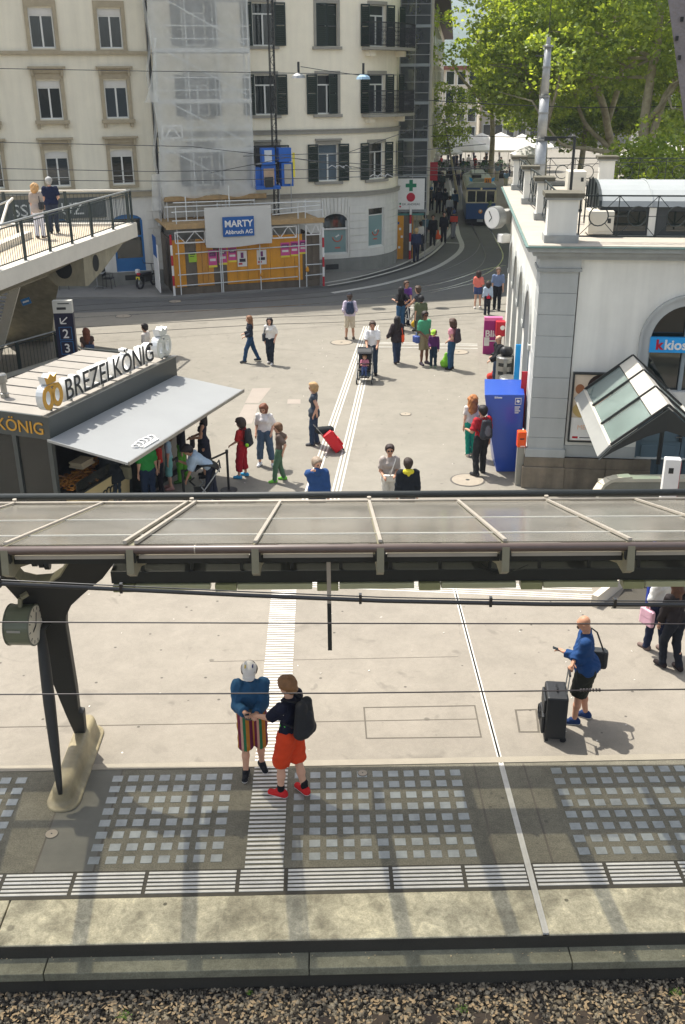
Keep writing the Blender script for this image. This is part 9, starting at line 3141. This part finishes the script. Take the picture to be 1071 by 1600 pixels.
I=person(620,568,1.62,6,'long black haired woman in dark clothes with an orange bag walking away',top=(52,44,46),legs=(44,60,88),shoes=(60,52,50),hair=(30,24,24),hairlen=0.3,fem=1,sleeve=1,jacket=0.015,hl=(-0.32,0.1,0.98),feet=((-0.06,-0.12,0.02),(0.08,0.14)),shirt_len=0.14,res=r2)
handbag(I,'orange bag of the long black haired woman',(236,84,34),(0.20,-0.06,0.95),w=0.20,h_=0.22,d=0.08,strap_to=(0.15,0,1.42))
I=person(626,516,1.66,20,'woman with long black hair in black beside the bicycle, seen from behind',top=(30,30,34),legs=(44,90,130),hair=(22,20,22),hairlen=0.32,fem=1,sleeve=0.5,hl=(-0.3,0.05,1.25),hr=(0.16,-0.06,1.08),res=r2)
I=person(634,508,1.72,-155,'man in a purple T-shirt standing behind the bicycle',top=(96,50,130),legs=(40,52,76),hair=(80,56,40),skin='tan',hl=(-0.05,0.34,1.0),hr=(0.2,0.2,1.0),res=r2)
I=person(652,517,1.70,70,'person in a black and white striped top with a dark waistcoat pushing the bicycle',top=(60,62,68),legs=(70,76,60),hair=(70,52,36),hl=(-0.12,0.36,1.02),hr=(0.1,0.34,0.98),sleeve=0.2,res=r2,curly=0.3)
def bicycle(loc,rz,label):
 t=thing('bicycle',label,'bicycle',loc,R(rz))
 for y in(-0.52,0.52):
  w=MB().tube([(0,y+0.33*math.cos(a),0.34+0.33*math.sin(a))for a in np.linspace(0,2*PI,25)],0.018,6,cap=False).build('wheel',M_BLACKIR,t)
  MB().tube([(0,y+0.31*math.cos(a),0.34+0.31*math.sin(a))for a in np.linspace(0,2*PI,25)],0.008,5,cap=False).build('rim',M_GALV,w)
  sp_=MB()
  for a in np.linspace(0,2*PI,13)[:-1]:sp_.tube([(0,y,0.34),(0,y+0.31*math.cos(a),0.34+0.31*math.sin(a))],0.003,3)
  sp_.build('spokes',M_GALV,w)['kind']='stuff'
 fr_=MB()
 for a,b in(((0,-0.52,0.34),(0,-0.05,0.30)),((0,-0.05,0.30),(0,-0.18,0.82)),((0,-0.52,0.34),(0,-0.15,0.74)),((0,-0.05,0.30),(0,0.36,0.74)),((0,-0.16,0.76),(0,0.34,0.82)),((0,0.34,0.86),(0,0.40,0.66)),((0,0.40,0.66),(0,0.52,0.34))):
  fr_.tube([a,b],0.016,6)
 fr_.build('frame',M_WHP,t)
 MB().tube([(-0.27,0.22,0.98),(-0.1,0.32,1.0),(0.1,0.32,1.0),(0.27,0.22,0.98)],0.013,6).build('handlebar',M_DKSTEEL,t)
 MB().tube([(0,0.34,0.84),(0,0.33,1.0)],0.013,6).build('stem',M_DKSTEEL,t)
 MB().cbox((0,-0.2,0.90),(0.14,0.26,0.05)).build('saddle',M_BLACKIR,t,bevel=0.02)
 MB().tube([(0,-0.18,0.80),(0,-0.19,0.88)],0.012,6).build('seat_post',M_GALV,t)
 for s_ in(-1,1):
  MB().tube([(0,-0.05,0.30),(s_*0.08,-0.05,0.30),(s_*0.08,-0.05+s_*0.12,0.22+0.08)],0.01,5).build('crank',M_DKSTEEL,t)
  MB().cbox((s_*0.12,-0.05+s_*0.12,0.30),(0.09,0.06,0.02)).build('pedal',M_BLACKIR,t)
 MB().tube([(0.06,-0.3,0.34),(0.16,-0.4,0.02)],0.01,5).build('kick_stand',M_DKSTEEL,t)
bicycle(G(640,512),205,'silver framed bicycle held between the three people near the road')
I=person(657,530,1.62,-10,'black haired person partly hidden behind the man in the green polo shirt',top=(90,100,70),legs=(80,86,70),hair=(24,22,24),hairlen=0.06,res=r2)
t=thing('yellow_bag','yellow carrier bag hanging at knee height left of the green polo man','bag',G(650,516)+Vector((0,0,0.12)))
build_sdf([(Vn(-0.06,0,0.12),Vn(0.07,0,0.12),0.13,0.13,0,(Vn(0,1,0),0.5)),(Vn(0,0,0.2),Vn(0.02,0,0.42),0.12,0.05,0,(Vn(0,1,0),0.5))],0.02,0.02,'bag',[cmat((240,186,20))],t)
I=person(662,569,1.80,-150,'man in a green polo shirt and khaki shorts with sunglasses',top=(70,160,120),legs=(150,136,100),leg=0.5,legw=1.1,shoes=(70,60,70),hair=(40,32,28),skin='brown',glasses=True,hl=(-0.2,0.06,0.98),hr=(0.12,0.2,1.0),res=r2,feet=((-0.12,0.0),(0.12,0.04)))
handbag(I,'white red and blue sports bag at the green polo man\'s side',(70,90,150),(0.30,-0.02,0.86),w=0.24,h_=0.2,d=0.12)
I=person(677,574,1.26,170,'child in a purple jacket with a lime green cap',top=(84,36,92),legs=(30,50,70),hair=(80,56,40),cap=(160,210,60),child=2,sleeve=1,shoes=(120,140,110),res=r2,look=(-20,-20),hr=(0.14,0.2,1.0))
I=person(705,577,1.68,60,'woman in a pink top and jeans carrying a dark backpack',top=(220,140,156),legs=(40,80,116),hair=(76,54,42),hairlen=0.08,curly=0.5,fem=1,sleeve=0.25,hl=(-0.14,0.10,1.0),hr=(0.12,0.15,0.98),res=r2,build=1.05)
backpack(I,'dark flowered backpack of the woman in the pink top',(60,50,60),1.05,0.04)
t=thing('green_bag','bright lime carrier bag on the ground by the woman in pink','bag',G(697,574))
build_sdf([(Vn(-0.05,0,0.15),Vn(0.05,0,0.15),0.15,0.15,0,(Vn(0,1,0),0.6)),(Vn(0,0,0.2),Vn(0,0,0.45),0.14,0.06,0,(Vn(0,1,0),0.6))],0.02,0.02,'bag',[cmat((140,220,50))],t,wob=0.006)
r3=0.024
I=person(746,482,1.58,-20,'girl in a coral top and denim shorts near the station wall',top=(240,116,96),legs=(60,76,120),leg=0.3,shoes=(226,220,210),hair=(60,40,34),hairlen=0.12,fem=1,sleeve=0.5,hr=(0.16,0.16,1.2),feet=((-0.1,-0.1),(0.1,0.1)),res=r3)
I=person(761,492,1.36,6,'girl in a pale blue top with a small red bag, beside the coral girl',top=(186,206,222),legs=(36,38,50),hair=(50,38,34),hairlen=0.12,child=1,sleeve=0.9,res=r3)
handbag(I,'small red bag on the back of the girl in pale blue',(210,30,60),(0.0,-0.16,0.95),w=0.16,h_=0.12,d=0.08)
I=person(776,484,1.76,170,'man in a blue grey shirt and black trousers beside the station wall',top=(110,128,160),legs=(28,30,36),hair=(110,96,84),sleeve=0.5,feet=((-0.1,0.15),(0.1,-0.1)),res=r3)
I=person(143,592,1.66,20,'woman with long red brown hair, half hidden behind the kiosk roof',top=(90,70,60),legs=(40,70,90),hair=(110,60,36),hairlen=0.28,fem=1,sleeve=0.2,res=r3,topmat=None)
handbag(I,'blue grey bag slung on the back of the red haired woman',(40,66,96),(0.05,-0.2,1.1),w=0.26,h_=0.22,d=0.1)
I=person(233,585,1.68,80,'dark haired person of whom only the head shows over the kiosk sign',top=(200,190,180),legs=(60,60,70),hair=(40,30,28),skin='tan',res=r3)
I=person(64,372,1.64,-8,'curly fair haired woman in a beige top and white trousers on the footbridge',top=(160,146,136),legs=(206,206,216),shoes=(90,70,64),hair=(180,140,90),curly=0.8,hairlen=0.06,fem=1,z=DZ,hr=(0.12,0.25,1.0),shirt_len=0.12,res=r3,group='couple on the footbridge')
handbag(I,'black shoulder bag of the fair haired woman on the footbridge',(26,30,34),(0.2,-0.08,1.05),w=0.24,h_=0.2,d=0.1,strap_to=(0.14,0,1.42))
I=person(86,364,1.74,14,'grey haired man in a navy T-shirt on the footbridge',top=(22,32,62),legs=(40,50,70),hair=(160,160,156),hr=(0.2,0.2,1.05),build=1.1,z=DZ,sleeve=0.42,shirt_len=0.05,res=r3,group='couple on the footbridge')
# ---- people in the narrow street
st_p=[(650,409,1.72,0,(40,52,80),(36,40,60),'person in dark blue with fair hair, nearest to the hoarding pole',(190,160,110)),(657,392,1.6,40,(206,200,190),(50,56,66),'person with a white scarf bending by the hoarding',(60,50,44)),(664,380,1.62,20,(80,110,120),(60,60,66),'person in a grey blue top by the hoarding edge',(60,46,40)),(676,384,1.74,170,(26,28,28),(24,26,28),'man in black carrying green stuff in the narrow street',(60,50,44)),(693,379,1.76,175,(32,34,40),(28,30,34),'broad man in black walking towards the plaza',(40,32,28)),(708,372,1.66,10,(60,54,60),(120,120,120),'person in a blue cap with a red panel on the back',(40,60,110)),(702,346,1.70,5,(180,182,200),(40,44,54),'person in a pale lilac shirt by the tram',(60,46,38)),(710,336,1.74,0,(50,90,130),(44,48,60),'person in a blue shirt walking close to the tram',(50,40,34)),(685,333,1.78,0,(34,44,60),(30,36,48),'tall person in dark blue in the middle of the street crowd',(40,34,30)),(695,332,1.68,20,(36,54,58),(34,36,44),'person in dark green next to the tall one',(50,36,30)),(674,328,1.64,-10,(60,70,90),(44,46,50),'person with a blue hood near the netted tower',(70,110,170)),(670,330,1.66,10,(96,90,84),(50,52,60),'person in brown grey close to the tower edge',(60,46,36)),(681,302,1.72,0,(44,50,60),(36,38,44),'person in grey deep in the narrow street, left one',(46,36,32)),(691,302,1.70,0,(60,72,70),(50,56,56),'person in grey green deep in the narrow street, right one',(70,56,44)),(688,296,1.76,5,(30,36,50),(32,34,40),'dark figure behind the two grey ones in the street',(40,32,30)),(705,283,1.76,0,(40,52,70),(36,40,50),'left of the two figures walking in the sun behind the tram',(40,32,28)),(714,284,1.72,-10,(44,60,80),(44,44,52),'right of the two figures walking in the sun behind the tram',(60,44,36))]
for px,py,h,yaw,tc,lc,lb,hcx in st_p:
 sgn=1 if(px%2)else-1
 I=person(px,py,h,yaw,lb,top=tc,legs=lc,hair=hcx,sleeve=0.95,feet=((-0.1,0.12*sgn),(0.1,-0.12*sgn)),res=0.034,group='people in the narrow street',fold=0,z=0.1 if px<700 and py>290 else 0.0)
 if py==379:pass
t=thing('orange_bag','orange carrier bag in the narrow street beside the man in black','bag',G(684,383)+Vector((0,0,0.35)))
build_sdf([(Vn(-0.04,0,0.12),Vn(0.05,0,0.12),0.15,0.15,0,(Vn(0,1,0),0.5)),(Vn(0,0,0.2),Vn(0.0,0,0.5),0.11,0.05,0,(Vn(0,1,0),0.5))],0.03,0.02,'bag',[cmat((240,90,30))],t)
t=thing('red_shoulder_bag','red square bag on the back of the person in the blue cap','bag',G(708,372)+Vector((0,-0.22,1.15)))
MB().cbox((0,0,0),(0.46,0.14,0.34)).build('bag',cmat((206,60,40)),t,bevel=0.03)
# ---- crowd on the far terrace: a few figures, then copies
rc=np.random.default_rng(31)
protos=[]
cols_=[((206,200,190),(60,60,80)),((40,50,70),(50,50,54)),((180,60,50),(60,70,90)),((120,150,180),(196,186,160)),((60,60,60),(40,44,60)),((226,216,196),(40,50,80))]
words_=['in a white top','in a navy top','in a red top','in a pale blue top','in a grey top','in a cream top']
for i,(a,b)in enumerate(cols_):
 I=person(700+i*20,252,1.7,rc.uniform(0,360),'distant guest %s under the white parasols'%words_[i],top=a,legs=b,hair=(60,46,38),res=0.055,group='guests on the far terrace',fold=0)
 protos.append(I['t'])
for k in range(26):
 px=676+(k*37)%168;Y=96+rc.uniform(0,22)
 x=AY(px,250,Y).x+rc.uniform(-0.5,0.5)
 copy_thing(protos[k%6],(x,Y,-rc.uniform(0,0.45)),rc.uniform(0,6))
hm_,hn_,hl_,ho_=new_mat('thin_haze')
pv=hn_.new('ShaderNodeVolumePrincipled')
pv.inputs['Color'].default_value=(0.80,0.87,1.0,1)
pv.inputs['Density'].default_value=0.00035
pv.inputs['Anisotropy'].default_value=0.2
hl_.new(pv.outputs[0],ho_.inputs['Volume'])
hz_o=MB().box(-3100,3100,-60,3100,-1.9,240).build('haze',hm_)
hz_o['kind']='stuff'
